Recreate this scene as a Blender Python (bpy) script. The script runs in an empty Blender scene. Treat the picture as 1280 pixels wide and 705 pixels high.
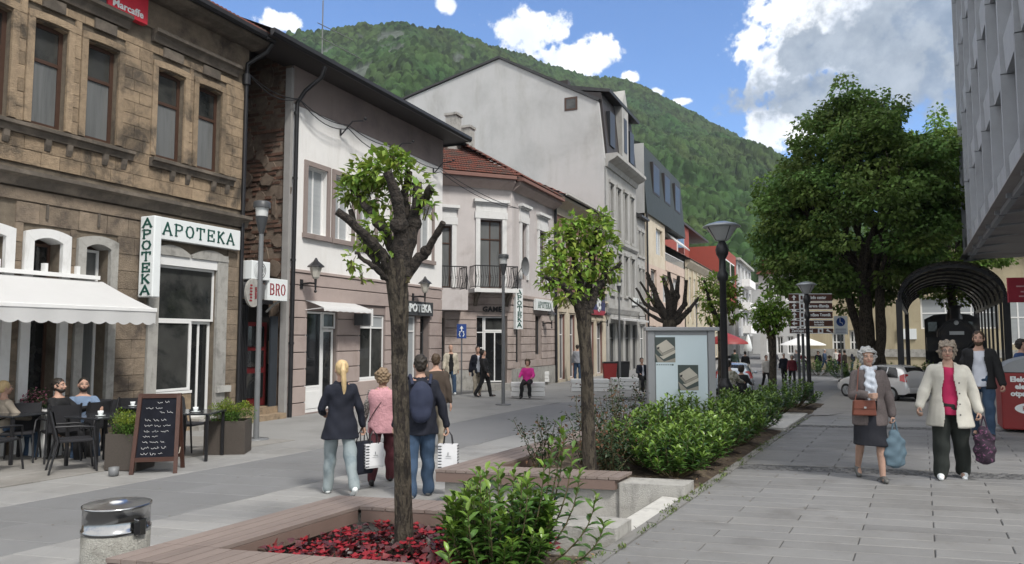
import bpy, bmesh, math, random
import numpy as np
from math import sin, cos, pi, radians, sqrt, atan, floor, tan, atan2
from mathutils import Vector, Matrix, Euler
R = random.Random(7)
SC = bpy.context.scene
COL = SC.collection
# ------------------------------------------------------------------ camera
F = 924.0; CX = 640.0; CY = 352.5; YH = 423.0; XV = 1152.0     # photograph's focal length and vanishing point of the pavement
PITCH = atan((YH-CY)/F); YAW = atan((XV-CX)*cos(PITCH)/F)
EYE = Vector((0, 0, 1.65))
cam = bpy.data.cameras.new("camera"); camo = bpy.data.objects.new("camera", cam); COL.objects.link(camo)
camo.location = EYE; camo.rotation_euler = Euler((pi/2+PITCH, 0, YAW))
cam.sensor_width = 36; cam.lens = F/1280*36; cam.clip_start = .05; cam.clip_end = 12000
SC.camera = camo
# ------------------------------------------------------------------ light
SUN_EL = 50.0; SUN_AZ = 118.0         # sun behind the photographer, filtered by cloud; azimuth from +Y clockwise
S_DIR = Vector((sin(radians(SUN_AZ))*cos(radians(SUN_EL)), cos(radians(SUN_AZ))*cos(radians(SUN_EL)), sin(radians(SUN_EL))))
sl = bpy.data.lights.new("sun", 'SUN'); sl.energy = 2.0; sl.angle = radians(10); sl.color = (1, .96, .9)
so = bpy.data.objects.new("sun", sl); COL.objects.link(so); so.rotation_euler = S_DIR.to_track_quat('Z', 'Y').to_euler()
so.location = (0, 0, 60)
SC.view_settings.view_transform = 'Standard'; SC.view_settings.look = 'None'; SC.view_settings.exposure = 0.86; SC.view_settings.gamma = 1.0
SC.cycles.max_bounces = 6; SC.cycles.diffuse_bounces = 3; SC.cycles.glossy_bounces = 3; SC.cycles.transparent_max_bounces = 6

class NT:
    """tiny node-graph helper"""
    def __init__(s, tree): s.t = tree; s.n = tree.nodes; s.l = tree.links
    def add(s, typ, **kw):
        n = s.n.new(typ)
        for k, v in kw.items():
            if k in ('op', 'operation'): n.operation = v
            else: setattr(n, k, v)
        return n
    def put(s, sock, v):
        if isinstance(v, (int, float)): sock.default_value = v
        elif isinstance(v, (tuple, list, Vector)):
            v = tuple(v)
            if len(sock.default_value) == 4 and len(v) == 3: v = v+(1,)
            sock.default_value = v
        else: s.l.new(v, sock)
    def m(s, op, a, b=0.0, c=None, clamp=False):
        n = s.add('ShaderNodeMath', op=op); n.use_clamp = clamp
        s.put(n.inputs[0], a); s.put(n.inputs[1], b)
        if c is not None: s.put(n.inputs[2], c)
        return n.outputs[0]
    def vm(s, op, a, b=(0, 0, 0)):
        n = s.add('ShaderNodeVectorMath', op=op); s.put(n.inputs[0], a); s.put(n.inputs[1], b)
        return n.outputs['Value'] if op in ('DOT_PRODUCT', 'LENGTH', 'DISTANCE') else n.outputs[0]
    def mix(s, f, a, b, blend='MIX'):
        n = s.add('ShaderNodeMix', data_type='RGBA', blend_type=blend)
        s.put(n.inputs[0], f); s.put(n.inputs[6], a); s.put(n.inputs[7], b); return n.outputs[2]
    def ramp(s, x, a, b):                                  # smooth 0..1 between a and b
        n = s.add('ShaderNodeMapRange', interpolation_type='SMOOTHSTEP'); s.put(n.inputs[0], x)
        n.inputs[1].default_value = a; n.inputs[2].default_value = b; return n.outputs[0]
    def noise(s, vec, scale, detail=4, rough=.55, dist=0):
        n = s.add('ShaderNodeTexNoise'); s.put(n.inputs['Vector'], vec); n.inputs['Scale'].default_value = scale
        n.inputs['Detail'].default_value = detail; n.inputs['Roughness'].default_value = rough; n.inputs['Distortion'].default_value = dist
        return n.outputs['Fac']

def sight(px, py):                                           # line of sight through a point of the photograph
    u = (px-CX)/F; v = -(py-CY)/F
    fw = Vector((-sin(YAW)*cos(PITCH), cos(YAW)*cos(PITCH), sin(PITCH))); rt = Vector((cos(YAW), sin(YAW), 0)); up = rt.cross(fw)
    return fw+u*rt+v*up
def pt(px, py, dep): return EYE+dep*sight(px, py)
def gp(px, py, z):                                           # point at height z
    d = sight(px, py); return EYE+d*((z-EYE.z)/d.z)

# ------------------------------------------------------------------ sky with fair-weather cumulus
W = bpy.data.worlds.new("World"); SC.world = W; W.use_nodes = True
t = NT(W.node_tree); bg = W.node_tree.nodes['Background']; bg.inputs[1].default_value = .14
sky = t.add('ShaderNodeTexSky', sky_type='NISHITA'); sky.sun_disc = False
sky.sun_elevation = radians(SUN_EL); sky.sun_rotation = radians(SUN_AZ); sky.altitude = 500; sky.air_density = 1.0; sky.dust_density = .6; sky.ozone_density = 2.2
tc = t.add('ShaderNodeTexCoord'); dirv = t.vm('NORMALIZE', tc.outputs['Generated'])
w1 = t.noise(dirv, 26, 6, .6); w2 = t.noise(dirv, 9, 4, .6); w3 = t.noise(dirv, 70, 5, .6)
wob = t.m('ADD', t.m('ADD', t.m('MULTIPLY', t.m('SUBTRACT', w1, .5), 2.2), t.m('MULTIPLY', t.m('SUBTRACT', w2, .5), 1.9)), t.m('MULTIPLY', t.m('SUBTRACT', w3, .5), .9))
def blob(px, py, rx, ry, strength=1.0):
    c = sight(px, py).normalized(); rt = Vector((0, 0, 1)).cross(-c).normalized(); rt = c.cross(Vector((0, 0, 1))).normalized(); up = rt.cross(c)
    a = t.m('DIVIDE', t.vm('DOT_PRODUCT', dirv, rt), rx/F); b = t.m('DIVIDE', t.vm('DOT_PRODUCT', dirv, up), ry/F)
    front = t.m('GREATER_THAN', t.vm('DOT_PRODUCT', dirv, c), 0.0)
    r = t.m('SQRT', t.m('ADD', t.m('MULTIPLY', a, a), t.m('MULTIPLY', b, b)))
    v = t.m('ADD', t.m('SUBTRACT', 1.0, r), t.m('MULTIPLY', wob, strength))
    return t.m('MULTIPLY', v, front)
def mx(*v):
    o = v[0]
    for q in v[1:]: o = t.m('MAXIMUM', o, q)
    return o
white = mx(blob(655, 40, 55, 26), blob(720, 72, 58, 22), blob(785, 97, 14, 9), blob(352, 27, 26, 12), blob(558, 6, 14, 12, .6), blob(818, 116, 12, 7),
           blob(852, 126, 16, 6), blob(1040, 20, 95, 48), blob(985, 85, 55, 55), blob(1075, 75, 85, 55), blob(955, 160, 30, 32), blob(1000, 145, 60, 30), blob(945, 45, 14, 16, .7), blob(962, 18, 8, 14, .7))
grey = mx(blob(1150, 55, 130, 75, .6), blob(1040, 112, 110, 38, .8), blob(1260, 10, 160, 120, .6), blob(1010, 70, 42, 40, .9))
sepz = t.add('ShaderNodeSeparateXYZ'); t.put(sepz.inputs[0], dirv)
flat = t.add('ShaderNodeVectorMath', op='DIVIDE'); t.put(flat.inputs[0], dirv)
cz = t.add('ShaderNodeCombineXYZ'); zz = t.m('MAXIMUM', t.m('ADD', sepz.outputs[2], .12), .05)
for i in range(3): t.put(cz.inputs[i], zz)
t.put(flat.inputs[1], cz.outputs[0])
field = t.ramp(t.noise(flat.outputs[0], 1.1, 7, .6), .34, .50)      # the rest of the sky carries broken cloud
fwd = t.vm('DOT_PRODUCT', dirv, sight(700, 80).normalized())
field = t.m('MULTIPLY', field, t.m('SUBTRACT', 1.0, t.ramp(fwd, .62, .78)))
field = t.m('MULTIPLY', field, t.ramp(sepz.outputs[2], .02, .12))
mw = t.ramp(white, -.05, .30); mg = t.ramp(grey, -.15, .35)
cl_w = t.mix(t.ramp(w2, .35, .7), (3.9, 4.2, 4.7), (5.6, 5.6, 5.6))
skycol = t.mix(.85, sky.outputs[0], t.mix(1.0, sky.outputs[0], (.62, .86, 1.14), 'MULTIPLY'))
skycol = t.mix(1.0, skycol, (.74, .74, .74), 'MULTIPLY')
skycol = t.mix(t.m('MULTIPLY', field, .92), skycol, (8.2, 8.0, 7.6))
skycol = t.mix(mw, skycol, cl_w)
skycol = t.mix(t.m('MULTIPLY', mg, .92), skycol, t.mix(t.ramp(w1, .3, .75), (1.05, 1.35, 1.75), (1.9, 2.2, 2.6)))
t.put(bg.inputs[0], skycol)

# ------------------------------------------------------------------ materials
MATS = {}
def mat(name, col, rough=.8, var=.15, scale=3.0, bump=0.0, bscale=40.0, metal=0.0, spec=.4, rnd=0.0, col2=None, c2=(.45, .7), c2scale=1.2, coat=0.0, stretch=None, trans=0.0, attr=None, objco=False):
    if name in MATS: return MATS[name]
    m = bpy.data.materials.new(name); m.use_nodes = True; g = NT(m.node_tree); b = m.node_tree.nodes['Principled BSDF']
    geo = g.add('ShaderNodeNewGeometry'); pos = geo.outputs['Position']
    if objco: pos = g.add('ShaderNodeTexCoord').outputs['Object']
    if stretch: pos = g.vm('MULTIPLY', pos, stretch)
    c = tuple(col)
    n1 = g.noise(pos, scale, 6, .6)
    base = g.mix(n1, tuple(x*(1-var*1.6) for x in c), tuple(min(1, x*(1+var*1.6)) for x in c))
    if col2:
        base = g.mix(g.ramp(g.noise(pos, c2scale, 7, .65, .4), *c2), base, col2)
    if attr:
        a = g.add('ShaderNodeAttribute', attribute_name=attr); base = g.mix(1.0, base, a.outputs['Color'], 'MULTIPLY')
    if rnd:
        oi = g.add('ShaderNodeObjectInfo'); hs = g.add('ShaderNodeHueSaturation')
        g.put(hs.inputs['Value'], g.m('ADD', 1-rnd, g.m('MULTIPLY', oi.outputs['Random'], 2*rnd))); g.put(hs.inputs['Color'], base)
        base = hs.outputs[0]
    g.put(b.inputs['Base Color'], base)
    b.inputs['Roughness'].default_value = rough; b.inputs['Metallic'].default_value = metal; b.inputs['Specular IOR Level'].default_value = spec
    if coat: b.inputs['Coat Weight'].default_value = coat; b.inputs['Coat Roughness'].default_value = .08
    if rough < .95 and not metal: g.put(b.inputs['Roughness'], g.m('ADD', rough-.08, g.m('MULTIPLY', n1, .16)))
    if bump:
        bn = g.add('ShaderNodeBump'); bn.inputs['Strength'].default_value = min(1, bump); bn.inputs['Distance'].default_value = .02 if bump <= 1 else .02*bump
        g.put(bn.inputs['Height'], g.noise(pos, bscale, 5, .65)); g.put(b.inputs['Normal'], bn.outputs[0])
    if trans:                                                  # thin leaves let light through
        tr = g.add('ShaderNodeBsdfTranslucent'); g.put(tr.inputs[0], base); mxn = g.add('ShaderNodeMixShader'); mxn.inputs[0].default_value = trans
        g.l.new(b.outputs[0], mxn.inputs[1]); g.l.new(tr.outputs[0], mxn.inputs[2]); g.l.new(mxn.outputs[0], m.node_tree.nodes['Material Output'].inputs[0])
    MATS[name] = m; return m
def weather(m, scale, lo, hi, dark, stretch=None, warm=(1, 1, 1)):
    """stains with a shape of their own multiplied over a finished material"""
    g = NT(m.node_tree); b = m.node_tree.nodes['Principled BSDF']; so_ = b.inputs['Base Color']; src = so_.links[0].from_socket
    pos = g.add('ShaderNodeNewGeometry').outputs['Position']
    if stretch: pos = g.vm('MULTIPLY', pos, stretch)
    f = g.ramp(g.noise(pos, scale, 8, .7, .3), lo, hi); tint = g.mix(f, (1, 1, 1), tuple(dark*w_ for w_ in warm)); g.put(so_, g.mix(1.0, src, tint, 'MULTIPLY')); return m
def glass(name, col, rough=.04, spec=.6):
    return mat(name, col, rough, .25, .9, spec=spec, coat=0)

# ------------------------------------------------------------------ mesh building
OFF = {}
class MB:
    def __init__(s): s.v = []; s.f = []; s.m = []; s.smooth = []
    def face(s, pts, mi=0, sm=False):
        b = len(s.v); s.v += [tuple(p) for p in pts]; s.f.append(tuple(range(b, b+len(pts)))); s.m.append(mi); s.smooth.append(sm)
    def grid(s, rows, mi=0, sm=True, closed=False):
        b = len(s.v); n = len(rows[0])
        for r in rows: s.v += [tuple(p) for p in r]
        for i in range(len(rows)-1):
            for j in range(n if closed else n-1):
                k = (j+1) % n
                s.f.append((b+i*n+j, b+i*n+k, b+(i+1)*n+k, b+(i+1)*n+j)); s.m.append(mi); s.smooth.append(sm)
    def box(s, x0, x1, y0, y1, z0, z1, mi=0):
        if x0 > x1: x0, x1 = x1, x0
        if y0 > y1: y0, y1 = y1, y0
        if z0 > z1: z0, z1 = z1, z0
        b = len(s.v); s.v += [(x, y, z) for z in (z0, z1) for y in (y0, y1) for x in (x0, x1)]
        for q in ((0, 2, 3, 1), (4, 5, 7, 6), (0, 1, 5, 4), (1, 3, 7, 5), (3, 2, 6, 7), (2, 0, 4, 6)):
            s.f.append(tuple(b+i for i in q)); s.m.append(mi); s.smooth.append(False)
        return s
    def prism(s, poly, a0, a1, axis='y', mi=0):                # polygon in the plane across axis, extruded along it
        def P(p, a): return {'y': (p[0], a, p[1]), 'x': (a, p[0], p[1]), 'z': (p[0], p[1], a)}[axis]
        b = len(s.v); n = len(poly)
        s.v += [P(p, a0) for p in poly]+[P(p, a1) for p in poly]
        s.f += [tuple(b+i for i in range(n))[::-1], tuple(b+n+i for i in range(n))]
        s.f += [(b+i, b+(i+1) % n, b+n+(i+1) % n, b+n+i) for i in range(n)]
        s.m += [mi]*(n+2); s.smooth += [False]*(n+2); return s
    def tube(s, pts, rad, n=8, mi=0, cap=True, sm=True):
        pts = [Vector(p) for p in pts]
        if not isinstance(rad, (list, tuple)): rad = [rad]*len(pts)
        rows = []; ref = None
        for i, p in enumerate(pts):
            d = (pts[min(i+1, len(pts)-1)]-pts[max(i-1, 0)])
            d = d.normalized() if d.length > 1e-9 else Vector((0, 0, 1))
            if ref is None: ref = Vector((1, 0, 0)) if abs(d.x) < .8 else Vector((0, 1, 0))
            u = d.cross(ref).normalized(); w = d.cross(u); ref = -w if False else u.cross(d)
            rows.append([p+(u*cos(2*pi*k/n)+w*sin(2*pi*k/n))*rad[i] for k in range(n)])
        s.grid(rows, mi, sm, True)
        if cap:
            s.face(rows[0][::-1], mi); s.face(rows[-1], mi)
        return s
    def bar(s, p0, p1, w, h=None, mi=0):                       # square bar between two points
        h = h or w; p0 = Vector(p0); p1 = Vector(p1); d = (p1-p0).normalized()
        u = d.cross(Vector((0, 0, 1)));  u = u.normalized() if u.length > .01 else Vector((1, 0, 0)); k = u.cross(d)
        q = [[p+u*a*w/2+k*b*h/2 for a, b in ((-1, -1), (1, -1), (1, 1), (-1, 1))] for p in (p0, p1)]
        s.grid(q, mi, False, True); s.face(q[0][::-1], mi); s.face(q[1], mi); return s
    def cyl(s, x, y, z0, z1, r0, r1=None, n=16, mi=0): return s.tube([(x, y, z0), (x, y, z1)], [r0, r0 if r1 is None else r1], n, mi)
    def lathe(s, prof, n=20, c=(0, 0, 0), mi=0, sm=True, cap=True):
        rows = [[(c[0]+r*cos(2*pi*k/n), c[1]+r*sin(2*pi*k/n), c[2]+z) for k in range(n)] for r, z in prof]
        s.grid(rows, mi, sm, True)
        if cap: s.face(rows[0][::-1], mi); s.face(rows[-1], mi)
        return s
    def ball(s, c, r, n=10, mi=0, sx=1, sy=1, sz=1):
        rows = []
        for i in range(n+1):
            a = -pi/2+pi*i/n; q = max(cos(a), .001)
            rows.append([(c[0]+r*sx*q*cos(2*pi*k/(n+4)), c[1]+r*sy*q*sin(2*pi*k/(n+4)), c[2]+r*sz*sin(a)) for k in range(n+4)])
        s.grid(rows, mi, True, True); return s
    def mesh(s, name, mats, off=(0, 0, 0)):
        me = bpy.data.meshes.new(name)
        v = np.array(s.v, dtype=np.float32)-np.array(off, dtype=np.float32)
        me.from_pydata(v.tolist(), [], s.f)
        for m_ in (mats if isinstance(mats, (list, tuple)) else [mats]): me.materials.append(m_)
        if any(s.m): me.polygons.foreach_set('material_index', s.m)
        me.polygons.foreach_set('use_smooth', s.smooth)
        me.update(); return me
    def build(s, name, mats, parent=None, bevel=0, **kw):
        off = (0, 0, 0); p = parent
        while p is not None:
            if p.name in OFF: off = OFF[p.name]; break
            p = p.parent
        o = bpy.data.objects.new(name, s.mesh(name, mats, off)); COL.objects.link(o); o.parent = parent
        if bevel:
            b = o.modifiers.new('bevel', 'BEVEL'); b.width = bevel; b.segments = 2; b.limit_method = 'ANGLE'; b.angle_limit = radians(40)
        tag(o, **kw); return o
TMPS = bpy.data.scenes.new('workbench')
def bake(o):                                                  # evaluate one object alone, away from the big scene
    TMPS.collection.objects.link(o); vl = TMPS.view_layers[0]; vl.update(); me = bpy.data.meshes.new_from_object(o.evaluated_get(vl.depsgraph), depsgraph=vl.depsgraph); bpy.data.objects.remove(o); return me
def tag(o, label=None, cat=None, group=None, kind=None):
    if label: o['label'] = label
    if cat: o['category'] = cat
    if group: o['group'] = group
    if kind: o['kind'] = kind
    return o
def thing(name, label, cat, loc=(0, 0, 0), rz=0.0, group=None, off=None):
    o = bpy.data.objects.new(name, None); COL.objects.link(o); o.location = loc; o.rotation_euler = (0, 0, rz); o.empty_display_size = .2
    tag(o, label, cat, group)
    if off: OFF[o.name] = off
    return o
def piece(name, me, parent, loc, rot=(0, 0, 0), sc=(1, 1, 1)):
    o = bpy.data.objects.new(name, me); COL.objects.link(o); o.parent = parent; o.location = loc; o.rotation_euler = rot; o.scale = sc; return o
def kids(o): return [c for c in KID.get(o.name, ())]
def copy_tree(o, parent=None):
    c = o.copy(); COL.objects.link(c)
    if parent is not None: c.parent = parent
    for ch in o.children: copy_tree(ch, c)
    return c
def leaf_flat(L, Wd, fold=.25, curl=.15):
    """one leaf: pointed blade, folded along the midrib and curling down; stem at the origin, tip along +X"""
    rows = []
    for i, (tt, w) in enumerate(((0, .08), (.25, .8), (.55, 1), (.82, .6), (1, .03))):
        x = L*tt; z = -curl*L*tt*tt; h = Wd/2*w
        rows.append([(x, -h, z+fold*h), (x, 0, z), (x, h, z+fold*h)])
    return rows
# ------------------------------------------------------------------ palette
M = {}
M['asphalt'] = mat('asphalt', (.135, .137, .14), .8, .10, 2.0, .25, 180, col2=(.16, .16, .16), c2=(.4, .7), c2scale=.35)
M['slab'] = mat('paving stone', (.18, .178, .174), .72, .12, 1.6, .3, 260, rnd=.09, col2=(.115, .11, .105), c2=(.5, .8), c2scale=1.3)
M['slab_light'] = mat('light paving stone', (.25, .247, .24), .8, .10, 1.6, .3, 200, rnd=.08, col2=(.2, .2, .2), c2scale=.6)
M['slab_mid'] = mat('worn street stone', (.165, .167, .17), .78, .09, 1.2, .3, 200, rnd=.05, col2=(.17, .17, .17), c2scale=.4)
M['slab_tan'] = mat('terrace stone', (.25, .24, .225), .85, .10, 1.2, .3, 160, rnd=.05, col2=(.2, .19, .175), c2scale=.7)
M['joint'] = mat('joint mortar', (.075, .075, .075), .95, .2, 20)
M['cobble'] = mat('dark granite sett', (.10, .10, .10), .75, .2, 12, .6, 90, rnd=.3)
M['kerb'] = mat('kerb stone', (.20, .195, .185), .85, .15, 6, .4, 120, rnd=.1, col2=(.11, .11, .10), c2=(.5, .75), c2scale=3)
M['conc'] = mat('weathered concrete', (.36, .35, .325), .88, .14, 5, .6, 70, col2=(.19, .185, .17), c2=(.45, .75), c2scale=2.4)
M['conc_light'] = mat('pale concrete', (.47, .46, .43), .88, .10, 5, .4, 90, col2=(.32, .31, .28), c2=(.5, .8), c2scale=3)
M['soil'] = mat('dark soil', (.06, .044, .032), 1, .35, 14, 1.5, 30, col2=(.17, .135, .09), c2scale=6)
M['plank'] = mat('composite decking', (.20, .16, .14), .62, .10, 6, .25, 120, rnd=.07, stretch=(1, .12, 1), col2=(.16, .125, .11), c2scale=4)
M['fascia'] = mat('brown fascia board', (.15, .105, .088), .6, .08, 5, .2, 90, rnd=.05)
M['grass'] = mat('grass', (.07, .11, .03), .9, .3, 3, 1.0, 20)
for k_, sc_, lo_, hi_, dk_ in (('slab', .55, .45, .75, .86), ('slab_light', .5, .45, .75, .82), ('slab_mid', .35, .42, .75, .82), ('slab_tan', .8, .45, .7, .78)): weather(M[k_], sc_, lo_, hi_, dk_, None, (1, .985, .96))
for k_ in ('slab', 'slab_light', 'slab_mid'): weather(M[k_], 16, .66, .70, .62)
for k_ in ('conc', 'conc_light'): weather(M[k_], 7, .5, .75, .6, (1, 1, .35))
weather(M['plank'], 3, .5, .8, .8)
TILT = tan(radians(15.5))

def lerp(a, b, t_): return a+(b-a)*max(0, min(1, t_))
def z_left(y): return lerp(lerp(-.28, -.35, (y-10)/10), -.5, (y-20)/8)
def z_right(y): return lerp(lerp(0, -.35, (y-17)/4), -.92, (y-21)/8)
def sstep(a, b, x): x = max(0, min(1, (x-a)/(b-a))); return x*x*(3-2*x)
def gz(x, y):
    zl = z_left(y); zr = min(z_right(y), zl)
    w = sstep(-17, -8, x) if y < 60 else 1
    return zl+(zr-zl)*w
# ------------------------------------------------------------------ ground sheet to the horizon
xs = [-3000, -1200, -400, -150, -70, -45, -34]+[(-28+.9*i) for i in range(48)]+[17, 22, 30, 45, 80, 160, 400, 1200, 3000]
ys = [-3000, -900, -200, -60, -20, -8, -3]+[(.0+.7*i) for i in range(62)]+[46, 50, 56, 62, 70, 80, 95, 120, 160, 220, 330, 600, 1500, 6000]
b = MB(); b.grid([[(x, y, gz(x, y)-.03) for x in xs] for y in ys], sm=True)
ground = b.build('ground', M['asphalt'], kind='structure')

def skew_box(L, D_, H, gap=.008, bev=.006):
    """paving stone: long axis follows the tilted rows, short ends parallel to the pavement; top at z=0"""
    L -= gap; D_ -= gap
    def pt_(u, v, z, i=0.0):
        x = u*(L/2-i); return (x, v*(D_/2-i)+x*TILT, z)
    m_ = MB(); lo = [pt_(u, v, -H) for u, v in ((-1, -1), (1, -1), (1, 1), (-1, 1))]; mi_ = [pt_(u, v, -bev) for u, v in ((-1, -1), (1, -1), (1, 1), (-1, 1))]
    hi = [pt_(u, v, 0, bev) for u, v in ((-1, -1), (1, -1), (1, 1), (-1, 1))]
    m_.grid([lo, mi_, hi], sm=False, closed=True); m_.face(hi); return m_
def lay(parent, x0, x1, y0, y1, L, D_, H, mt, zf, name, skip=lambda x, y: False, jit=.0015, seed=3, every=1, mt2=None, limit=300):
    rr = random.Random(seed); full = skew_box(L, D_, H).mesh(name, mt); half = skew_box(L/2, D_, H).mesh(name, mt)
    full2 = skew_box(L, D_, H).mesh(name, mt2) if mt2 else None
    n = 0; k = 0; rest = MB(); y = y0
    while y < y1:
        off = 0 if k % 2 == 0 else -L/2; x = x0+off
        while x < x1-.01:
            a = max(x, x0); c = min(x+L, x1); xc = (a+c)/2; yc = y+D_/2+(xc-x0)*TILT
            if not skip(xc, yc):
                z = zf(xc, yc)
                sl_ = (zf(xc, yc+.2)-z)/.2
                if n < limit:
                    me = (full2 if full2 and rr.random() < .09 else full) if c-a > L*.75 else half
                    piece(name, me, parent, (xc, yc, z+rr.uniform(-jit, jit)), (atan(sl_)+rr.uniform(-.002, .002), rr.uniform(-.002, .002), 0)); n += 1
                else:
                    q = skew_box(c-a, D_, H); b0 = len(rest.v); rest.v += [(p[0]+xc, p[1]+yc, p[2]+z+sl_*p[1]) for p in q.v]
                    rest.f += [tuple(b0+i for i in f) for f in q.f]; rest.m += q.m; rest.smooth += q.smooth
            x += L
        y += D_; k += 1
    if rest.v: rest.build(name, mt, parent, kind='stuff')
    return n
# ---- raised pavement on the right: bedding, slabs, two bands of setts, kerb
X0, X1 = -2.13, 3.27
b = MB()
ysr = [-6, 0, 5, 10, 15, 17, 18, 19, 20, 21, 22, 23, 25, 27, 29]
b.grid([[(x, y, z_right(y)-.012) for x in (X0+.05, 8.)] for y in ysr if y <= 15], sm=False)
b.grid([[(X0+.05, y, z_right(y)-.012) for y in ysr if y < 21], [(X0+.05, y, -.5) for y in ysr if y < 21]], sm=False)
pavement = b.build('pavement', M['joint'], kind='structure')
bands = [(9.72, 10.18), (14.83, 15.29)]
def zr_(x, y): return z_right(y)
def base_y(x, y): return y-(x-X0)*TILT
lay(pavement, X0, X1, 9.72-.2502*23, 9.7, 1.08, .2502, .05, M['slab'], zr_, 'paving_slab', seed=4)
lay(pavement, X0, X1, 10.185, 14.8, 1.08, .258, .05, M['slab'], zr_, 'paving_slab', seed=5, limit=105)
b = MB(); b.grid([[(x, y, z_right(y)-.012) for x in (X0+.05, 8.)] for y in ysr if y >= 15], sm=False); b.build('pavement_bed', mat('pale bedding', (.21, .205, .195), .9, .1, 3), kind='structure')
far = tag(thing('far_pavement', None, None), kind='structure')
lay(far, X0, X1, 15.295, 22, 1.08, .258, .05, M['slab_light'], zr_, 'paving_slab', seed=6, limit=120)
for i, (ya, yb) in enumerate(bands):
    t_ = tag(thing('cobble_band', None, None), kind='structure')
    rr = random.Random(i); nr = 4; d_ = (yb-ya)/nr
    ms = [skew_box(.098, .098+.01*k, .05, .012, .012).mesh('sett', M['cobble']) for k in range(3)]
    rest = MB(); n = 0
    for r_ in range(nr):
        x = X0+.05*(r_ % 2)+.05
        while x < X1:
            if n < 230: piece('sett', ms[rr.randrange(3)], t_, (x, ya+d_*(r_+.5)+(x-X0)*TILT, rr.uniform(-.004, .002)), (rr.uniform(-.03, .03), rr.uniform(-.03, .03), rr.uniform(-.05, .05)), (1, d_/.115, 1)); n += 1
            x += .106
# kerb stones along the pavement's edge
kb = tag(thing('kerb', None, None), kind='structure')
km = MB(); km.box(-.05, .05, -.495, .495, -.32, .004); kme = km.mesh('kerb_stone', M['kerb'])
y = -1.5; rr = random.Random(2)
while y < 24: piece('kerb_stone', kme, kb, (X0-.045+rr.uniform(-.004, .004), y+.5, z_right(y+.5)+.006+rr.uniform(-.003, .004)), (atan((z_right(y+1)-z_right(y))), 0, rr.uniform(-.004, .004))); y += 1.0
# ---- street: light strip beside the planters, dark carriageway, light strip and terrace along the houses
def sheet(name, mt, xa, xb, y0, y1, dz, n=40):
    b_ = MB(); yy = [y0+(y1-y0)*i/n for i in range(n+1)]
    xl = [(lambda y_, j=j: (xa(y_)+(xb(y_)-xa(y_))*j/6)) for j in range(7)]
    b_.grid([[(f(y_), y_, gz(f(y_), y_)+dz) for f in xl] for y_ in yy], sm=True); return b_.build(name, mt, kind='structure')
st = sheet('street_paving', M['joint'], lambda y_: -16, lambda y_: -4.7 if y_ < 19 else -2.2, -4, 60, -.016)
lay(st, -7.22, -4.9, 3.2, 11.6, 1.16, .29, .04, M['slab_light'], gz, 'paving_slab', seed=9, mt2=mat('pale paving stone', (.30, .30, .295), .8, .06, 2, rnd=.04), limit=90)
st2 = tag(thing('carriageway', None, None), kind='structure')
lay(st2, -9.3, -7.23, 1.8, 11, 2.07, .60, .04, M['slab_mid'], gz, 'street_slab', seed=10, limit=60)
FD = Vector((-sin(radians(5.55)), cos(radians(5.55)), 0)); FN = Vector((cos(radians(5.55)), sin(radians(5.55)), 0))
FQ = Vector((-13.958, 13.586, 0))                              # foot of the long row of house fronts
def fac(s, out=0.0, z=0.0): return FQ+FD*s+FN*out+Vector((0, 0, z))
def fx(y_): return FQ.x+FD.x*(y_-FQ.y)/FD.y
sheet('carriageway_far', mat('far street stone', (.168, .17, .174), .8, .08, .8, .2, 100, col2=(.135, .137, .142), c2scale=.3), lambda y_: -9.3-.085*max(0,y_-11), lambda y_: -7.23-.05*max(0,y_-11) if y_ < 24 else -7.9+.11*(y_-24), 8.6, 75, -.006)
sheet('street_edge_far', mat('far pale paving', (.25, .25, .245), .8, .09, 1.0, .2, 100, col2=(.2, .2, .2), c2scale=.4), lambda y_: -7.23-.05*max(0,y_-11) if y_ < 24 else -7.9+.11*(y_-24), lambda y_: -4.9+.0*(y_) if y_ < 19 else -3.0+.03*(y_-19), 8.8, 75, -.010)
lay(st, -10.5, -9.32, 2.2, 12, 1.18, .6, .04, M['slab_light'], gz, 'paving_slab', seed=11, limit=40)
sheet('house_pavement', mat('house front paving', (.245, .243, .236), .82, .09, 1.2, .25, 90, col2=(.19, .188, .182), c2scale=.5), lambda y_: fx(y_)-.2, lambda y_: -10.5 if y_ < 12 else -9.32-.085*(y_-11), 8.0, 75, -.008)
lay(st, -14.6, -10.52, 1.2, 9.0, 1.36, .68, .04, M['slab_tan'], lambda x, y_: gz(x, y_)+.012, 'terrace_slab', seed=12, limit=70)

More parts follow.
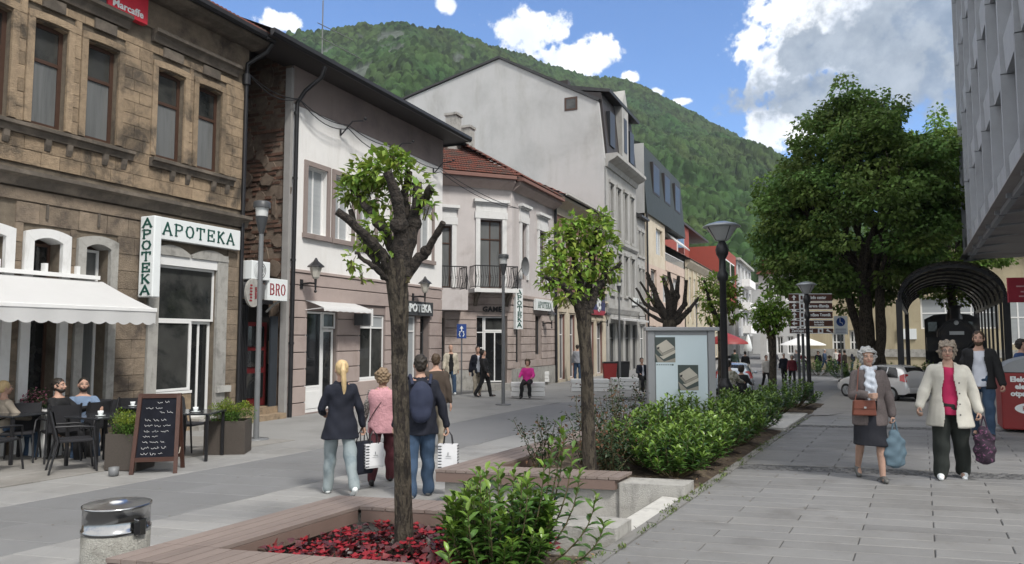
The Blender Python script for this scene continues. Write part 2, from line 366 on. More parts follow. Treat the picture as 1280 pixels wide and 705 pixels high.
# ------------------------------------------------------------------ planters with plank benches
def para(x0, x1, y0, y1, z0, z1):                            # block whose long sides follow the tilted rows (x0..x1), y0 and y1 given at x=-4.88
    f = lambda x: (x+4.88)*TILT
    b_ = MB(); lo = [(x0, y0+f(x0), z0), (x1, y0+f(x1), z0), (x1, y1+f(x1), z0), (x0, y1+f(x0), z0)]
    hi = [(p[0], p[1], z1) for p in lo]; b_.grid([lo, hi], sm=False, closed=True); b_.face(hi); b_.face(lo[::-1]); return b_
SEAT = .17
def planter(name, label, yf, yb, bench_to, seat_back, long_to=None):
    r_ = thing(name, label, 'planter', (-4.88, yf, -.28)); OFF[r_.name] = (-4.88, yf, -.28)
    # concrete walls set in from the plank edge
    para(-4.82, -4.60, yf+.1, yb-.02, -.34, SEAT-.06).build('side_wall', M['conc'], r_, bevel=.008)
    para(-4.58, -2.24, yf+.08, yf+.36, -.34, SEAT-.07).build('front_wall', M['conc'], r_, bevel=.008)
    if seat_back is not None: para(-4.58, -2.24, yb-.34, yb-.06, -.34, SEAT-.07).build('back_wall', M['conc'], r_, bevel=.008)
    # planks, all parallel to the pavement
    T = .028; pw = .118
    def plank(xc, ya, yb_, kind='plank'):
        f = lambda x: (x+4.88)*TILT; h = pw/2-.004
        b_ = MB(); lo = [(xc-h, ya+f(xc-h), SEAT-T), (xc+h, ya+f(xc+h), SEAT-T), (xc+h, yb_+f(xc+h), SEAT-T), (xc-h, yb_+f(xc-h), SEAT-T)]
        hi = [(p[0], p[1], SEAT) for p in lo]; b_.grid([lo, hi], sm=False, closed=True); b_.face(hi); b_.face(lo[::-1]); b_.build(kind, M['plank'], r_, bevel=.004)
    n = int(round((bench_to+4.88)/pw))
    side = [-4.88+pw*(i+.5) for i in range(n)]
    for i, xc in enumerate(side):
        if i < 4:
            cut = yf+.42; plank(xc, yf, cut)
            yy = cut+.006
            end = yb
            while yy < end-.01:
                e_ = min(end, yy+2.4); plank(xc, yy, e_-.006); yy = e_
        else:
            plank(xc, yf, yf+.40)
            if seat_back: plank(xc, yb-.40, yb)
    # fascia boards under the seat edge
    def fascia(x0, x1, y0, z0=SEAT-.135, dep=.02):
        para(x0, x1, y0, y0+dep, z0, SEAT-T-.004).build('fascia_board', M['fascia'], r_)
    fascia(-4.87, bench_to-.005, yf+.006)
    fascia(-4.39, bench_to-.005, yf+.375)
    if seat_back: fascia(-4.39, bench_to-.005, yb-.395); fascia(-4.87, bench_to-.005, yb-.028)
    f = lambda x: (x+4.88)*TILT
    for xa in (-4.875, -4.425):
        MB().box(xa, xa+.02, yf+.03+(.36 if xa > -4.5 else 0)+f(xa), yb-.03-(.38 if xa > -4.5 and seat_back else 0)+f(xa), SEAT-.135, SEAT-T-.004).build('fascia_board', M['fascia'], r_)
    MB().box(bench_to-.022, bench_to-.002, yf+.03+f(bench_to), yf+.37+f(bench_to), SEAT-.135, SEAT-T-.004).build('fascia_board', M['fascia'], r_)
    return r_
P1 = planter('planter', 'nearest planter box with wooden plank bench rim around red begonias', 3.15, 5.45, -3.0, True)
P2 = planter('planter', 'second planter box with plank bench corner around rose bushes and a pollard tree', 7.02, 19.5, -2.92, None)
tag(P1, group='plank bench planters'); tag(P2, group='plank bench planters')
# exposed concrete beam ends and the pale ledge between the two boxes
fx_ = lambda x: (x+4.88)*TILT
for P, y0_, x0_ in ((P1, 5.45-.38, -2.97), (P2, 7.06, -2.90)):
    para(x0_, -2.235, y0_, y0_+.37, -.3, .105).build('concrete_beam', M['conc'], P, bevel=.012)
def soil(name, x0, x1, ya, yb, z):
    b_ = MB(); nx, ny = 14, max(6, int((yb-ya)/.25)); rr_ = random.Random(5)
    b_.grid([[(x0+(x1-x0)*i/nx, ya+(yb-ya)*j/ny+fx_(x0+(x1-x0)*i/nx), z+rr_.uniform(-.02, .03)-(.0 if 0 < i < nx and 0 < j < ny else .03)) for i in range(nx+1)] for j in range(ny+1)], sm=True)
    return b_.build(name, M['soil'], kind='structure')
soil('soil_bed', -4.59, -2.2, 3.5, 5.15, -.12); soil('soil_bed_beyond', -4.59, -2.2, 7.35, 19.5, .02)
ledge = MB()
for ya, yb in ((5.86-.5, 7.62-.02),):
    ledge.box(-2.45, -2.185, 5.86, 7.70, -.3, -.004)
lg = ledge.build('ledge', M['conc_light'], bevel=.01, kind='structure')
gapf = MB(); gapf.face([(-4.88, 5.3, -.262), (-2.4, 5.9, -.262), (-2.4, 8, -.262), (-4.88, 7.3, -.262)]); gapf.build('gap_paving', M['slab_light'], kind='structure')
l2 = MB(); l2.box(-2.62, -2.185, 14.0, 17.0, -.3, .06); l2.build('far_ledge', M['conc_light'], bevel=.01, kind='structure')
sheet('square_paving', mat('square paving', (.27, .262, .25), .85, .08, .8, .2, 80, col2=(.21, .20, .19), c2scale=.25), lambda y_: -3.6, lambda y_: 16, 20.5, 64, .006)
# ------------------------------------------------------------------ building materials
M['stone'] = mat('tan sandstone', (.34, .255, .17), .92, .30, 9, 2.0, 40, rnd=.20, col2=(.085, .07, .055), c2=(.45, .68), c2scale=1.3)
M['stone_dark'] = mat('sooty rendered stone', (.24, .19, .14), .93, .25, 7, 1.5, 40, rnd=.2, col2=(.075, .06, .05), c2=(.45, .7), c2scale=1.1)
M['mortar'] = mat('old mortar', (.17, .14, .105), .95, .3, 8, 1, 60, col2=(.08, .065, .05), c2scale=1)
M['soot'] = mat('sooty moulding', (.10, .085, .07), .9, .3, 8, .8, 60, rnd=.1, col2=(.18, .15, .12), c2scale=2)
M['brick'] = mat('old red brick', (.16, .088, .062), .92, .3, 10, 1, 60, rnd=.3, col2=(.10, .075, .06), c2=(.45, .7), c2scale=1.6)
M['bmortar'] = mat('crumbling mortar', (.20, .155, .12), .95, .3, 10, 1.2, 50, col2=(.09, .065, .05), c2scale=1.2)
M['wood_frame'] = mat('brown window wood', (.06, .032, .022), .5, .2, 12)
M['white_paint'] = mat('white paint', (.72, .72, .71), .5, .05, 4, col2=(.55, .55, .54), c2=(.6, .9), c2scale=3)
M['white_wall'] = mat('white render', (.77, .76, .74), .9, .05, 1.5, .25, 120, col2=(.60, .585, .56), c2=(.5, .9), c2scale=.5)
M['mauve'] = mat('pinkish brown render', (.385, .315, .288), .9, .07, 3, .4, 120, rnd=.04, col2=(.24, .185, .175), c2=(.5, .9), c2scale=1)
M['mauve_dark'] = mat('mauve frieze render', (.265, .218, .20), .9, .06, 2, .3, 100, col2=(.21, .17, .165), c2scale=.6)
M['black_metal'] = mat('black painted metal', (.018, .018, .02), .4, .2, 8)
M['dark_metal'] = mat('dark grey metal', (.055, .058, .062), .45, .15, 6)
M['grey_metal'] = mat('grey painted steel', (.15, .155, .16), .45, .1, 6)
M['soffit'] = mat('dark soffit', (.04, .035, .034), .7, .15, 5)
M['roof_red'] = mat('weathered red tile', (.175, .062, .045), .9, .35, 9, .6, 60, rnd=.2, col2=(.10, .072, .062), c2=(.42, .62), c2scale=1.8)
M['roof_dark'] = mat('dark sheet roof', (.03, .03, .032), .5, .15, 3)
M['cream'] = mat('cream render', (.52, .46, .365), .9, .07, 2, .2, 100, col2=(.45, .38, .28), c2scale=.6)
M['peach'] = mat('peach render', (.50, .395, .33), .9, .07, 2, .2, 100, col2=(.42, .31, .25), c2=(.5, .8), c2scale=.6)
M['pinkwall'] = mat('pale mauve render', (.52, .485, .475), .9, .06, 2, .25, 100, col2=(.36, .32, .31), c2=(.5, .85), c2scale=.7)
M['rustic'] = mat('rusticated pink stone', (.40, .335, .305), .9, .10, 4, .5, 90, rnd=.06, col2=(.24, .19, .175), c2=(.5, .8), c2scale=1)
M['grey_wall'] = mat('grey render', (.45, .45, .445), .9, .05, .8, .3, 60, col2=(.335, .335, .33), c2=(.45, .8), c2scale=.25)
M['grey_front'] = mat('stone grey front', (.36, .355, .34), .9, .08, 2, .3, 80, col2=(.27, .265, .25), c2=(.5, .8), c2scale=.6)
M['brown_front'] = mat('brown red front', (.21, .115, .095), .9, .1, 3, .3, 80)
M['green_mansard'] = mat('dark green cladding', (.018, .024, .021), .6, .15, 2)
M['mansard'] = mat('dark brown cladding', (.028, .023, .023), .6, .15, 2)
M['red_wall'] = mat('brick red render', (.26, .058, .042), .85, .08, 2)
M['white_trim'] = mat('white stucco trim', (.66, .66, .65), .85, .06, 5, .3, 90, col2=(.52, .51, .49), c2=(.55, .85), c2scale=2.5)
M['yellow_wall'] = mat('ochre render', (.47, .42, .31), .9, .08, 2, col2=(.38, .31, .21), c2scale=.4)
M['beige_wall'] = mat('old beige plaster', (.40, .345, .235), .92, .10, 1.2, .3, 60, col2=(.27, .22, .15), c2=(.5, .78), c2scale=.6)
M['panel_blue'] = mat('grey concrete panel', (.36, .375, .40), .85, .08, 3, .5, 60, rnd=.06)
M['ceil'] = mat('plastered soffit', (.36, .34, .33), .9, .06, .8, col2=(.28, .26, .25), c2scale=.5)
M['glass'] = mat('window glass', (.055, .056, .053), .05, .3, 1.5, spec=.6, col2=(.018, .02, .02), c2=(.42, .62), c2scale=.9); M['glass_dark'] = mat('dark shop glass', (.014, .015, .016), .05, .3, 1.5, spec=.55, col2=(.060, .056, .050), c2=(.52, .72), c2scale=1.6)  # blotches put into both pane colours imitate reflections and interior tones
M['glass_far'] = glass('dull dark glass', (.02, .022, .026), .35, .25)
M['curtain'] = mat('glass with net curtain', (.15, .155, .155), .12, .12, 2, spec=.6, stretch=(1, 1, .1), col2=(.09, .095, .095), c2scale=3)
M['blind'] = mat('glass with pale blind', (.34, .36, .37), .2, .1, 2, spec=.5, stretch=(.2, .2, 6))
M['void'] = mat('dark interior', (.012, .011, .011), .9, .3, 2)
M['ink'] = mat('green black lettering', (.012, .07, .055), .5); M['signw'] = mat('white sign face', (.72, .75, .75), .35, .03, 2)
M['red_ink'] = mat('dark red lettering', (.25, .02, .03), .5)

for k_, sc_, lo_, hi_, dk_, st_ in (('white_wall', 2.2, .48, .80, .80, (1, 1, .16)), ('grey_wall', .9, .46, .80, .80, (1, 1, .22)), ('pinkwall', 2.0, .48, .8, .78, (1, 1, .18)), ('mauve', 2.5, .5, .8, .78, (1, 1, .3)), ('mauve_dark', 2, .48, .8, .78, (1, 1, .15)), ('rustic', 2.5, .45, .75, .72, (1, 1, .4)), ('grey_front', 2, .45, .75, .75, (1, 1, .2)), ('cream', 1.6, .48, .8, .75, (1, 1, .2)), ('peach', 1.2, .48, .8, .75, (1, 1, .2)), ('beige_wall', .7, .45, .75, .7, (1, 1, .25)), ('panel_blue', 1.6, .5, .8, .74, (1, 1, .35)), ('white_trim', 5, .5, .8, .72, (1, 1, .3)), ('ceil', .6, .5, .8, .8, None), ('roof_dark', 3, .45, .8, 1.6, (1, 1, 1))): weather(M[k_], sc_, lo_, hi_, dk_, st_, (1, .98, .94))
def wall(b, x0, x1, z0, z1, holes=(), y=0.0, t=.2, mi=0, ends=True, back=None):
    """front face at y with rectangular holes (a,b,c,d)=(x0,x1,z0,z1) and reveals t deep"""
    X = sorted({x0, x1, *[h[0] for h in holes], *[h[1] for h in holes]}); Z = sorted({z0, z1, *[h[2] for h in holes], *[h[3] for h in holes]})
    X = [v for v in X if x0-1e-6 <= v <= x1+1e-6]; Z = [v for v in Z if z0-1e-6 <= v <= z1+1e-6]
    for i in range(len(X)-1):
        j = 0
        while j < len(Z)-1:
            cx_, cz_ = (X[i]+X[i+1])/2, (Z[j]+Z[j+1])/2
            if any(h[0] < cx_ < h[1] and h[2] < cz_ < h[3] for h in holes): j += 1; continue
            k = j
            while k+1 < len(Z)-1 and not any(h[0] < cx_ < h[1] and h[2] < (Z[k+1]+Z[k+2])/2 < h[3] for h in holes): k += 1
            b.face([(X[i], y, Z[j]), (X[i+1], y, Z[j]), (X[i+1], y, Z[k+1]), (X[i], y, Z[k+1])], mi); j = k+1
    for a, c, d_, e in holes:
        a, c, d_, e = max(a, x0), min(c, x1), max(d_, z0), min(e, z1)
        b.face([(a, y, d_), (a, y, e), (a, y+t, e), (a, y+t, d_)], mi); b.face([(c, y, e), (c, y, d_), (c, y+t, d_), (c, y+t, e)], mi)
        b.face([(a, y, e), (c, y, e), (c, y+t, e), (a, y+t, e)], mi); b.face([(a, y, d_), (a, y+t, d_), (c, y+t, d_), (c, y, d_)], mi)
    return b
def window(par, x0, x1, z0, z1, y=.12, fr='white_paint', gl='glass', mull=(), trans=(), fw=.06, name='window', sill=None, glt=None, ft=.05):
    """frame with its mullions and one pane object per light"""
    f = MB(); f.box(x0, x0+fw, y-ft, y, z0, z1); f.box(x1-fw, x1, y-ft, y, z0, z1); f.box(x0+fw, x1-fw, y-ft, y, z0, z0+fw); f.box(x0+fw, x1-fw, y-ft, y, z1-fw, z1)
    mx_ = [x0+(x1-x0)*q for q in mull]; tz = [z0+(z1-z0)*q for q in trans]; h = fw*.42
    for q in mx_: f.box(q-h, q+h, y-ft*.9, y-.002, z0+fw, z1-fw)
    for q in tz: f.box(x0+fw, x1-fw, y-ft*1.1, y-.004, q-h, q+h)
    o = f.build(name, M[fr], par)
    xs_ = [x0+fw]+mx_+[x1-fw]; zs_ = [z0+fw]+tz+[z1-fw]
    for j in range(len(zs_)-1):
        for i in range(len(xs_)-1):
            g_ = glt if (glt and j == len(zs_)-2) else gl
            MB().box(xs_[i]-.01, xs_[i+1]+.01, y-ft*.55, y-ft*.3, zs_[j]-.01, zs_[j+1]+.01).build('pane', M[g_], o)
    if sill: MB().box(x0-.06, x1+.06, -sill, y, z0-.06, z0-.003).build('sill', M[fr if isinstance(sill, float) and sill < .2 else 'white_trim'], o)
    return o
def strip(par, name, mt, x0, x1, prof, bevel=0):                # moulding: profile (y, z) run along x
    return MB().prism(prof, x0, x1, 'x').build(name, M[mt], par, bevel=bevel)
def arch_fill(b, x0, x1, zs, zt, y0, y1, n=8):                  # spandrels closing a rectangular hole to a segmental arch
    for sgn in (-1, 1):
        xm = (x0+x1)/2; pts = []
        for i in range(n+1):
            u = i/n; x = xm+sgn*(x1-x0)/2*u; pts.append((x, zt-(zt-zs)*u*u))
        poly = pts+[(xm+sgn*(x1-x0)/2, zt+.001), (xm, zt+.001)]
        if sgn > 0: poly = poly[::-1]
        b.prism(poly, y0, y1, 'y')
    return b
RZ = pi/2+radians(5.55)
def house(name, label, s0, z=-.5):
    p = FQ+FD*s0; return thing(name, label, 'building', (p.x, p.y, z), RZ, 'houses along the street', off=(s0, 0, z))
def text(body, size, mt, par, loc, rot=(pi/2, 0, 0), ext=.006, off=0.0, name='lettering', align='CENTER', sx=1.0, sp=1.0, off_parent=True):
    cu = bpy.data.curves.new(name, 'FONT'); cu.body = body; cu.size = size; cu.extrude = ext; cu.offset = off; cu.align_x = align; cu.align_y = 'CENTER'; cu.space_character = sp; cu.resolution_u = 2
    me = bake(bpy.data.objects.new('tmp', cu)); me.materials.clear(); me.materials.append(mt)
    o = bpy.data.objects.new(name, me); COL.objects.link(o); o.parent = par
    if off_parent and par is not None:
        q = par
        while q is not None and q.name not in OFF: q = q.parent
        if q is not None: loc = Vector(loc)-Vector(OFF[q.name])
    o.location = loc; o.rotation_euler = rot; o.scale = (sx, 1, 1); return o
GLY = {  # slab-serif capitals as strokes in a unit box: lines, then serif positions
 'A': ([(0.05, 0, .5, 1), (.95, 0, .5, 1), (.25, .32, .75, .32)], [(.05, 0), (.95, 0)]),
 'P': ([(.18, 0, .18, 1), (.18, .97, .6, .97), (.6, .97, .86, .86), (.86, .86, .86, .6), (.86, .6, .6, .48), (.6, .48, .18, .48)], [(.2, 0), (.1, .97)]),
 'O': ([(.5, 1, .2, .88), (.2, .88, .06, .5), (.06, .5, .2, .12), (.2, .12, .5, 0), (.5, 0, .8, .12), (.8, .12, .94, .5), (.94, .5, .8, .88), (.8, .88, .5, 1)], []),
 'T': ([(.5, 0, .5, 1), (.03, .97, .97, .97), (.05, .97, .05, .76), (.95, .97, .95, .76)], [(.5, 0)]),
 'E': ([(.18, 0, .18, 1), (.1, .97, .9, .97), (.1, .03, .92, .03), (.18, .5, .66, .5), (.9, .97, .9, .78), (.92, .03, .92, .24), (.66, .6, .66, .4)], []),
 'K': ([(.18, 0, .18, 1), (.2, .42, .82, 1), (.38, .56, .88, 0)], [(.18, 0), (.18, .97), (.82, .97), (.88, 0)]),
 'B': ([(.18, 0, .18, 1), (.1, .97, .62, .97), (.62, .97, .84, .84), (.84, .84, .84, .64), (.84, .64, .62, .52), (.62, .52, .18, .52), (.62, .52, .9, .38), (.9, .38, .9, .16), (.9, .16, .64, .03), (.64, .03, .1, .03)], []),
 'R': ([(.18, 0, .18, 1), (.1, .97, .6, .97), (.6, .97, .84, .84), (.84, .84, .84, .62), (.84, .62, .6, .5), (.6, .5, .18, .5), (.55, .5, .86, 0)], [(.18, 0), (.88, 0)]),
 'F': ([(.18, 0, .18, 1), (.1, .97, .9, .97), (.18, .5, .66, .5)], [(.18, 0)])}
def serif_word(word, x0, z0, cw, ch, gap, y, mt, par, vertical=False, th=.14, name='letter'):
    """each letter is one object; x0,z0 the lower left (upper left when the word runs down)"""
    for i, c in enumerate(word):
        ox, oz = (x0, z0-(i+1)*ch-i*gap) if vertical else (x0+i*(cw+gap), z0)
        b = MB(); L_, S_ = GLY[c]
        for k, (a, b_, c_, d_) in enumerate(L_):
            P0 = Vector((ox+a*cw, y-.004-.0004*k, oz+b_*ch)); P1 = Vector((ox+c_*cw, y-.004-.0004*k, oz+d_*ch)); dd = (P1-P0).normalized(); nn = Vector((-dd.z, 0, dd.x))
            w = th*cw*(1.0 if abs(dd.z) > .6 else .62); P0 -= dd*w*.35; P1 += dd*w*.35
            q = [P0+nn*w/2, P0-nn*w/2, P1-nn*w/2, P1+nn*w/2]; b.face(q); b.face([p+Vector((0, .004, 0)) for p in q]); b.grid([q, [p+Vector((0, .004, 0)) for p in q]], sm=False, closed=True)
        for k, (a, c_) in enumerate(S_):
            cx_, cz_ = ox+a*cw, oz+c_*ch; b.box(cx_-.17*cw, cx_+.17*cw, y-.0085-.0003*k, y-.001, cz_-.035*ch, cz_+.035*ch)
        b.build(name, mt, par)

# ================================================================== B1 old stone house with the pharmacy
H1 = house('stone_house', 'old tan stone two-storey house with brown windows, over a white awning and a pharmacy', -12.0, -.35)
up = [(-9.75, -9.05, 5.36, 7.2), (-8.65, -7.95, 5.36, 7.2), (-7.75, -7.1, 5.36, 7.2), (-6.72, -6.1, 5.36, 7.2), (-5.72, -5.06, 5.36, 7.2), (-4.16, -3.46, 5.36, 7.2), (-3.10, -2.42, 5.36, 7.2)]
low = [(-9.3, -8.4, -.3, 3.42), (-8.1, -7.05, -.3, 3.42), (-6.57, -6.06, -.3, 3.4), (-5.6, -5.1, .1, 3.4)]
shop = (-3.96, -2.42, -.3, 3.36)
b = MB(); wall(b, -12, -1.65, -.35, 4.27, low+[shop], 0, .34); wall(b, -12, -1.65, 4.27, 8.5, up, 0, .26)
b.build('wall', M['mortar'], H1)
b = MB(); b.face([(-1.65, 0, -.35), (-1.65, 9, -.35), (-1.65, 9, 8.5), (-1.65, 0, 8.5)]); b.face([(-12, 9, -.35), (-12, 0, -.35), (-12, 0, 8.5), (-12, 9, 8.5)]); b.face([(-1.65, 9, -.35), (-12, 9, -.35), (-12, 9, 8.5), (-1.65, 9, 8.5)]); b.build('rear_wall', M['brick'], H1)
rr = random.Random(11)
def stones(par, x0, x1, z0, z1, ch, holes, mt, y=0.0, wmin=.34, wmax=.62, proud=.009, limit=300, name='stone', stagger=True, seed=1, gap=.010):
    rr = random.Random(seed); z = z0; n = 0; rest = MB(); base = OFF[par.name]; cache = [MB().box(-.5, .5, 0, 1, -.5, .5).mesh(name, M[mt]) for _ in range(1)]
    k = 0
    while z < z1-.05:
        h = min(ch*rr.uniform(.9, 1.1), z1-z); ivs = [(x0, x1)]
        for a, c, d_, e in holes:
            if z+h > d_+.02 and z < e-.02:
                nv = []
                for p, q in ivs:
                    if c <= p or a >= q: nv.append((p, q)); continue
                    if a > p: nv.append((p, a))
                    if c < q: nv.append((c, q))
                ivs = nv
        for p, q in ivs:
            x = p-(rr.uniform(0, wmin) if stagger else 0)
            while x < q:
                w = rr.uniform(wmin, wmax); a, c = max(x, p), min(x+w, q)
                if q-c < .1: c = q
                if c-a > .05:
                    dp = .03+proud*rr.random(); xc, zc = (a+c)/2, z+h/2
                    if n < limit:
                        piece(name, cache[0], par, (xc-base[0], y-dp-base[1], zc-base[2]), (rr.uniform(-.02, .02), 0, rr.uniform(-.012, .012)), (c-a-gap, dp+.02, h-gap)); n += 1
                    else: rest.box(a+gap/2, c-gap/2, y-dp, y+.02, z+gap/2, z+h-gap/2)
                x = c if c >= q else x+w
        z += h; k += 1
    if rest.v: rest.build(name, M[mt], par, kind='stuff')
    return n
grow = lambda hs, m_, t_=.0: [(a-m_, c+m_, d_-.0, e+t_) for a, c, d_, e in hs]
n_ = stones(H1, -8.3, -1.66, 4.62, 7.62, .235, grow(up, .13, .22), 'stone', seed=2, limit=205, wmin=.26, wmax=.52)
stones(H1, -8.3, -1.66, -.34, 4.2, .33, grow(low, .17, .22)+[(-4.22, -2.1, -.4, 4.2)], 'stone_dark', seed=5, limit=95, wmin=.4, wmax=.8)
stones(H1, -12, -8.31, -.34, 7.62, .30, grow(up, .13, .22)+grow(low, .17, .22)+[(-13, -8, 4.2, 4.62)], 'stone', seed=7, limit=0, name='stonework')
for a, c, d_, e in up:                                        # moulded window surrounds with segmental heads
    b = MB(); b.box(a-.12, a-.0, -.055, .02, d_, e+.06); b.box(c, c+.12, -.055, .02, d_, e+.06)
    n = 8
    for i in range(n):
        u0, u1 = i/n, (i+1)/n; f_ = lambda u: e+.0+.03*(1-(2*u-1)**2)
        q = [(a-.12+(c-a+.24)*u0, f_(u0)), (a-.12+(c-a+.24)*u1, f_(u1)), (a-.12+(c-a+.24)*u1, f_(u1)+.13), (a-.12+(c-a+.24)*u0, f_(u0)+.13)]
        b.prism(q[::-1], -.062, .02, 'y')
    arch_fill(b, a, c, e-.03, e+.005, .0, .2); b.build('window_surround', M['stone'], H1)
    window(H1, a, c, d_, e, .17, 'wood_frame', 'curtain', (), (.64,), .075, glt='glass')
    b = MB(); b.box(a+.1, c-.1, -.075, -.02, e+.26, e+.46); b.build('keystone', M['soot'], H1)
for x0, x1 in ((-12.0, -4.72), (-4.3, -2.05)):                  # sill courses on little consoles
    strip(H1, 'sill_course', 'soot', x0, x1, [(.0, 5.12), (.0, 5.30), (-.17, 5.30), (-.17, 5.24), (-.12, 5.22), (-.09, 5.12)][::-1])
    x = x1-.12; k = 0
    while x > max(x0, -8.4):
        MB().prism([(0, 4.9), (0, 5.118), (-.10, 5.118), (-.09, 5.02), (-.05, 4.92)][::-1], x-.10, x, 'x').build('console', M['soot'], H1)
        x -= .40 if k % 2 == 0 else .72; k += 1
for x0, x1 in ((-12.0, -4.9), (-4.34, -2.0)):                   # hood course above the windows
    strip(H1, 'hood_course', 'soot', x0, x1, [(.0, 7.7), (.0, 7.95), (-.2, 7.95), (-.2, 7.88), (-.13, 7.84), (-.08, 7.7)][::-1])
strip(H1, 'string_course', 'soot', -12, -1.6, [(.0, 4.22), (.0, 4.5), (-.26, 4.47), (-.26, 4.40), (-.16, 4.36), (-.10, 4.22)][::-1])
strip(H1, 'band', 'stone_dark', -12, -1.63, [(0, 3.99), (0, 4.18), (-.055, 4.18), (-.055, 3.99)][::-1])
b = MB(); b.box(-12, -1.63, -.045, .02, 7.96, 8.5); b.build('frieze', M['stone_dark'], H1)
strip(H1, 'eaves_cornice', 'soot', -12, -1.5, [(0, 8.5), (0, 8.72), (-.55, 8.72), (-.55, 8.62), (-.45, 8.56), (-.2, 8.5)][::-1])
strip(H1, 'gutter', 'black_metal', -12, -1.45, [(-.55, 8.64), (-.55, 8.76), (-.70, 8.76), (-.70, 8.67), (-.66, 8.62)][::-1])
# tile roof in rows
def tile_roof(par, x0, x1, y0, z0, y1, z1, rows, mt='roof_red', name='roof', wave=.12, skip=None, x0b=None, x1b=None):
    b = MB(); n = rows
    x0b = x0 if x0b is None else x0b; x1b = x1 if x1b is None else x1b
    for i in range(n):
        ya, yb = y0+(y1-y0)*i/n, y0+(y1-y0)*(i+1.12)/n; za, zb = z0+(z1-z0)*i/n+.05, z0+(z1-z0)*(i+1.12)/n
        xa, xb = x0+(x0b-x0)*i/n, x1+(x1b-x1)*i/n
        m_ = max(3, int((xb-xa)/wave*1.0)); r0 = []; r1 = []; r2 = []
        for j in range(m_*2+1):
            x = xa+(xb-xa)*j/(2*m_); h = .022*(j % 2)
            r0.append((x, ya, za-.05+h)); r1.append((x, ya, za+h)); r2.append((x, yb, zb-.045+h))
        b.grid([r0, r1, r2], sm=False)
    return b.build(name, M[mt], par, kind='stuff')
tile_roof(H1, -12, -1.45, -.62, 8.78, 4.5, 11.3, 14)
b = MB(); b.face([(-12, -.62, 8.76), (-1.45, -.62, 8.76), (-1.45, 4.5, 11.26), (-12, 4.5, 11.26)]); b.face([(-12, 9.5, 8.76), (-12, 4.5, 11.26), (-1.45, 4.5, 11.26), (-1.45, 9.5, 8.76)]); b.face([(-1.66, 0, 8.5), (-1.66, 9, 8.5), (-1.66, 4.5, 11.2)]); b.build('roof_deck', M['roof_dark'], H1)
# ground floor openings
def surround(par, a, c, e, w, mt, z0=-.3, rise=.08, y=-.09):
    b = MB(); b.box(a-w, a-.002, y+.004, .05, z0, e-rise+w*.9); b.box(c+.002, c+w, y+.004, .05, z0, e-rise+w*.9); n = 10
    for i in range(n):
        u0, u1 = i/n, (i+1)/n; g0 = lambda u: e-rise+rise*(1-(2*u-1)**2); g1 = lambda u: e-rise+w*.9+(rise*1.1)*(1-(2*u-1)**2)
        X_ = lambda u: a-.002+(c-a+.004)*u; XO = lambda u: a-w+(c-a+2*w)*u
        b.prism([(X_(u0), g0(u0)), (X_(u1), g0(u1)), (XO(u1), g1(u1)), (XO(u0), g1(u0))][::-1], y, .3, 'y')
    return b.build('window_surround', M[mt], par)
for i, (a, c, d_, e) in enumerate(low):
    surround(H1, a, c, e, .16, 'white_trim' if i < 3 else 'conc', z0=d_)
    window(H1, a, c, d_, e-.08, .30, 'wood_frame' if i < 3 else 'white_paint', 'glass_dark' if i < 3 else 'curtain', (), (.72,) if i == 2 else (), .05)
for x in (-6.35, -5.36): MB().box(x-.02, x+.02, -.065, .02, 3.72, 3.98).build('groove', M['soot'], H1)
a, c, d_, e = shop
b = MB(); b.box(a-.24, a-.002, -.07, .03, -.3, 3.5); b.box(c+.002, c+.30, -.07, .03, -.3, 3.5)
for xa, xb in ((a-.24, a+.75), (a+.80, c+.30)):
    n = 10
    for i in range(n):
        u0, u1 = i/n, (i+1)/n; g = lambda u: 3.36+.16*(1-(2*u-1)**2)
        b.prism([(xa+(xb-xa)*u0, 3.36), (xa+(xb-xa)*u1, 3.36), (xa+(xb-xa)*u1, g(u1)+.06), (xa+(xb-xa)*u0, g(u0)+.06)][::-1], -.085, .03, 'y')
b.build('shopfront_surround', M['conc'], H1)
MB().box(a+.004, c-.004, -.05, .2, 3.16, 3.355).build('shutter_box', M['white_paint'], H1)
window(H1, a, c, 2.02, 3.155, .1, 'white_paint', 'glass', (), (), .045, name='shop_window', ft=.06)
window(H1, a, -3.02, .56, 2.018, .1, 'white_paint', 'glass', (), (), .05, name='shop_window', ft=.06)
MB().box(a, -3.02, -.02, .1, -.3, .555).build('stall_riser', M['stone'], H1)
MB().box(a, -3.02, -.04, .1, .50, .555).build('sill', M['white_paint'], H1)
dr = window(H1, -3.0, c-.02, -.05, 2.018, .16, 'white_paint', 'glass_dark', (.45,), (), .06, name='door')
MB().box(-3.0, c, -.25, .3, -.35, -.055).build('doorstep', M['conc'], H1)
MB().box(-2.4, -2.0, -.14, -.0, .46, .60).build('ledge_stone', M['conc_light'], H1)
# signs of the pharmacy: things of their own
def sign_thing(name, label, s, out, z, cat='sign', group=None, rz=RZ):
    p = fac(s, out, z); return thing(name, label, cat, p, rz, group)
sg = sign_thing('shop_sign', 'long white fascia sign reading APOTEKA in green letters above the shop window', -4.25, .02, 3.66)
MB().box(0, 2.36, -.16, 0, 0, .45).build('sign_box', M['signw'], sg, bevel=.01)
serif_word('APOTEKA', .22, .105, .215, .24, .073, -.162, M['ink'], sg, th=.2)
sg = sign_thing('blade_sign', 'tall narrow white blade sign with APOTEKA running down at the awning end', -4.42, .06, 2.45)
MB().box(-.09, .09, -.44, -.05, 0, 1.60).build('sign_box', M['signw'], sg, bevel=.02)
for zz_ in (.3, 1.3): MB().bar((0, -.1, zz_), (0, .06, zz_), .03).build('bracket', M['black_metal'], sg)
hold = bpy.data.objects.new('letters', None); COL.objects.link(hold); hold.parent = sg; hold.location = (-.093, 0, 0); hold.rotation_euler = (0, 0, -pi/2)
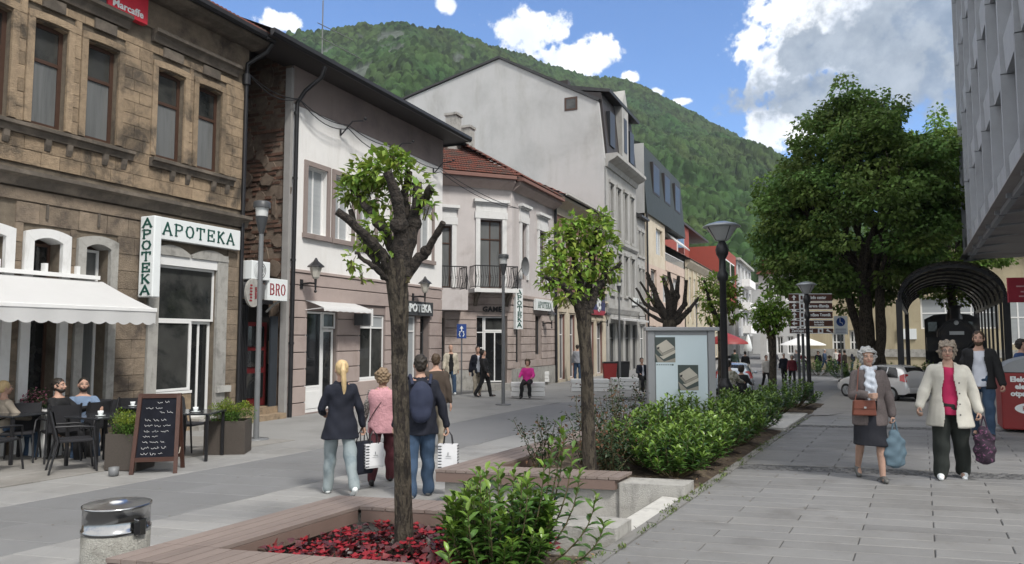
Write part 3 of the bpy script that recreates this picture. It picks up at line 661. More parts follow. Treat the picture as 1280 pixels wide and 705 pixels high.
serif_word('APOTEKA', .125, 1.545, .24, .165, .055, 0, M['ink'], hold, True, th=.2)
# red cafe sign up at the eaves
sg = sign_thing('cafe_sign', 'red and dark eaves-level cafe sign reading Marcaffe in white', -6.2, .03, 7.93)
MB().box(-.9, .72, -.13, 0, .0, .7).build('sign_box', M['dark_metal'], sg); MB().box(.73, 1.62, -.15, 0, -.02, .7).build('red_panel', mat('red sign face', (.55, .03, .05), .4), sg)
text('Marcaffe', .2, M['signw'], sg, (1.17, -.155, .12), off=.004, off_parent=False)
# downpipe between stone house and its neighbour
b = MB(); b.tube([(-1.5, -.62, 8.6), (-1.55, -.5, 8.4), (-1.75, -.12, 8.1), (-1.75, -.1, 7.6)], .05, 8); b.tube([(-1.75, -.1, 7.6), (-1.75, -.1, -.3)], .045, 8); b.cyl(-1.75, -.1, 7.6, 7.85, .09, .09, 10)
b.build('downpipe', M['black_metal'], H1)

# ------------------------------------------------------------------ white awning of the cafe
aw = sign_thing('awning', 'white fabric cafe awning with scalloped front edge', -10.6, 0, 2.73, 'awning')
L_ = 5.32; DP = 1.48; DR = .56
b = MB(); rows = []
for i in range(7):
    u = i/6; rows.append([(-(.0)+L_*j/24, -.12-(DP-.12)*u, -.03-(DR-.03)*u-.02*sin(pi*u)+.004*sin(j*1.1)*u) for j in range(25)])
b.grid(rows); fab = mat('white awning fabric', (.66, .66, .655), .85, .03, 3, .2, 200, trans=.25); b.build('canopy', fab, aw)
b = MB(); n = 24*8; top = []; bot = []
for j in range(n+1):
    x = L_*j/n; ph = (x/.24) % 1; top.append((x, -DP-.03, -DR-.02)); bot.append((x, -DP-.035-.01*sin(x*9), -DR-.24-.045*(1-(2*ph-1)**2)))
b.grid([top, bot]); b.build('valance', fab, aw)
MB().box(-.02, L_+.02, -DP-.045, -DP+.02, -DR-.055, -DR+.015).build('front_bar', M['white_paint'], aw, bevel=.01)
b = MB(); b.box(-.05, L_-.1, -.18, -.03, .0, .07); b.build('wall_rail', M['white_paint'], aw)
for x in (3.4, 4.2, 4.8): MB().box(x, x+.06, -.12, -.02, .07, .22).build('bracket', M['white_paint'], aw)
for x in (.6, 2.7, 4.9): MB().tube([(x, -.05, -.1), (x-.5, -.9, -.42), (x+.1, -DP+.02, -DR-.02)], .02, 6).build('folding_arm', M['white_paint'], aw)

# ================================================================== gap with barber's / BRO door
G_ = house('passage', 'narrow dark passage with red door, iron gate and steps between two houses', -1.65, -.35)
tag(G_, cat='passage'); del G_['group']
zf = .9
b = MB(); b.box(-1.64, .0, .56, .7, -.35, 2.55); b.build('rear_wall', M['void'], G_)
b = MB(); b.box(-1.64, -.16, .12, .56, -.35, -.02); b.box(-1.64, -.16, -.16, .12, -.35, -.18); b.build('step', M['stone'], G_)
b = MB(); b.box(-.98, -.2, .49, .55, .0, 2.05); o = b.build('door', mat('red door paint', (.10, .012, .014), .5), G_)
for z0_, z1_ in ((.2, .8), (.95, 1.35), (1.45, 1.95)): MB().box(-.87, -.31, .465, .486, z0_, z1_).build('pane', M['glass_dark'], o)
ro = MB(); ro.prism([(-1.64+.74+.72*cos(a_), 2.62+.45*sin(a_)) for a_ in [pi*i/12 for i in range(13)]], .35, .41, 'y'); ro.build('arched_transom', M['grey_metal'], G_)
MB().box(-1.62, -.18, .33, .40, 2.5, 2.6).build('beam', M['black_metal'], G_)
for k in range(7): MB().box(-1.62+k*.075, -1.59+k*.075, .1+.02*k, .13+.02*k, .05, 2.45).build('gate_bar', M['black_metal'], G_)
MB().box(-.42, -.17, .16, .21, -.1, 2.2).build('gate_leaf', mat('dark blue grey door', (.03, .036, .044), .6), G_)
b = MB(); b.tube([(-.2, -.02, 2.62), (-.45, .05, 2.5), (-.75, .02, 2.3)], .03, 6); b.build('hose', M['conc'], G_)
sg = sign_thing('hanging_sign', 'white box sign reading BRO in dark red, hung across the passage', -1.04, .16, 2.56)
MB().box(0, .70, -.10, 0, 0, .53).build('sign_box', M['signw'], sg, bevel=.01); serif_word('BRO', .07, .14, .15, .26, .045, -.10, M['red_ink'], sg, th=.24)
sg = sign_thing('oval_sign', 'round grey sign with small red lettering beside the BRO box', -1.30, .30, 2.45)
b = MB(); b.prism([(-.28+.24*cos(2*pi*i/24), .25+.33*sin(2*pi*i/24)) for i in range(24)], -.03, .03, 'y'); b.build('disc', M['conc'], sg)
for i in range(6): MB().box(-.41+.012*(i % 2), -.33, -.036, -.03, .05+.07*i, .09+.07*i).build('letter', M['red_ink'], sg)
text('BERBER', .085, M['red_ink'], sg, (-.22, -.036, .25), rot=(pi/2, pi/2, 0), off_parent=False)
def ac_unit(label, s, out, z, w=.75, h=.5, rz=RZ, pos=None):
    a_ = thing('air_conditioner', label, 'air conditioner', pos or fac(s, out, z), rz, 'outdoor air conditioner units')
    MB().box(-w/2, w/2, -.3, 0, 0, h).build('casing', M['signw'], a_, bevel=.015)
    b = MB()
    for k in range(5): b.lathe([(h*.42-.045*k, 0), (h*.42-.045*k+.01, .012)], 20, (0, 0, 0), cap=False)
    fan = MB(); fan.v = [(p[0]-w*.08, -.302-p[2], p[1]+h*.5) for p in b.v]; fan.f = b.f; fan.m = b.m; fan.smooth = b.smooth; fan.build('fan_grille', M['dark_metal'], a_)
    for sx in (-1, 1): MB().box(sx*w*.35-.015, sx*w*.35+.015, -.3, .02, -.06, -.003).build('bracket', M['grey_metal'], a_)
    return a_
ac_unit('white air conditioner box above the passage between the houses', -1.32, .0, 3.02, .6, .44)

# ================================================================== B2 white house
H2 = house('white_house', 'white rendered house with mauve frieze, ground floor in mauve bands and black roof edge', -.05, -.4)
w2_ = [(.62, 1.45, 4.40, 6.2), (1.80, 2.60, 4.40, 6.2), (2.98, 3.78, 4.40, 6.2), (4.75, 5.65, 4.40, 6.2), (6.4, 7.25, 4.30, 6.15)]
g2 = [(.72, 2.05, -.28, 2.38), (3.1, 4.45, .45, 2.36), (5.75, 6.3, -.28, 2.4), (6.5, 7.15, -.28, 2.4)]
b = MB(); wall(b, 0, 8, 3.36, 7.69, w2_, 0, .22); b.build('upper_wall', M['white_wall'], H2)
b = MB(); b.box(0, 8, -.012, .3, 7.70, 8.695); b.build('frieze', M['mauve_dark'], H2)
b = MB(); wall(b, 0, 8, -.4, 3.36, g2, .035, .3); b.build('lower_wall', M['mauve_dark'], H2)
zc = [-.36, 0.0, .42, .86, 1.29, 1.73, 2.18, 2.62, 3.02, 3.35]
for i in range(len(zc)-1):
    z0_, z1_ = zc[i]+.012, zc[i+1]-.012; ivs = [(0.004, 7.996)]
    for a, c, d_, e in g2:
        if z1_ > d_+.1 and z0_ < e-.1: ivs = [(p, q) for u, v in ivs for p, q in ((u, min(v, a)), (max(u, c), v)) if q-p > .02] if any(u < a < v or u < c < v for u, v in ivs) else ivs
    for p, q in ivs:
        MB().box(p, q, -.022, .034, z0_, z1_).build('rustication_block', M['mauve'], H2, bevel=.012)
strip(H2, 'string_course', 'mauve', 0, 8.0, [(0, 3.352), (0, 3.42), (-.05, 3.42), (-.05, 3.352)][::-1])
for a, c, d_, e in w2_:
    b = MB(); f_ = .13; y_ = -.05
    b.box(a-f_, a-.002, y_, .2, d_, e); b.box(c+.002, c+f_, y_, .2, d_, e); b.box(a-f_, c+f_, y_, .2, e+.002, e+f_); b.box(a-f_-.03, c+f_+.03, y_-.05, .2, d_-.13, d_-.002)
    b.build('window_surround', M['mauve_dark'], H2)
    window(H2, a, c, d_, e, .18, 'white_paint', 'blind', (.5,), (), .055)
b = MB(); b.box(0.0, 8.0, .31, 9.6, -.4, 8.6); b.build('body', M['white_wall'], H2)
# brick flank towards the stone house
b = MB(); b.face([(-.02, 9.6, -.4), (-.02, .04, -.4), (-.02, .04, 9.0), (-.02, 9.6, 9.0)]); b.build('flank', M['bmortar'], H2)
rr = random.Random(3); bm = MB().box(-.06, .0, -.5, .5, -.5, .5).mesh('brick', M['brick']); base = OFF[H2.name]; n = 0; z = 2.9
while z < 8.9 and n < 295:
    y = .1+(.12 if int(z/.085) % 2 else 0)
    while y < 2.3 and n < 295:
        if rr.random() < .62: piece('brick', bm, H2, (-.02-base[0], y+.12-base[1], z-base[2]), (0, rr.uniform(-.02, .02), rr.uniform(-.03, .03)), (rr.uniform(.15, .75), .235, .072)); n += 1
        y += .25
    z += .125
b = MB(); rr2 = random.Random(8)
for _ in range(60):
    y, z = rr2.uniform(.2, 2.3), rr2.uniform(0, 8.8); w_, h_ = rr2.uniform(.15, .6), rr2.uniform(.15, .7); poly = [(y+w_/2*cos(2*pi*i/9)*rr2.uniform(.6, 1.1), z+h_/2*sin(2*pi*i/9)*rr2.uniform(.6, 1.1)) for i in range(9)]
    b.prism(poly[::-1], -.052-.004*_*.1, -.02, 'x')
b.build('plaster_patches', M['bmortar'], H2, kind='stuff')
MB().box(-.10, -.0, -.03, .16, -.35, 8.6).build('corner_pier', mat('grey cement strip', (.30, .29, .28), .9), H2)
# eaves: soffit, black gutter, roof
E0, E1 = -1.75, 8.55; OV = -.78
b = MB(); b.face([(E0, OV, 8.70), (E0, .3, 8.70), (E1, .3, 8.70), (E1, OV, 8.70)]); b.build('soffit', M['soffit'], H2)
strip(H2, 'gutter', 'black_metal', E0, E1, [(OV, 8.69), (OV, 8.86), (OV-.12, 8.86), (OV-.12, 8.76), (OV-.06, 8.69)][::-1])
b = MB(); b.face([(E0, OV-.05, 8.86), (E1, OV-.05, 8.86), (E1, 4.8, 11.4), (E0, 4.8, 11.4)]); b.face([(E0, 10, 8.9), (E0, 4.8, 11.4), (E1, 4.8, 11.4), (E1, 10, 8.9)]); b.face([(E1, OV, 8.62), (E1, 10, 8.62), (E1, 4.8, 11.4)]); b.face([(E0, 10, 8.62), (E0, OV, 8.62), (E0, 4.8, 11.4)]); b.build('roof', M['roof_dark'], H2)
b = MB(); b.tube([(.22, OV-.05, 8.62), (.22, OV+.05, 8.35), (.12, -.3, 8.02), (.03, -.12, 7.7), (.03, -.1, -.38)], .055, 8)
for z_ in (1.5, 3.6, 5.7, 7.4): b.cyl(.03, -.1, z_, z_+.06, .07, .07, 10)
b.build('downpipe', M['black_metal'], H2)
# brackets with insulators and the cable between them
for i, s_ in enumerate((2.0, 4.6, 7.3)):
    b = MB(); b.tube([(s_, -.02, 7.36), (s_, -.1, 7.42), (s_+.1, -.35, 7.75), (s_+.25, -.62, 7.78)], .022, 6); b.ball((s_+.27, -.66, 7.83), .045, 6); b.tube([(s_, -.02, 7.35), (s_, -.02, 7.55)], .03, 6); b.build('cable_bracket', M['black_metal'], H2)
cb = thing('cable', 'slack black cables strung along the white house frieze', 'cable', fac(-1.7, .3, 7.6), RZ, off=(-1.7, -.3, 7.6))
for dz in (0, .1):
    pts = []; an = [(-1.75, -.12, 7.9), (.0, -.2, 7.78), (2.0, -.3, 7.62-dz), (4.6, -.3, 7.62-dz*2), (7.3, -.3, 7.5-dz), (14.0, -.4, 7.2)]
    for (a0, b0) in zip(an[:-1], an[1:]):
        for k in range(8):
            u = k/8; pts.append((a0[0]+(b0[0]-a0[0])*u, a0[1]+(b0[1]-a0[1])*u, a0[2]+(b0[2]-a0[2])*u-(.16+dz)*4*u*(1-u)))
    MB().tube(pts+[an[-1]], .014, 5).build('wire', M['black_metal'], cb)
# shopfronts
window(H2, .74, 1.45, .36, 2.36, .12, 'white_paint', 'glass_dark', (), (), .05, name='shop_window')
MB().box(.74, 1.45, .05, .12, -.28, .355).build('shop_panel', M['white_paint'], H2); MB().box(.82, 1.37, .035, .05, -.18, .26).build('shop_panel', M['white_paint'], H2)
window(H2, 1.47, 2.03, 1.92, 2.36, .12, 'white_paint', 'glass', (), (), .05, name='fanlight'); window(H2, 1.5, 2.0, -.25, 1.90, .16, 'white_paint', 'glass_dark', (), (), .07, name='door')
window(H2, 3.12, 4.43, .47, 2.34, .12, 'white_paint', 'glass', (.5,), (.80,), .05, name='shop_window', glt='blind')
MB().box(3.1, 4.45, .03, .12, -.28, .465).build('shop_panel', M['white_paint'], H2)
window(H2, 5.77, 6.28, -.1, 2.38, .12, 'white_paint', 'blind', (), (.8,), .06, name='door'); window(H2, 6.52, 7.13, -.28, 2.38, .28, 'dark_metal', 'glass_dark', (), (.8,), .05, name='door')
MB().box(2.65, 3.05, -.42, -.12, 2.02, 2.36).build('air_vent', M['dark_metal'], H2)
cn = sign_thing('shop_canopy', 'small slanting white canopy over the shop door of the white house', .62, 0, 2.64, 'canopy')
b = MB(); b.grid([[(2.2*j/16, -.02, .0+.0) for j in range(17)], [(2.2*j/16, -.35, -.1) for j in range(17)], [(2.2*j/16, -.62, -.2) for j in range(17)], [(2.2*j/16, -.64, -.29+.015*(j % 2)) for j in range(17)]]); b.build('canopy', fab, cn)
for x in (0.02, 2.18): MB().bar((x, -.62, -.2), (x, .0, -.25), .02).build('stay', M['white_paint'], cn)
fr_ = sign_thing('sign_frame', 'empty white square sign frame projecting at the canopy end', 3.05, .05, 2.0)
b = MB(); b.box(-.03, .03, -.42, -.02, 0, .05); b.box(-.03, .03, -.42, -.02, .45, .5); b.box(-.03, .03, -.06, -.02, .05, .45); b.box(-.03, .03, -.42, -.38, .05, .45); b.build('frame', M['white_paint'], fr_)
sg = sign_thing('shop_sign', 'dark fascia sign with white capitals reading APOTEKA, half hidden by the nearest tree trunk', 5.2, .06, 2.4)
MB().box(0, 2.0, -.05, 0, 0, .46).build('sign_board', M['dark_metal'], sg); text('APOTEKA', .36, M['signw'], sg, (1.02, -.056, .23), off=.012, ext=.02, off_parent=False, sp=1.05)
def wall_lamp(label, s, z, pos=None, rz=RZ, sc=1.0):
    L = thing('wall_lamp', label, 'wall lamp', pos or fac(s, .0, z), rz, 'old style wall lanterns'); L.scale = (sc, sc, sc)
    MB().box(-.05, .05, -.05, 0, -.12, .12).build('wall_plate', M['black_metal'], L)
    b = MB(); b.tube([(0, -.03, 0), (0, -.3, .02), (0, -.48, .0)], .025, 6); b.tube([(0, -.48, -.18), (0, -.48, .12)], [.02, .035], 8); b.ball((0, -.48, -.2), .04, 6); b.build('arm', M['black_metal'], L)
    b = MB(); b.lathe([(.06, .12), (.09, .16), (.16, .42)], 6, (0, -.48, 0), sm=False); b.build('lamp_glass', mat('frosted lantern glass', (.45, .43, .38), .3, .08), L)
    b = MB(); b.lathe([(.22, .42), (.21, .45), (.06, .58), (.02, .66)], 6, (0, -.48, 0), sm=False); b.build('cap', M['black_metal'], L); return L
wall_lamp('lantern on the white house between passage and shop canopy', .45, 3.05); wall_lamp('lantern on the white house above the dark APOTEKA sign', 6.0, 3.0)
# ================================================================== B3 corner house with chamfer
CS = 14.24; E3 = 8.45
H3 = house('corner_house', 'pale mauve corner house with white window trims, red tile roof and two iron balconies', CS, -.55)
b = MB(); rw = [(15.25, 15.85, 4.27, 6.75), (17.4, 18.3, 4.27, 6.7)]; rg = [(14.62, 15.25, .6, 2.7), (16.9, 17.75, .9, 2.7), (18.15, 18.2, 1, 1.01)]
wall(b, CS, 19.55, 3.55, 8.40, rw, 0, .22); b.build('street_wall', M['pinkwall'], H3)
b = MB(); wall(b, CS, 19.55, -.55, 3.5, rg, .035, .3); b.build('street_wall', M['rustic'], H3)
# chamfer frame: its own empty, x runs to the right, 0 at the corner
CH = thing('corner_front', None, None, (0, 0, 0), -radians(45)); CH.parent = H3; OFF[CH.name] = (0, 0, -.55)
cw = [(-1.47, -.47, 3.75, 6.7), (-3.55, -2.72, 3.75, 6.35)]; cgd = [(-1.6, -.22, -.5, 2.6), (-4.2, -3.0, .3, 2.5)]
b = MB(); wall(b, -5.6, 0, 3.55, 8.40, cw, 0, .22); b.build('chamfer_wall', M['pinkwall'], CH)
b = MB(); wall(b, -5.6, 0, -.55, 3.5, cgd, .035, .3); b.build('chamfer_wall', M['rustic'], CH)
def rustic(par, x0, x1, holes, z0, z1, step, mt='rustic'):
    z = z0
    while z < z1-.1:
        a_, b_ = z+.014, min(z+step, z1)-.014; ivs = [(x0+.004, x1-.004)]
        for a, c, d_, e in holes:
            if b_ > d_+.05 and a_ < e-.05:
                nv = []
                for u, v in ivs:
                    if c <= u or a >= v: nv.append((u, v)); continue
                    if a > u+.02: nv.append((u, a))
                    if c < v-.02: nv.append((c, v))
                ivs = nv
        for u, v in ivs: MB().box(u, v, -.02, .034, a_, b_).build('rustication_block', M[mt], par, bevel=.012)
        z += step
rustic(H3, CS, 19.55, rg, .35, 3.05, .345); rustic(CH, -5.6, 0, cgd, .35, 3.05, .345)
for P_, x0, x1, hs in ((H3, CS+.02, 19.55, [(15.6, 15.62)]), (CH, -5.6, 0, [])):
    b = MB(); b.box(x0, x1, -.06, .034, -.55, .34) if P_ is H3 else (b.box(-2.98, -1.62, -.06, .034, -.55, .34)); b.build('plinth', M['conc'], P_)
    strip(P_, 'string_course', 'rustic', x0, x1, [(0.03, 3.1), (0.03, 3.55), (-.10, 3.55), (-.10, 3.42), (-.03, 3.36), (-.03, 3.1)][::-1])
    strip(P_, 'cornice', 'mauve', x0, x1, [(0, 8.05), (0, 8.42), (-.42, 8.42), (-.42, 8.30), (-.30, 8.22), (-.08, 8.05)][::-1])
    strip(P_, 'gutter', 'brown_front', x0-.1, x1, [(-.25, 8.43), (-.05, 8.78), (-.45, 8.62), (-.58, 8.56), (-.58, 8.43)][::-1])
def trim_window(P_, a, c, d_, e, door=False, deep=.18):
    b = MB(); w_ = .2; b.box(a-w_, a-.002, -.07, .1, d_, e+.05); b.box(c+.002, c+w_, -.07, .1, d_, e+.05); b.box(a-w_-.04, c+w_+.04, -.09, .1, e+.052, e+.35)
    b.box(a-w_, c+w_, -.06, .1, e+.36, e+.72); b.box(a-w_-.1, c+w_+.1, -.22, .1, e+.74, e+.86); b.box(a-w_-.05, c+w_+.05, -.14, .1, e+.68, e+.738)
    b.build('window_surround', M['white_trim'], P_)
    window(P_, a, c, d_, e, deep, 'wood_frame', 'curtain', (.5,), (.72,), .07)
for q in cw: trim_window(CH, *q)
for q in rw: trim_window(H3, *q)
for q in rg[:2]: window(H3, *q, .22, 'dark_metal', 'glass_dark', (), (), .05)
window(CH, -1.58, -1.22, .6, 2.58, .25, 'white_paint', 'glass_dark', (), (.33, .66), .05, name='side_light'); window(CH, -1.2, -.24, -.2, 1.95, .25, 'white_paint', 'glass_dark', (.5,), (), .06, name='door'); window(CH, -1.2, -.24, 1.96, 2.58, .25, 'white_paint', 'glass', (), (), .06, name='fanlight')
window(CH, *cgd[1], .25, 'dark_metal', 'glass_dark', (), (), .05); MB().box(-1.75, -.1, -.35, .2, -.55, -.24).build('doorstep', M['conc'], CH)
text('GAMES', .30, M['black_metal'], CH, (-.86, -.075, 2.87), off=.012, ext=.02, sp=1.1)
def balcony(P_, x0, x1, z, dep, mt='white_trim', slab=.16, bulge=.16, thick=False):
    B = thing('balcony', None, None); B.parent = P_; B.location = (-OFF[P_.name][0], -OFF[P_.name][1], -OFF[P_.name][2]); OFF[B.name] = (0, 0, 0)
    MB().box(x0, x1, -dep, -.002, z-slab, z).build('balcony_slab', M[mt], B)
    for x in (x0+.2, x1-.35) if not thick else ():
        MB().prism([(-.0, z-.75), (0, z-slab-.002), (-dep*.8, z-slab-.002), (-.25, z-.4)][::-1], x, x+.14, 'x').build('console', M['soot'], B)
    b = MB(); y = -dep+.05; hh = .92
    b.box(x0+.03, x1-.03, y-.02, y+.02, z+hh, z+hh+.04); b.box(x0+.03, x1-.03, y-.012, y+.012, z+.06, z+.085)
    for x in (x0+.05, x1-.05): b.box(x-.02, x+.02, y, -.01, z+hh+.002, z+hh+.038); b.box(x-.012, x+.012, y, -.01, z+.06, z+.085); b.box(x-.018, x+.018, y-.018, y+.018, z, z+hh)
    b.build('railing', M['black_metal'], B); bars = MB(); k = int((x1-x0)/.105)
    for i in range(k+1):
        x = x0+.05+(x1-x0-.1)*i/k; bars.tube([(x, y, z+.07), (x, y-bulge*.6, z+.22), (x, y-bulge, z+.42), (x, y-bulge*.3, z+.7), (x, y, z+hh)], .011, 5)
        if i % 2: bars.tube([(x+.05*cos(a_), y-.01, z+.5+.05*sin(a_)) for a_ in [2*pi*j/8 for j in range(9)]], .008, 4)
    for s_ in (x0+.05, x1-.05):
        for j in range(1, int(dep/.11)): bars.tube([(s_, -j*.11, z+.07), (s_+(bulge*.5 if s_ > (x0+x1)/2 else -bulge*.5), -j*.11, z+.4), (s_, -j*.11, z+hh)], .010, 5)
    for i in range(0, k): pass
    bars.build('baluster', M['black_metal'], B, kind='stuff'); return B
balcony(CH, -1.95, .02, 3.72, .75); balcony(CH, -3.95, -2.3, 3.62, .95, 'pinkwall', .82, .18, True)
b = MB(); b.face([(CS, .0, -.55), (CS-3.96, 3.96, -.55), (CS-3.96, 9.5, -.55), (19.5, 9.5, -.55)]); b.box(CS+.1, 19.5, 4.3, 9.5, -.5, 8.3); b.build('rear_body', M['pinkwall'], H3)
# hipped tile roof: street slope and chamfer slope
tile_roof(H3, CS-.1, 19.6, -.55, 8.62, 3.6, 11.1, 15, x0b=CS+.9, x1b=19.6)
tile_roof(CH, -5.8, .15, -.55, 8.62, 4.6, 11.3, 16, x0b=-2.5, x1b=-.8)
b = MB(); b.face([(CS-.1, -.5, 8.55), (19.6, -.5, 8.55), (19.6, 3.6, 11.05), (CS+1.5, 3.6, 11.05)]); b.face([(CS+1.5, 3.6, 11.05), (19.6, 3.6, 11.05), (19.6, 9.5, 8.5), (CS-4, 9.5, 8.5)]); b.build('roof_deck', M['roof_dark'], H3)
b = MB(); b.face([(-5.8, -.5, 8.5), (.2, -.5, 8.5), (-1., 4.6, 11.2), (-3.2, 4.6, 11.2)]); b.build('roof_deck', M['roof_dark'], CH)
def chimney(P_, x, y, z0, z1, w=.55):
    b = MB(); b.box(x-w/2, x+w/2, y-w/2, y+w/2, z0, z1); b.box(x-w/2-.06, x+w/2+.06, y-w/2-.06, y+w/2+.06, z1+.002, z1+.12); return b.build('chimney', M['conc'], P_)
chimney(H3, 15.2, 3.4, 10.2, 12.0); chimney(H3, 17.0, 3.6, 10.2, 11.9); chimney(H3, 12.3, 5.2, 9, 12.1); chimney(H2, 6.5, 5, 11, 12.0)
b = MB(); b.tube([(19.5, -.1, 8.2), (19.5, -.1, -.5)], .07, 8); b.build('downpipe', M['black_metal'], H3)
an = thing('antenna', 'thin television aerial standing on the roofs before the grey gable', 'antenna', fac(7.5, -5, 11.2), RZ)
MB().tube([(0, 0, -.3), (0, 0, 3.4)], .025, 6).build('mast', M['grey_metal'], an); b = MB(); b.tube([(-.1, 0, 1.9), (2.0, -.4, 1.75)], .018, 5); b.tube([(-.3, 0, 2.4), (1.4, -.4, 2.3)], .018, 5)
b.build('aerial_arm', M['grey_metal'], an)
sg = sign_thing('blade_sign', 'narrow vertical white APOTEKA sign on the corner house right of the balcony', 14.55, .1, 2.05); sg.rotation_euler[2] = RZ-radians(20)
MB().box(-.22, .22, -.14, -.0, 0, 1.75).build('sign_box', M['signw'], sg); serif_word('APOTEKA', -.13, 1.68, .26, .18, .055, -.145, M['ink'], sg, True, th=.22)
sg = sign_thing('shop_sign', 'small pale APOTEKA fascia sign on the corner house street side', 16.6, .06, 2.95); MB().box(0, 2.3, -.12, 0, 0, .52).build('sign_box', M['signw'], sg)
serif_word('APOTEKA', .25, .12, .2, .28, .06, -.125, M['ink'], sg, th=.22)
wall_lamp('lantern on the corner house below the small APOTEKA sign', 17.85, 2.35)
dish = thing('satellite_dish', 'grey satellite dish beside the corner house balcony', 'satellite dish', fac(14.55, .25, 4.75), RZ)
b = MB(); b.lathe([(.02, 0), (.2, .03), (.36, .10), (.42, .16)], 18, cap=False); d_ = MB(); d_.v = [(p[0], -p[2]-.1, p[1]) for p in b.v]; d_.f = b.f; d_.m = b.m; d_.smooth = b.smooth; d_.build('dish', M['grey_metal'], dish); MB().tube([(0, .1, -.3), (0, -.1, 0)], .02, 6).build('arm', M['grey_metal'], dish)

# ================================================================== B3b low cream and brown house
def simple_house(name, label, s0, s1, z_e, wins, front, body, depth=9, base=None, inset=0.0, z0=-.6, ztop=None, gl='curtain', fr='white_paint', sur=None, deep=.2):
    H = house(name, label, s0, z0); b = MB(); wall(b, s0+.02, s1-.02, z0, z_e, wins, inset, deep); b.build('front_wall', M[front], H)
    b = MB(); b.box(s0+.02, s1-.02, inset+deep+.05, depth, z0, z_e); b.build('body', M[body], H)
    for w_ in wins:
        window(H, *w_, inset+deep-.04, fr, gl, (.5,) if w_[1]-w_[0] > .8 else (), (.68,), .06)
        if sur: MB().box(w_[0]-.14, w_[1]+.14, inset-.08, inset-.002, w_[3]+.08, w_[3]+.3).build('window_hood', M[sur], H)
        if sur:
            b = MB(); b.box(w_[0]-.13, w_[0]-.01, inset-.05, inset-.002, w_[2], w_[3]+.078); b.box(w_[1]+.01, w_[1]+.13, inset-.05, inset-.002, w_[2], w_[3]+.078); b.box(w_[0]-.18, w_[1]+.18, inset-.1, inset-.002, w_[2]-.16, w_[2]-.01); b.build('window_surround', M[sur], H)
    return H
HB = simple_house('brown_house', 'low two-storey house with brown upper floor, cream trims and cream shopfronts', 19.6, 28.5, 8.4,
   [(20.6+1.75*i, 21.55+1.75*i, 4.5, 6.9) for i in range(5)]+[(20.1, 21.0, -.4, 2.9), (21.7, 22.6, -.4, 2.9), (23.2, 24.1, -.4, 2.9), (24.8, 26.0, -.4, 2.6), (26.5, 27.7, -.4, 2.6)], 'brown_front', 'brown_front', sur='cream', z0=-.6)
b = MB(); wall(b, 19.64, 28.46, -.58, 3.6, [(20.1, 21.0, -.6, 2.9), (21.7, 22.6, -.6, 2.9), (23.2, 24.1, -.6, 2.9), (24.8, 26.0, -.6, 2.6), (26.5, 27.7, -.6, 2.6)], -.04, .038); b.build('shopfront', M['cream'], HB)
strip(HB, 'string_course', 'cream', 19.62, 28.48, [(0, 3.62), (0, 3.9), (-.2, 3.86), (-.2, 3.76), (-.06, 3.62)][::-1]); strip(HB, 'cornice', 'cream', 19.62, 28.48, [(0, 7.9), (0, 8.75), (-.5, 8.72), (-.5, 8.58), (-.3, 8.46), (-.05, 8.3), (-.05, 7.9)][::-1])
tile_roof(HB, 19.6, 28.6, -.6, 8.8, 4.0, 11.0, 13); b = MB(); b.face([(19.6, -.6, 8.76), (28.6, -.6, 8.76), (28.6, 4, 10.96), (19.6, 4, 10.96)]); b.face([(19.6, 4, 10.96), (28.6, 4, 10.96), (28.6, 9, 8.7), (19.6, 9, 8.7)]); b.face([(19.58, -.6, 8.76), (19.58, 4, 11.0), (19.58, 9, 8.76)]); b.build('roof_deck', M['roof_dark'], HB)
strip(HB, 'gutter', 'conc_light', 19.6, 28.6, [(-.6, 8.76), (-.6, 8.88), (-.72, 8.88), (-.72, 8.8)][::-1])
sg = sign_thing('shop_sign', 'blue and red fascia sign with a white football on the brown house', 22.6, .12, 3.0); MB().box(0, 5.2, -.08, 0, .28, 1.05).build('sign_box', mat('dark blue sign', (.03, .035, .11), .5), sg); MB().box(.0, 5.2, -.085, 0, 0, .275).build('red_band', mat('red band', (.3, .03, .05), .5), sg)
b = MB(); b.prism([(3.9+.42*cos(2*pi*i/20), .6+.42*sin(2*pi*i/20)) for i in range(20)], -.10, -.081, 'y'); b.build('football', M['signw'], sg)
b = MB(); b.prism([(3.9+.13*cos(2*pi*i/5), .6+.13*sin(2*pi*i/5)) for i in range(5)], -.104, -.1005, 'y')
b.build('football_patch', M['black_metal'], sg)
for q in range(5): b = MB(); b.prism([(3.9+.34*cos(2*pi*q/5)+.1*cos(2*pi*i/5), .6+.34*sin(2*pi*q/5)+.1*sin(2*pi*i/5)) for i in range(5)], -.104, -.1005, 'y').build('football_patch', M['black_metal'], sg)
for k_, (a_, c_) in enumerate(((.25, .95), (1.05, 1.5), (1.6, 2.4))): MB().box(a_, c_, -.088, -.081, .62, .82).build('printed_patch', M['signw'], sg)
wall_lamp('lantern on the brown house under the football sign', 27.3, 2.6)
# ================================================================== B4 tall grey house with blank gable
S4 = 28.55
H4 = house('tall_grey_house', 'tall grey house with huge blank gable wall, dark mansard and ornate front', S4, -.6)
gw = MB(); prof = [(0, -.6), (0, 12.72), (-.02, 12.74), (.35, 16.35), (7.1, 20.1), (13.9, 18.4), (17, 17.5), (17, -.6)]
gw.prism([(y, z) for y, z in prof], S4, S4+.3, 'x'); gw.build('gable_wall', M['grey_wall'], H4)
b = MB(); b.prism([(.33, 16.36), (7.1, 20.12), (14, 18.42), (17, 17.52), (17, 17.66), (14, 18.56), (7.1, 20.28), (.2, 16.5)], S4-.12, S4+8, 'x'); b.build('roof', M['roof_dark'], H4)
MB().box(S4-.03, S4-.001, 1.7, 2.55, 16.0, 16.85).build('window', M['wood_frame'], H4); MB().box(S4-.035, S4-.031, 1.82, 2.43, 16.12, 16.73).build('pane', M['glass'], H4)
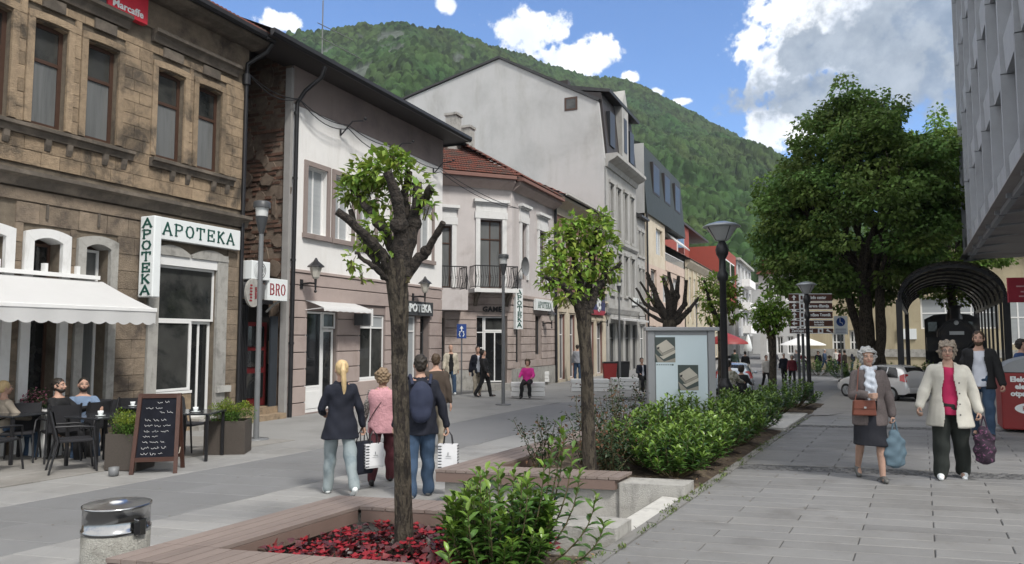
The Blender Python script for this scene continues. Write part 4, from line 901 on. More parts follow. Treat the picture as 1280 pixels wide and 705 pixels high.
MB().box(S4+.5, S4+1, 2.5, 3.3, 17, 18.2).build('chimney', M['mansard'], H4)
b = MB(); w4 = []
for zz0, zz1 in ((8.2, 11.3), (4.5, 7.0)):
    for i in range(4): w4.append((S4+1.15+1.75*i, S4+1.85+1.75*i, zz0, zz1))
w4 += [(S4+.8+1.9*i, S4+2.1+1.9*i, -.5, 2.6) for i in range(4)]
wall(b, S4+.02, 36.55, -.6, 12.3, w4, 0, .22); b.build('front_wall', M['grey_front'], H4)
for w_ in w4:
    window(H4, *w_, .18, 'grey_metal', 'curtain' if w_[2] > 0 else 'glass_dark', (.5,), (.7,), .06)
    if w_[2] > 3:
        b = MB(); b.box(w_[0]-.14, w_[0]-.01, -.06, -.002, w_[2], w_[3]+.1); b.box(w_[1]+.01, w_[1]+.14, -.06, -.002, w_[2], w_[3]+.1); b.box(w_[0]-.2, w_[1]+.2, -.14, -.002, w_[3]+.11, w_[3]+.3); b.box(w_[0]-.2, w_[1]+.2, -.12, -.002, w_[2]-.2, w_[2]-.02); b.build('window_surround', M['grey_front'], H4)
strip(H4, 'cornice', 'grey_front', S4+.31, 36.6, [(0, 12.3), (0, 13.1), (-.75, 13.1), (-.75, 12.9), (-.55, 12.75), (-.2, 12.6), (-.1, 12.3)][::-1]); strip(H4, 'string_course', 'grey_front', S4+.02, 36.55, [(0, 7.6), (0, 7.95), (-.16, 7.95), (-.16, 7.75), (-.05, 7.6)][::-1]); strip(H4, 'string_course', 'grey_front', S4+.02, 36.55, [(0, 3.2), (0, 3.7), (-.2, 3.7), (-.2, 3.5), (-.05, 3.2)][::-1])
b = MB(); b.prism([(-.1, 13.1), (.25, 17.0), (3, 17.5), (3, 13.1)], S4+.31, 36.5, 'x'); b.build('mansard', M['mansard'], H4)
d_ = MB(); d_.prism([(32.0, 13.11), (33.6, 13.11), (33.6, 17.0), (32.8, 18.3), (32.0, 17.0)], -.25, 2.5, 'y'); dor = d_.build('dormer', M['grey_front'], H4); MB().box(32.45, 33.15, -.28, -.255, 14, 16.3).build('pane', M['glass_far'], dor)
for xx in (29.6, 34.6): o = MB().box(xx, xx+1.1, -.12, .3, 13.8, 16.0).build('window', M['glass_far'], H4)
MB().prism([(-.3, 16.98), (3, 17.6), (3, 17.9), (-.35, 17.15)], S4+.3, 36.6, 'x').build('mansard_cap', M['roof_dark'], H4)
b = MB(); b.box(S4+.32, 36.5, .3, 16, -.6, 12.2); b.build('body', M['grey_wall'], H4)
wall_lamp('lantern on the tall grey house by the green tree', 36.9, 3.2)
for i in range(2): tag(MB().box(0, 3.1, 0, .8, 0, .12).build('shop_awning', fab), 'flat pale shop awning on the tall grey house, '+('left' if i == 0 else 'right')+' one', 'awning', 'flat awnings'); o = COL.objects[-1]; o.location = fac(29.6+3.6*i, .85, 2.75); o.rotation_euler = (radians(8), 0, RZ)
ac_unit('air conditioner low on the front of the tall grey house', 35.3, .02, 3.9)
# narrow grey infill house
HC = simple_house('narrow_house', 'narrow lower grey house squeezed beside the tall grey house', 36.6, 39.1, 10.3, [(37.0, 37.6, 4.4, 6.6), (38.1, 38.7, 4.4, 6.6), (37.0, 37.6, 7.6, 9.3), (38.1, 38.7, 7.6, 9.3), (37.0, 38.6, -.4, 2.6)], 'grey_front', 'grey_wall', sur='grey_front')
b = MB(); b.prism([(-.4, 10.3), (-.4, 10.45), (3.8, 12.4), (3.8, 10.3)], 36.62, 39.08, 'x'); b.build('roof', M['roof_dark'], HC)
# ================================================================== B5 peach house with green mansard and balcony
H5 = house('peach_house', 'peach apartment house with dark green mansard storey, loggia and side balcony', 39.15, -.6)
b = MB(); w5 = [(41.0, 43.0, 4.4, 7.0), (45.3, 47.9, 4.6, 6.9), (49.6, 52.2, 4.6, 6.9), (43.0, 45.4, 8.3, 10.4), (40.0, 42.5, -.5, 2.6), (43.2, 46.5, -.5, 2.6), (47.2, 50.4, -.5, 2.6), (51.2, 54.2, -.5, 2.6)]
wall(b, 39.17, 54.9, -.6, 7.3, [w for w in w5 if w[3] < 7.3], 0, .3); b.build('front_wall', M['peach'], H5)
b = MB(); wall(b, 39.17, 46.4, 7.302, 11.0, [(43.0, 45.4, 8.3, 10.4)], 0, .3); b.box(46.4, 54.9, 2.2, 2.5, 7.31, 11.0); b.build('front_wall', M['cream'], H5)
for i, w_ in enumerate(w5): window(H5, *w_, .25, 'white_paint', ('void' if i == 0 else 'blind') if w_[2] > 0 else 'glass_dark', (.33, .66) if w_[2] > 0 else (.5,), (), .08)
MB().box(46.4, 54.9, -.05, .08, 7.31, 8.1).build('parapet', M['peach'], H5)
b = MB()
for k in range(20): b.box(46.5+k*.43, 46.53+k*.43, .0, .03, 8.1, 8.75)
b.box(46.4, 54.9, -.01, .04, 8.75, 8.8); b.build('railing', M['white_paint'], H5, kind='stuff')
MB().prism([(-.6, 9.9), (.6, 11.0), (2.0, 11.2), (2.0, 11.1), (.6, 10.9), (-.55, 9.8)], 49.5, 54.8, 'x').build('balcony_awning', fab, H5)
b = MB(); b.prism([(-.2, 11.0), (.25, 16.4), (1.2, 16.8), (12, 16.8), (12, 11.0)], 39.2, 54.9, 'x'); b.build('mansard', M['green_mansard'], H5)
for xx in (42, 46.3, 50.8): o = MB().box(xx, xx+2.4, -.06, .5, 13.0, 15.5).build('window', M['mansard'], H5); MB().box(xx+.15, xx+2.25, -.075, -.061, 13.15, 15.35).build('pane', M['glass_far'], o)
b = MB(); b.box(39.17, 54.9, 2.6, 12, -.6, 10.98); b.build('body', M['peach'], H5)
MB().box(39.16, 39.2, 0.0, 12, 11.0, 16.3).build('side_wall', M['grey_wall'], H5)
b = MB(); b.tube([(39.3, -.15, 11), (39.3, -.15, -.5)], .08, 6); b.build('downpipe', M['black_metal'], H5)
# ================================================================== ochre house, red house behind, white blocks at the far end
HY = simple_house('ochre_house', 'long ochre house with tall narrow windows and red tiled roof', 55.4, 77.5, 8.9, [(57.4+2.6*i, 58.6+2.6*i, 3.6, 7.6) for i in range(8)]+[(56.4+2.6*i, 58.0+2.6*i, -.5, 2.4) for i in range(8)], 'yellow_wall', 'yellow_wall')
for i in range(9): MB().box(56.6+2.6*i-.22, 56.6+2.6*i+.22, -.14, -.002, 3.2, 8.3).build('pilaster', M['cream'], HY)
strip(HY, 'cornice', 'cream', 55.4, 77.5, [(0, 8.4), (0, 9.1), (-.5, 9.1), (-.5, 8.9), (-.1, 8.4)][::-1]); tile_roof(HY, 55.2, 77.7, -.6, 9.1, 5.0, 12.4, 12, wave=.3); b = MB(); b.prism([(-.6, 9.08), (5, 12.35), (10.5, 9.08)], 55.3, 77.6, 'x'); b.build('roof_deck', M['roof_dark'], HY)
HR = house('red_house', 'brick red flat-roofed block rising behind the ochre house', 60, -.6); b = MB(); b.box(60, 78, 3.5, 14, 0, 15.2); b.box(78.0, 92, -.5, 14, 6.0, 13.0); b.build('wall', M['red_wall'], HR)
MB().box(59.7, 92.3, 3.2, 14.3, 15.21, 15.5).build('roof', M['mansard'], HR); MB().box(78.1, 92, -.2, 13.5, -.6, 5.99).build('ground_floor', M['conc'], HR)
for s_, z_ in ((70, 11.2), (80, 9.0), (85, 9.0)): o = MB().box(s_, s_+4.2, (3.4 if s_ < 78 else -.62), (3.6 if s_ < 78 else -.4), z_, z_+2.6).build('window', M['white_paint'], HR); MB().box(s_+.2, s_+4.0, (3.38 if s_ < 78 else -.65), (3.39 if s_ < 78 else -.63), z_+.2, z_+2.4).build('pane', M['glass_dark'], o)
ac_unit('air conditioner high on the brick red block', 60.0, 0, 0, 1.5, 1.1, RZ-pi/2, fac(59.95, -7.2, 13.2))
def block(name, label, s0, s1, y0, y1, ztop, mt, floors, nwin, z0=-.9, balc=True):
    H = house(name, label, s0, z0); b = MB(); hs = []
    fh = (ztop-z0-3.2)/max(1, floors)
    for f in range(floors):
        for i in range(nwin):
            xa = s0+(s1-s0)*(i+.22)/nwin; hs.append((xa, xa+(s1-s0)/nwin*.55, z0+3.4+fh*f+.7, z0+3.4+fh*f+fh*.82))
    wall(b, s0, s1, z0, ztop, hs, y0, .3); b.box(s0, s1, y0+.35, y1, z0, ztop); b.box(s0-.01, s0+.3, y0-.01, y1+.01, z0, ztop-.01); b.build('wall', M[mt], H)
    for q in hs: window(H, *q, y0+.25, 'white_paint', 'glass', (.5,), (), .12)
    MB().box(s0-.4, s1+.4, y0-.5, y1+.3, ztop+.002, ztop+.35).build('roof', M['conc'], H)
    o = MB().box(s0+.4, s1-.4, y0-.06, y0-.002, z0+.1, z0+2.9).build('shopfront', M['glass_dark'], H)
    if balc:
        for f in range(floors): MB().box(s0+(s1-s0)*.3, s0+(s1-s0)*.75, y0-1.1, y0-.002, z0+3.3+fh*f, z0+4.4+fh*f).build('balcony', M['white_wall'], H)
    return H
block('white_block', 'white apartment block with balconies behind the black street lamp', 92.5, 112, -.6, 10, 12.6, 'grey_wall', 3, 4)
block('white_block', 'farther white block closing the left side of the street', 113, 136, -3.0, 8, 10.5, 'grey_wall', 3, 4)
block('far_block', 'pale low building seen at the very end of the street', 150, 175, -14, 4, 9.0, 'cream', 2, 5)
block('far_block', 'second pale low building farther beyond the street end', 180, 215, -26, -8, 8.5, 'white_wall', 2, 5)
# ================================================================== hills
def elev(px_py):                                             # azimuth (rad, + to the right of +Y) and slope of a silhouette point
    d = sight(*px_py); return atan2(d.x, d.y), d.z/sqrt(d.x*d.x+d.y*d.y)
def crowns(X, Y, cell, seed):
    """height and identity of packed tree crowns over arrays of ground points"""
    best = np.zeros_like(X)-1; ident = np.zeros_like(X)
    ix = np.floor(X/cell).astype(np.int64); iy = np.floor(Y/cell).astype(np.int64)
    def hsh(a, b, k): v = np.sin(a*127.1+b*311.7+k*74.7+seed)*43758.5453; return v-np.floor(v)
    for dx in (-1, 0, 1):
        for dy in (-1, 0, 1):
            a, b_ = ix+dx, iy+dy; cx_ = (a+.2+.6*hsh(a, b_, 1))*cell; cy_ = (b_+.2+.6*hsh(a, b_, 2))*cell; r = cell*(.55+.35*hsh(a, b_, 3))
            q = 1-((X-cx_)**2+(Y-cy_)**2)/(r*r); h = np.where(q > 0, np.sqrt(np.maximum(q, 0))*r*(.9+1.3*hsh(a, b_, 4)), -1)
            m_ = h > best; best = np.where(m_, h, best); ident = np.where(m_, hsh(a, b_, 5), ident)
    return np.maximum(best, 0), ident
def vnoise(X, Y, sc, seed):
    def hs(a, b_): v = np.sin(a*12.9898+b_*78.233+seed)*43758.5453; return v-np.floor(v)
    x, y = X/sc, Y/sc; i, j = np.floor(x), np.floor(y); f, g = x-i, y-j; f = f*f*(3-2*f); g = g*g*(3-2*g)
    return (hs(i, j)*(1-f)+hs(i+1, j)*f)*(1-g)+(hs(i, j+1)*(1-f)+hs(i+1, j+1)*f)*g
def hill(name, sil, rad, r0, cell, na, nr, mt, expo=1.0, rocks=False, amp=1.0, seed=0, back=.25):
    pts = sorted(elev(p) for p in sil); az = np.array([p[0] for p in pts]); sl_ = np.array([p[1] for p in pts])
    A = np.linspace(az[0], az[-1], na)[:, None]; U = np.linspace(0, 1+back, nr)[None, :]
    S = np.interp(A[:, 0], az, sl_)[:, None]; RR = np.array([rad(a) for a in A[:, 0]])[:, None]
    r = r0+(RR-r0)*U; X = r*np.sin(A); Y = r*np.cos(A)
    zr = S*RR; prof = np.where(U <= 1, np.power(np.minimum(U, 1), expo), 1-(U-1)*1.6)
    n = (vnoise(X, Y, 120, seed)-.5)*1.0+(vnoise(X, Y, 47, seed+3)-.5)*.5+(vnoise(X, Y, 21, seed+5)-.5)*.2
    Z = 1.65+zr*prof+n*amp*zr*.22*np.clip(U*(1.05-U)*3.2, 0, 1)-7.0*(1-np.clip(U*8, 0, 1))
    h, idn = crowns(X, Y, cell, seed)
    big = vnoise(X, Y, 60, seed+9); g_ = .30+1.15*idn+.35*(big-.5)
    col = np.stack([g_*(.9+.5*vnoise(X, Y, 35, seed+11)), g_*1.0, g_*.8, np.ones_like(g_)], -1)
    if rocks:
        rk = (vnoise(X, Y, 38, 5)*.6+vnoise(X, Y, 13, 8)*.4); m_ = (rk > .72) & (U > .55) & (U < .97) & (A < elev((600, 100))[0])
        h = np.where(m_, vnoise(X, Y, 7, 2)*3, h); col[m_] = np.stack([np.full(m_.sum(), 2.6)*(.6+.6*idn[m_]), np.full(m_.sum(), 1.5)*(.6+.6*idn[m_]), np.full(m_.sum(), 3.0)*(.6+.6*idn[m_]), np.ones(m_.sum())], -1)
    Z = Z+h
    V = np.stack([X, Y, Z], -1).reshape(-1, 3).astype(np.float32); idx = np.arange(na*nr).reshape(na, nr)
    Fq = np.stack([idx[:-1, :-1], idx[1:, :-1], idx[1:, 1:], idx[:-1, 1:]], -1).reshape(-1, 4)
    me = quads(name, V, Fq, mt, col.reshape(-1, 4), False); o = bpy.data.objects.new(name, me); COL.objects.link(o); tag(o, kind='structure'); return o
def quads(name, V, Fq, mt, col=None, smooth=True):
    me = bpy.data.meshes.new(name); k = Fq.shape[1]
    me.vertices.add(len(V)); me.vertices.foreach_set('co', V.ravel()); me.loops.add(Fq.size); me.loops.foreach_set('vertex_index', Fq.ravel().astype(np.int32))
    me.polygons.add(len(Fq)); me.polygons.foreach_set('loop_start', (np.arange(len(Fq))*k).astype(np.int32)); me.polygons.foreach_set('loop_total', np.full(len(Fq), k, np.int32))
    me.update(); me.polygons.foreach_set('use_smooth', np.full(len(Fq), smooth)); me.materials.append(mt)
    if col is not None:
        a = me.color_attributes.new('tint', 'FLOAT_COLOR', 'POINT'); a.data.foreach_set('color', col.astype(np.float32).ravel())
    me.update(); return me
M['forest'] = mat('wooded hillside', (.026, .053, .022), 1, .25, .25, attr='tint', bump=1.0, bscale=.9, spec=.1)
hill('hill', [(60, 330), (150, 230), (230, 130), (300, 72), (345, 48), (375, 43), (400, 42), (440, 35), (480, 31), (510, 30), (540, 36), (580, 47), (620, 60), (660, 72), (700, 85), (740, 96), (780, 107), (820, 124), (860, 142), (900, 158), (940, 178), (975, 196), (1010, 222), (1060, 262), (1120, 300), (1200, 330), (1290, 345), (1450, 360)],
     lambda a: 800+max(0, a-elev((520, 30))[0])*1100, 230, 4.2, 1050, 560, M['forest'], 1.05, True, 1.0, 3)
hill('foothill', [(760, 330), (820, 262), (850, 256), (880, 250), (900, 247), (940, 246), (990, 252), (1060, 270), (1150, 300), (1290, 330), (1450, 340)], lambda a: 560, 240, 4.6, 420, 200, M['forest'], .8, False, .5, 9, .3)
# ================================================================== leaves
def unit_leaf(kind):
    if kind == 'diamond': return np.array([(0, 0, 0), (.45, -.5, .10), (1, 0, -.08), (.45, .5, .10)], float), np.array([(0, 1, 2, 3)])
    if kind == 'fold': v = [(0, 0, 0), (.4, -.5, .14), (.4, 0, -.02), (.4, .5, .14), (1, 0, -.22)]; return np.array(v, float), np.array([(0, 1, 2, 2), (0, 2, 3, 3), (1, 4, 2, 2), (2, 4, 3, 3)])
    if kind == 'long':
        v = [(0, 0, 0)]
        for x, w, z in ((.3, .42, .02), (.65, .46, -.04)): v += [(x, -w, z+.1), (x, 0, z), (x, w, z+.1)]
        v += [(1, 0, -.2)]; return np.array(v, float), np.array([(0, 1, 2, 2), (0, 2, 3, 3), (1, 4, 5, 2), (2, 5, 6, 3), (4, 7, 5, 5), (5, 7, 6, 6)])
LEAFV = {}
def frames(n, dirs, rng, roll=.6):
    d = dirs/np.linalg.norm(dirs, axis=1, keepdims=True); up = np.tile([0, 0, 1.], (n, 1))+rng.normal(0, roll*.5, (n, 3)); y = np.cross(up, d); y /= np.linalg.norm(y, axis=1, keepdims=True)+1e-9; z = np.cross(d, y); return d, y, z
def leaves(name, par, P, D_, L, Wd, mt, col=None, kind='fold', seed=0, n_obj=0, roll=.7, leafname='leaf', stuff=True, origin=(0, 0, 0)):
    """P positions, D_ directions (world), L lengths, Wd width ratio; the first n_obj become single leaf objects"""
    rng = np.random.default_rng(seed); P = np.asarray(P, float)-np.array(origin); D_ = np.asarray(D_, float); n = len(P); x, y, z = frames(n, D_, rng, roll); L = np.broadcast_to(L, (n,)).astype(float)
    V0, F0 = unit_leaf(kind)
    if col is None: g = rng.uniform(.7, 1.3, n); col = np.stack([g*rng.uniform(.85, 1.2, n), g, g*.9, np.ones(n)], -1)
    if n_obj:
        order = rng.permutation(n)[:n_obj]; rest = np.setdiff1d(np.arange(n), order); ms = []
        for c_ in range(4):
            sel = order[c_::4]; cm = np.tile(col[sel].mean(0) if len(sel) else (1, 1, 1, 1), (len(V0), 1))*(.8+.13*c_)
            Vt = V0*np.array([1, Wd, 1*.9]); fl = [tuple(dict.fromkeys(f)) for f in F0.tolist()]; me = bpy.data.meshes.new(leafname); me.from_pydata(Vt.tolist(), [], fl); me.materials.append(mt); a = me.color_attributes.new('tint', 'FLOAT_COLOR', 'POINT'); cm[:, 3] = 1; a.data.foreach_set('color', cm.astype(np.float32).ravel()); me.polygons.foreach_set('use_smooth', [True]*len(fl)); ms.append(me)
        for q, i in enumerate(order):
            mtx = Matrix(((x[i][0]*L[i], y[i][0]*L[i], z[i][0]*L[i], P[i][0]), (x[i][1]*L[i], y[i][1]*L[i], z[i][1]*L[i], P[i][1]), (x[i][2]*L[i], y[i][2]*L[i], z[i][2]*L[i], P[i][2]), (0, 0, 0, 1)))
            o = bpy.data.objects.new(leafname, ms[q % 4]); COL.objects.link(o); o.parent = par; o.matrix_basis = mtx
        P, x, y, z, L, col = P[rest], x[rest], y[rest], z[rest], L[rest], col[rest]; n = len(P)
    if n == 0: return None
    V = P[:, None, :]+L[:, None, None]*(V0[None, :, 0:1]*x[:, None, :]+V0[None, :, 1:2]*Wd*y[:, None, :]+V0[None, :, 2:3]*z[:, None, :])
    C_ = np.repeat(col, len(V0), 0); off = (np.arange(n)*len(V0))[:, None, None]; Fa = (F0[None]+off).reshape(-1, 4)
    tri = Fa[:, 2] == Fa[:, 3]; V = V.reshape(-1, 3).astype(np.float32)
    if tri.all(): me = quads(name, V, Fa[:, :3], mt, C_)
    elif not tri.any(): me = quads(name, V, Fa, mt, C_)
    else:                                                     # mixed: split quads in two
        q = Fa[~tri]; T = np.concatenate([Fa[tri][:, :3], q[:, [0, 1, 2]], q[:, [0, 2, 3]]]); me = quads(name, V, T, mt, C_)
    o = bpy.data.objects.new(name, me); COL.objects.link(o); o.parent = par
    if stuff: o['kind'] = 'stuff'
    return o
M['leaf_dark'] = mat('linden leaf', (.105, .185, .048), .7, .15, 2, attr='tint', spec=.25, trans=.30)
M['leaf_fresh'] = mat('fresh spring leaf', (.20, .30, .05), .5, .12, 5, attr='tint', spec=.35, trans=.35)
M['laurel'] = mat('glossy laurel leaf', (.088, .178, .034), .32, .12, 6, attr='tint', spec=.5, trans=.22)
M['rose_leaf'] = mat('rose leaf', (.035, .06, .026), .5, .2, 8, attr='tint', spec=.3, trans=.15)
M['bark'] = mat('rough dark bark', (.082, .068, .050), .95, .3, 14, 3.0, 30, stretch=(1, 1, .3), col2=(.028, .022, .018), c2=(.47, .58), c2scale=26)
weather(M['bark'], 9, .5, .62, .55, (1, 1, .6)); M['bark_cut'] = mat('blackened cut wood', (.05, .041, .034), .95, .3, 12, 3, 30, col2=(.018, .015, .013), c2=(.47, .6), c2scale=22); M['twig'] = mat('green brown twig', (.09, .075, .035), .8, .2, 10)

def limb(b, p0, p1, r0, r1, n=6, wob=.04, seg=6, rr=R, sag=0):
    p0, p1 = Vector(p0), Vector(p1); L = (p1-p0).length; pts = []; rad = []
    for i in range(seg+1):
        u = i/seg; w = wob*L*sin(pi*u) if 0 < i < seg else 0
        pts.append(p0.lerp(p1, u)+Vector((rr.uniform(-w, w), rr.uniform(-w, w), rr.uniform(-w, w)*.5-sag*L*sin(pi*u)))); rad.append((r0+(r1-r0)*u)*rr.uniform(.93, 1.08))
    b.tube(pts, rad, n); return pts
def ridged_trunk(b, path, rad, n=18, seed=0, depth=.09):       # bark ridges running up the stem
    rr = random.Random(seed); off = [rr.uniform(-1, 1)*depth for _ in range(n)]; rows = []
    P = [Vector(p) for p in path]; fine = []; rf = []
    for i in range(len(P)-1):
        for k in range(6): fine.append(P[i].lerp(P[i+1], k/6)); rf.append(rad[i]+(rad[i+1]-rad[i])*k/6)
    fine.append(P[-1]); rf.append(rad[-1])
    for i, p in enumerate(fine):
        if i % 3 == 0: off = [o*.6+rr.uniform(-1, 1)*depth*.5 for o in off]
        rows.append([(p.x+rf[i]*(1+off[k])*cos(2*pi*k/n), p.y+rf[i]*(1+off[k])*sin(2*pi*k/n), p.z) for k in range(n)])
    b.grid(rows, 0, True, True); return b
def cluster(P, D_, c, rx, n, rng, droop=.0):
    d = rng.normal(size=(n, 3)); d /= np.linalg.norm(d, axis=1, keepdims=True); r = rng.uniform(.35, 1, (n, 1))**.6
    P.append(np.array(c)+d*r*np.array(rx)); D_.append(d+rng.normal(0, .5, (n, 3))+np.array([0, 0, -droop]))
def tree_root(name, label, base, group=None): 
    t_ = thing(name, label, 'tree', base, 0, group); OFF[t_.name] = tuple(base); return t_
# ---- nearest pollard tree, standing among the begonias
def pollard(label, dep, base_px, path, limbs, leafy, nleaf, lsize, n_obj, seed, col=(1, 1, 1), mt='leaf_fresh', trunk_r=None):
    """path/limbs are given as points of the photograph plus a depth offset, so each limb has its own distance"""
    rr = random.Random(seed); rng = np.random.default_rng(seed); base = pt(*base_px, dep); T = tree_root('pollard_tree', label, base, 'pollarded street trees')
    b = MB(); P_ = [pt(x, y, dep+dd) for x, y, dd in path]; ridged_trunk(b, P_, [r for r in trunk_r], 30, seed, .16); b.build('trunk', M['bark'], T)
    for lm in limbs:
        pts = [pt(x, y, dep+dd) for x, y, dd in lm[0]]; b = MB(); fine = []; rad = []
        for i in range(len(pts)-1):
            for k in range(4): fine.append(pts[i].lerp(pts[i+1], k/4)+Vector([rr.uniform(-.012, .012) for _ in range(3)])); rad.append((lm[1]+(lm[2]-lm[1])*(i+k/4)/(len(pts)-1))*rr.uniform(.88, 1.14))
        fine.append(pts[-1]); rad.append(lm[2]*1.1); b.tube(fine, rad, 9); b.ball(fine[len(fine)//2], rad[len(rad)//2]*1.25, 6)
        b.build('branch', M['bark_cut'], T)
    P, D_ = [], []; b = MB()
    for (x, y, dd, r, n) in leafy:
        c = pt(x, y, dep+dd)
        cluster(P, D_, c, (r, r, r*.8), n, rng)
        for k in range(4): limb(b, c+Vector((rr.uniform(-.5, .5)*r, rr.uniform(-.5, .5)*r, -r*1.1)), c+Vector([rr.uniform(-.6, .6)*r for _ in range(3)]), .006*dep/5, .003, 4, .05, 4, rr)
    b.build('twigs', M['twig'], T, kind='stuff'); P = np.concatenate(P); D_ = np.concatenate(D_)
    g = rng.uniform(.65, 1.35, len(P)); cc = np.stack([g*col[0]*rng.uniform(.8, 1.25, len(P)), g*col[1], g*col[2], np.ones(len(P))], -1)
    leaves('foliage', T, P, D_, rng.uniform(.6, 1.25, len(P))*lsize, .62, M[mt], cc, 'fold', seed, n_obj, origin=base); return T
k = 5.95
pollard('nearest pollarded tree with a bare rough trunk rising from the red begonia bed', k, (505, 697), [(505, 700, 0), (504, 640, 0), (502, 560, 0), (500, 470, .02), (499, 400, .02), (497, 360, .02), (496, 325, .03)],
  [([(494, 345, .02), (478, 318, 0), (455, 292, -.1), (421, 264, -.2)], .055, .028), ([(500, 340, .02), (502, 300, .0), (499, 262, -.1), (484, 215, -.15)], .075, .035), ([(504, 345, .03), (512, 300, .1), (520, 262, .15), (521, 228, .2)], .06, .04),
   ([(508, 345, .04), (525, 322, .05), (541, 303, .0), (554, 278, -.08)], .05, .022), ([(490, 350, .0), (474, 335, .1), (462, 312, .2), (447, 290, .3), (438, 262, .3)], .045, .02), ([(500, 330, 0), (482, 290, .15), (462, 262, .2), (440, 236, .3)], .05, .022),
   ([(505, 330, .0), (508, 280, .2), (506, 240, .25), (511, 215, .3)], .05, .028), ([(521, 262, .15), (530, 250, .1), (540, 235, .05)], .035, .035), ([(486, 352, 0), (474, 338, -.1), (456, 326, -.15), (444, 316, -.2)], .028, .012)],
  [(452, 222, 0.32, 0.16, 144), (470, 212, 0.27, 0.18, 167), (490, 212, 0.22, 0.17, 144), (440, 240, 0.37, 0.12, 83), (462, 245, 0.42, 0.17, 113), (512, 222, 0.32, 0.16, 58), (528, 240, 0.10, 0.11, 36), (500, 200, 0.10, 0.08, 38), (488, 190, 0.10, 0.06, 20),
   (470, 285, 0.10, 0.14, 66), (482, 310, 0.05, 0.11, 47), (455, 300, 0.15, 0.09, 32), (440, 325, -0.10, 0.08, 24), (486, 262, 0.42, 0.16, 68), (535, 262, 0.10, 0.08, 12), (452, 345, -0.05, 0.06, 9), (510, 345, -0.05, 0.05, 3)], 0, .080, 290, 21, trunk_r=[.080, .070, .064, .063, .069, .086, .10])
for o in []: pass
k = 8.42
pollard('second pollarded tree with a leafy head rising from the rose planter', k, (738, 640), [(738, 640, 0), (737, 590, 0), (735, 540, 0), (734, 480, 0), (731, 420, 0), (729, 388, 0)],
  [([(728, 392, 0), (715, 372, 0), (700, 352, -.1), (678, 345, -.2)], .06, .02), ([(730, 392, 0), (724, 350, .1), (716, 310, .2), (706, 285, .2)], .065, .02), ([(734, 392, 0), (745, 365, 0), (757, 345, 0), (776, 328, -.1)], .065, .02), ([(732, 388, 0), (738, 340, .2), (742, 300, .3), (748, 275, .3)], .06, .02), ([(738, 380, 0), (752, 350, .3), (765, 310, .4)], .05, .02)],
  [(701, 300, .1, 0.20, 144), (722, 292, .2, 0.21, 170), (746, 288, .2, 0.20, 153), (757, 308, .2, 0.18, 127), (692, 330, 0, 0.18, 127), (712, 330, .1, 0.23, 178), (738, 325, .1, 0.23, 178), (761, 339, 0, 0.13, 68), (684, 349, -.1, 0.13, 76), (706, 364, -.1, 0.18, 110), (734, 361, .1, 0.20, 110), (752, 359, .1, 0.13, 51), (716, 276, .1, 0.11, 51), (749, 271, .2, 0.10, 42)], 0, .088, 0, 22, trunk_r=[.085, .080, .073, .067, .070, .09])
k = 15.0
pollard('bare dark pollarded tree with stubby branches behind the display case', k, (836, 500), [(836, 500, 0), (836, 440, 0), (837, 400, 0)],
  [([(835, 405, 0), (812, 393, 0), (786, 372, -.3)], .05, .015), ([(835, 400, 0), (822, 375, 0), (812, 350, .1), (808, 340, .1)], .08, .03), ([(838, 400, 0), (835, 370, .2), (828, 345, .2)], .08, .03), ([(838, 400, 0), (846, 370, 0), (848, 345, 0)], .08, .03), ([(840, 402, 0), (856, 380, 0), (858, 350, -.1)], .07, .03), ([(842, 405, 0), (862, 388, 0), (873, 372, .2)], .07, .02), ([(834, 402, 0), (820, 385, .3), (800, 352, .4)], .06, .02), ([(838, 398, 0), (840, 365, -.2), (836, 340, -.2)], .06, .03), ([(828, 392, 0), (806, 380, .2), (795, 360, .2)], .05, .02)],
  [(815, 372, .2, .14, 24), (832, 350, 0, .10, 14)], 0, .09, 0, 23, trunk_r=[.11, .11, .14])
k = 20.0
pollard('small leafy street tree just left of the tall black lamp', k, (902, 520), [(902, 520, 0), (902, 440, 0), (901, 405, 0)],
  [([(901, 410, 0), (888, 380, 0), (880, 350, 0)], .09, .03), ([(902, 410, 0), (906, 380, 0), (910, 355, 0)], .09, .03)],
  [(888, 372, 0, .38, 150), (908, 372, 0, .40, 170), (898, 355, 0, .36, 150), (915, 390, 0, .32, 110), (890, 392, 0, .35, 110), (880, 355, 0, .18, 40), (912, 358, 0, .3, 90)], 0, .15, 0, 24, trunk_r=[.10, .09, .10])
k = 27.0
pollard('small round-headed tree with dense crown before the brown direction signs', k, (966, 500), [(966, 500, 0), (966, 450, 0), (965, 418, 0)],
  [([(965, 420, 0), (955, 400, 0), (950, 385, 0)], .08, .03), ([(966, 420, 0), (972, 400, 0), (978, 385, 0)], .08, .03)],
  [(963, 392, 0, .52, 420), (952, 400, 0, .42, 260), (974, 398, 0, .42, 260), (962, 378, 0, .4, 230), (963, 408, 0, .4, 200), (950, 388, 0, .34, 150), (977, 386, 0, .34, 150)], 0, .15, 0, 25, (.8, .9, .8), trunk_r=[.13, .12, .13])
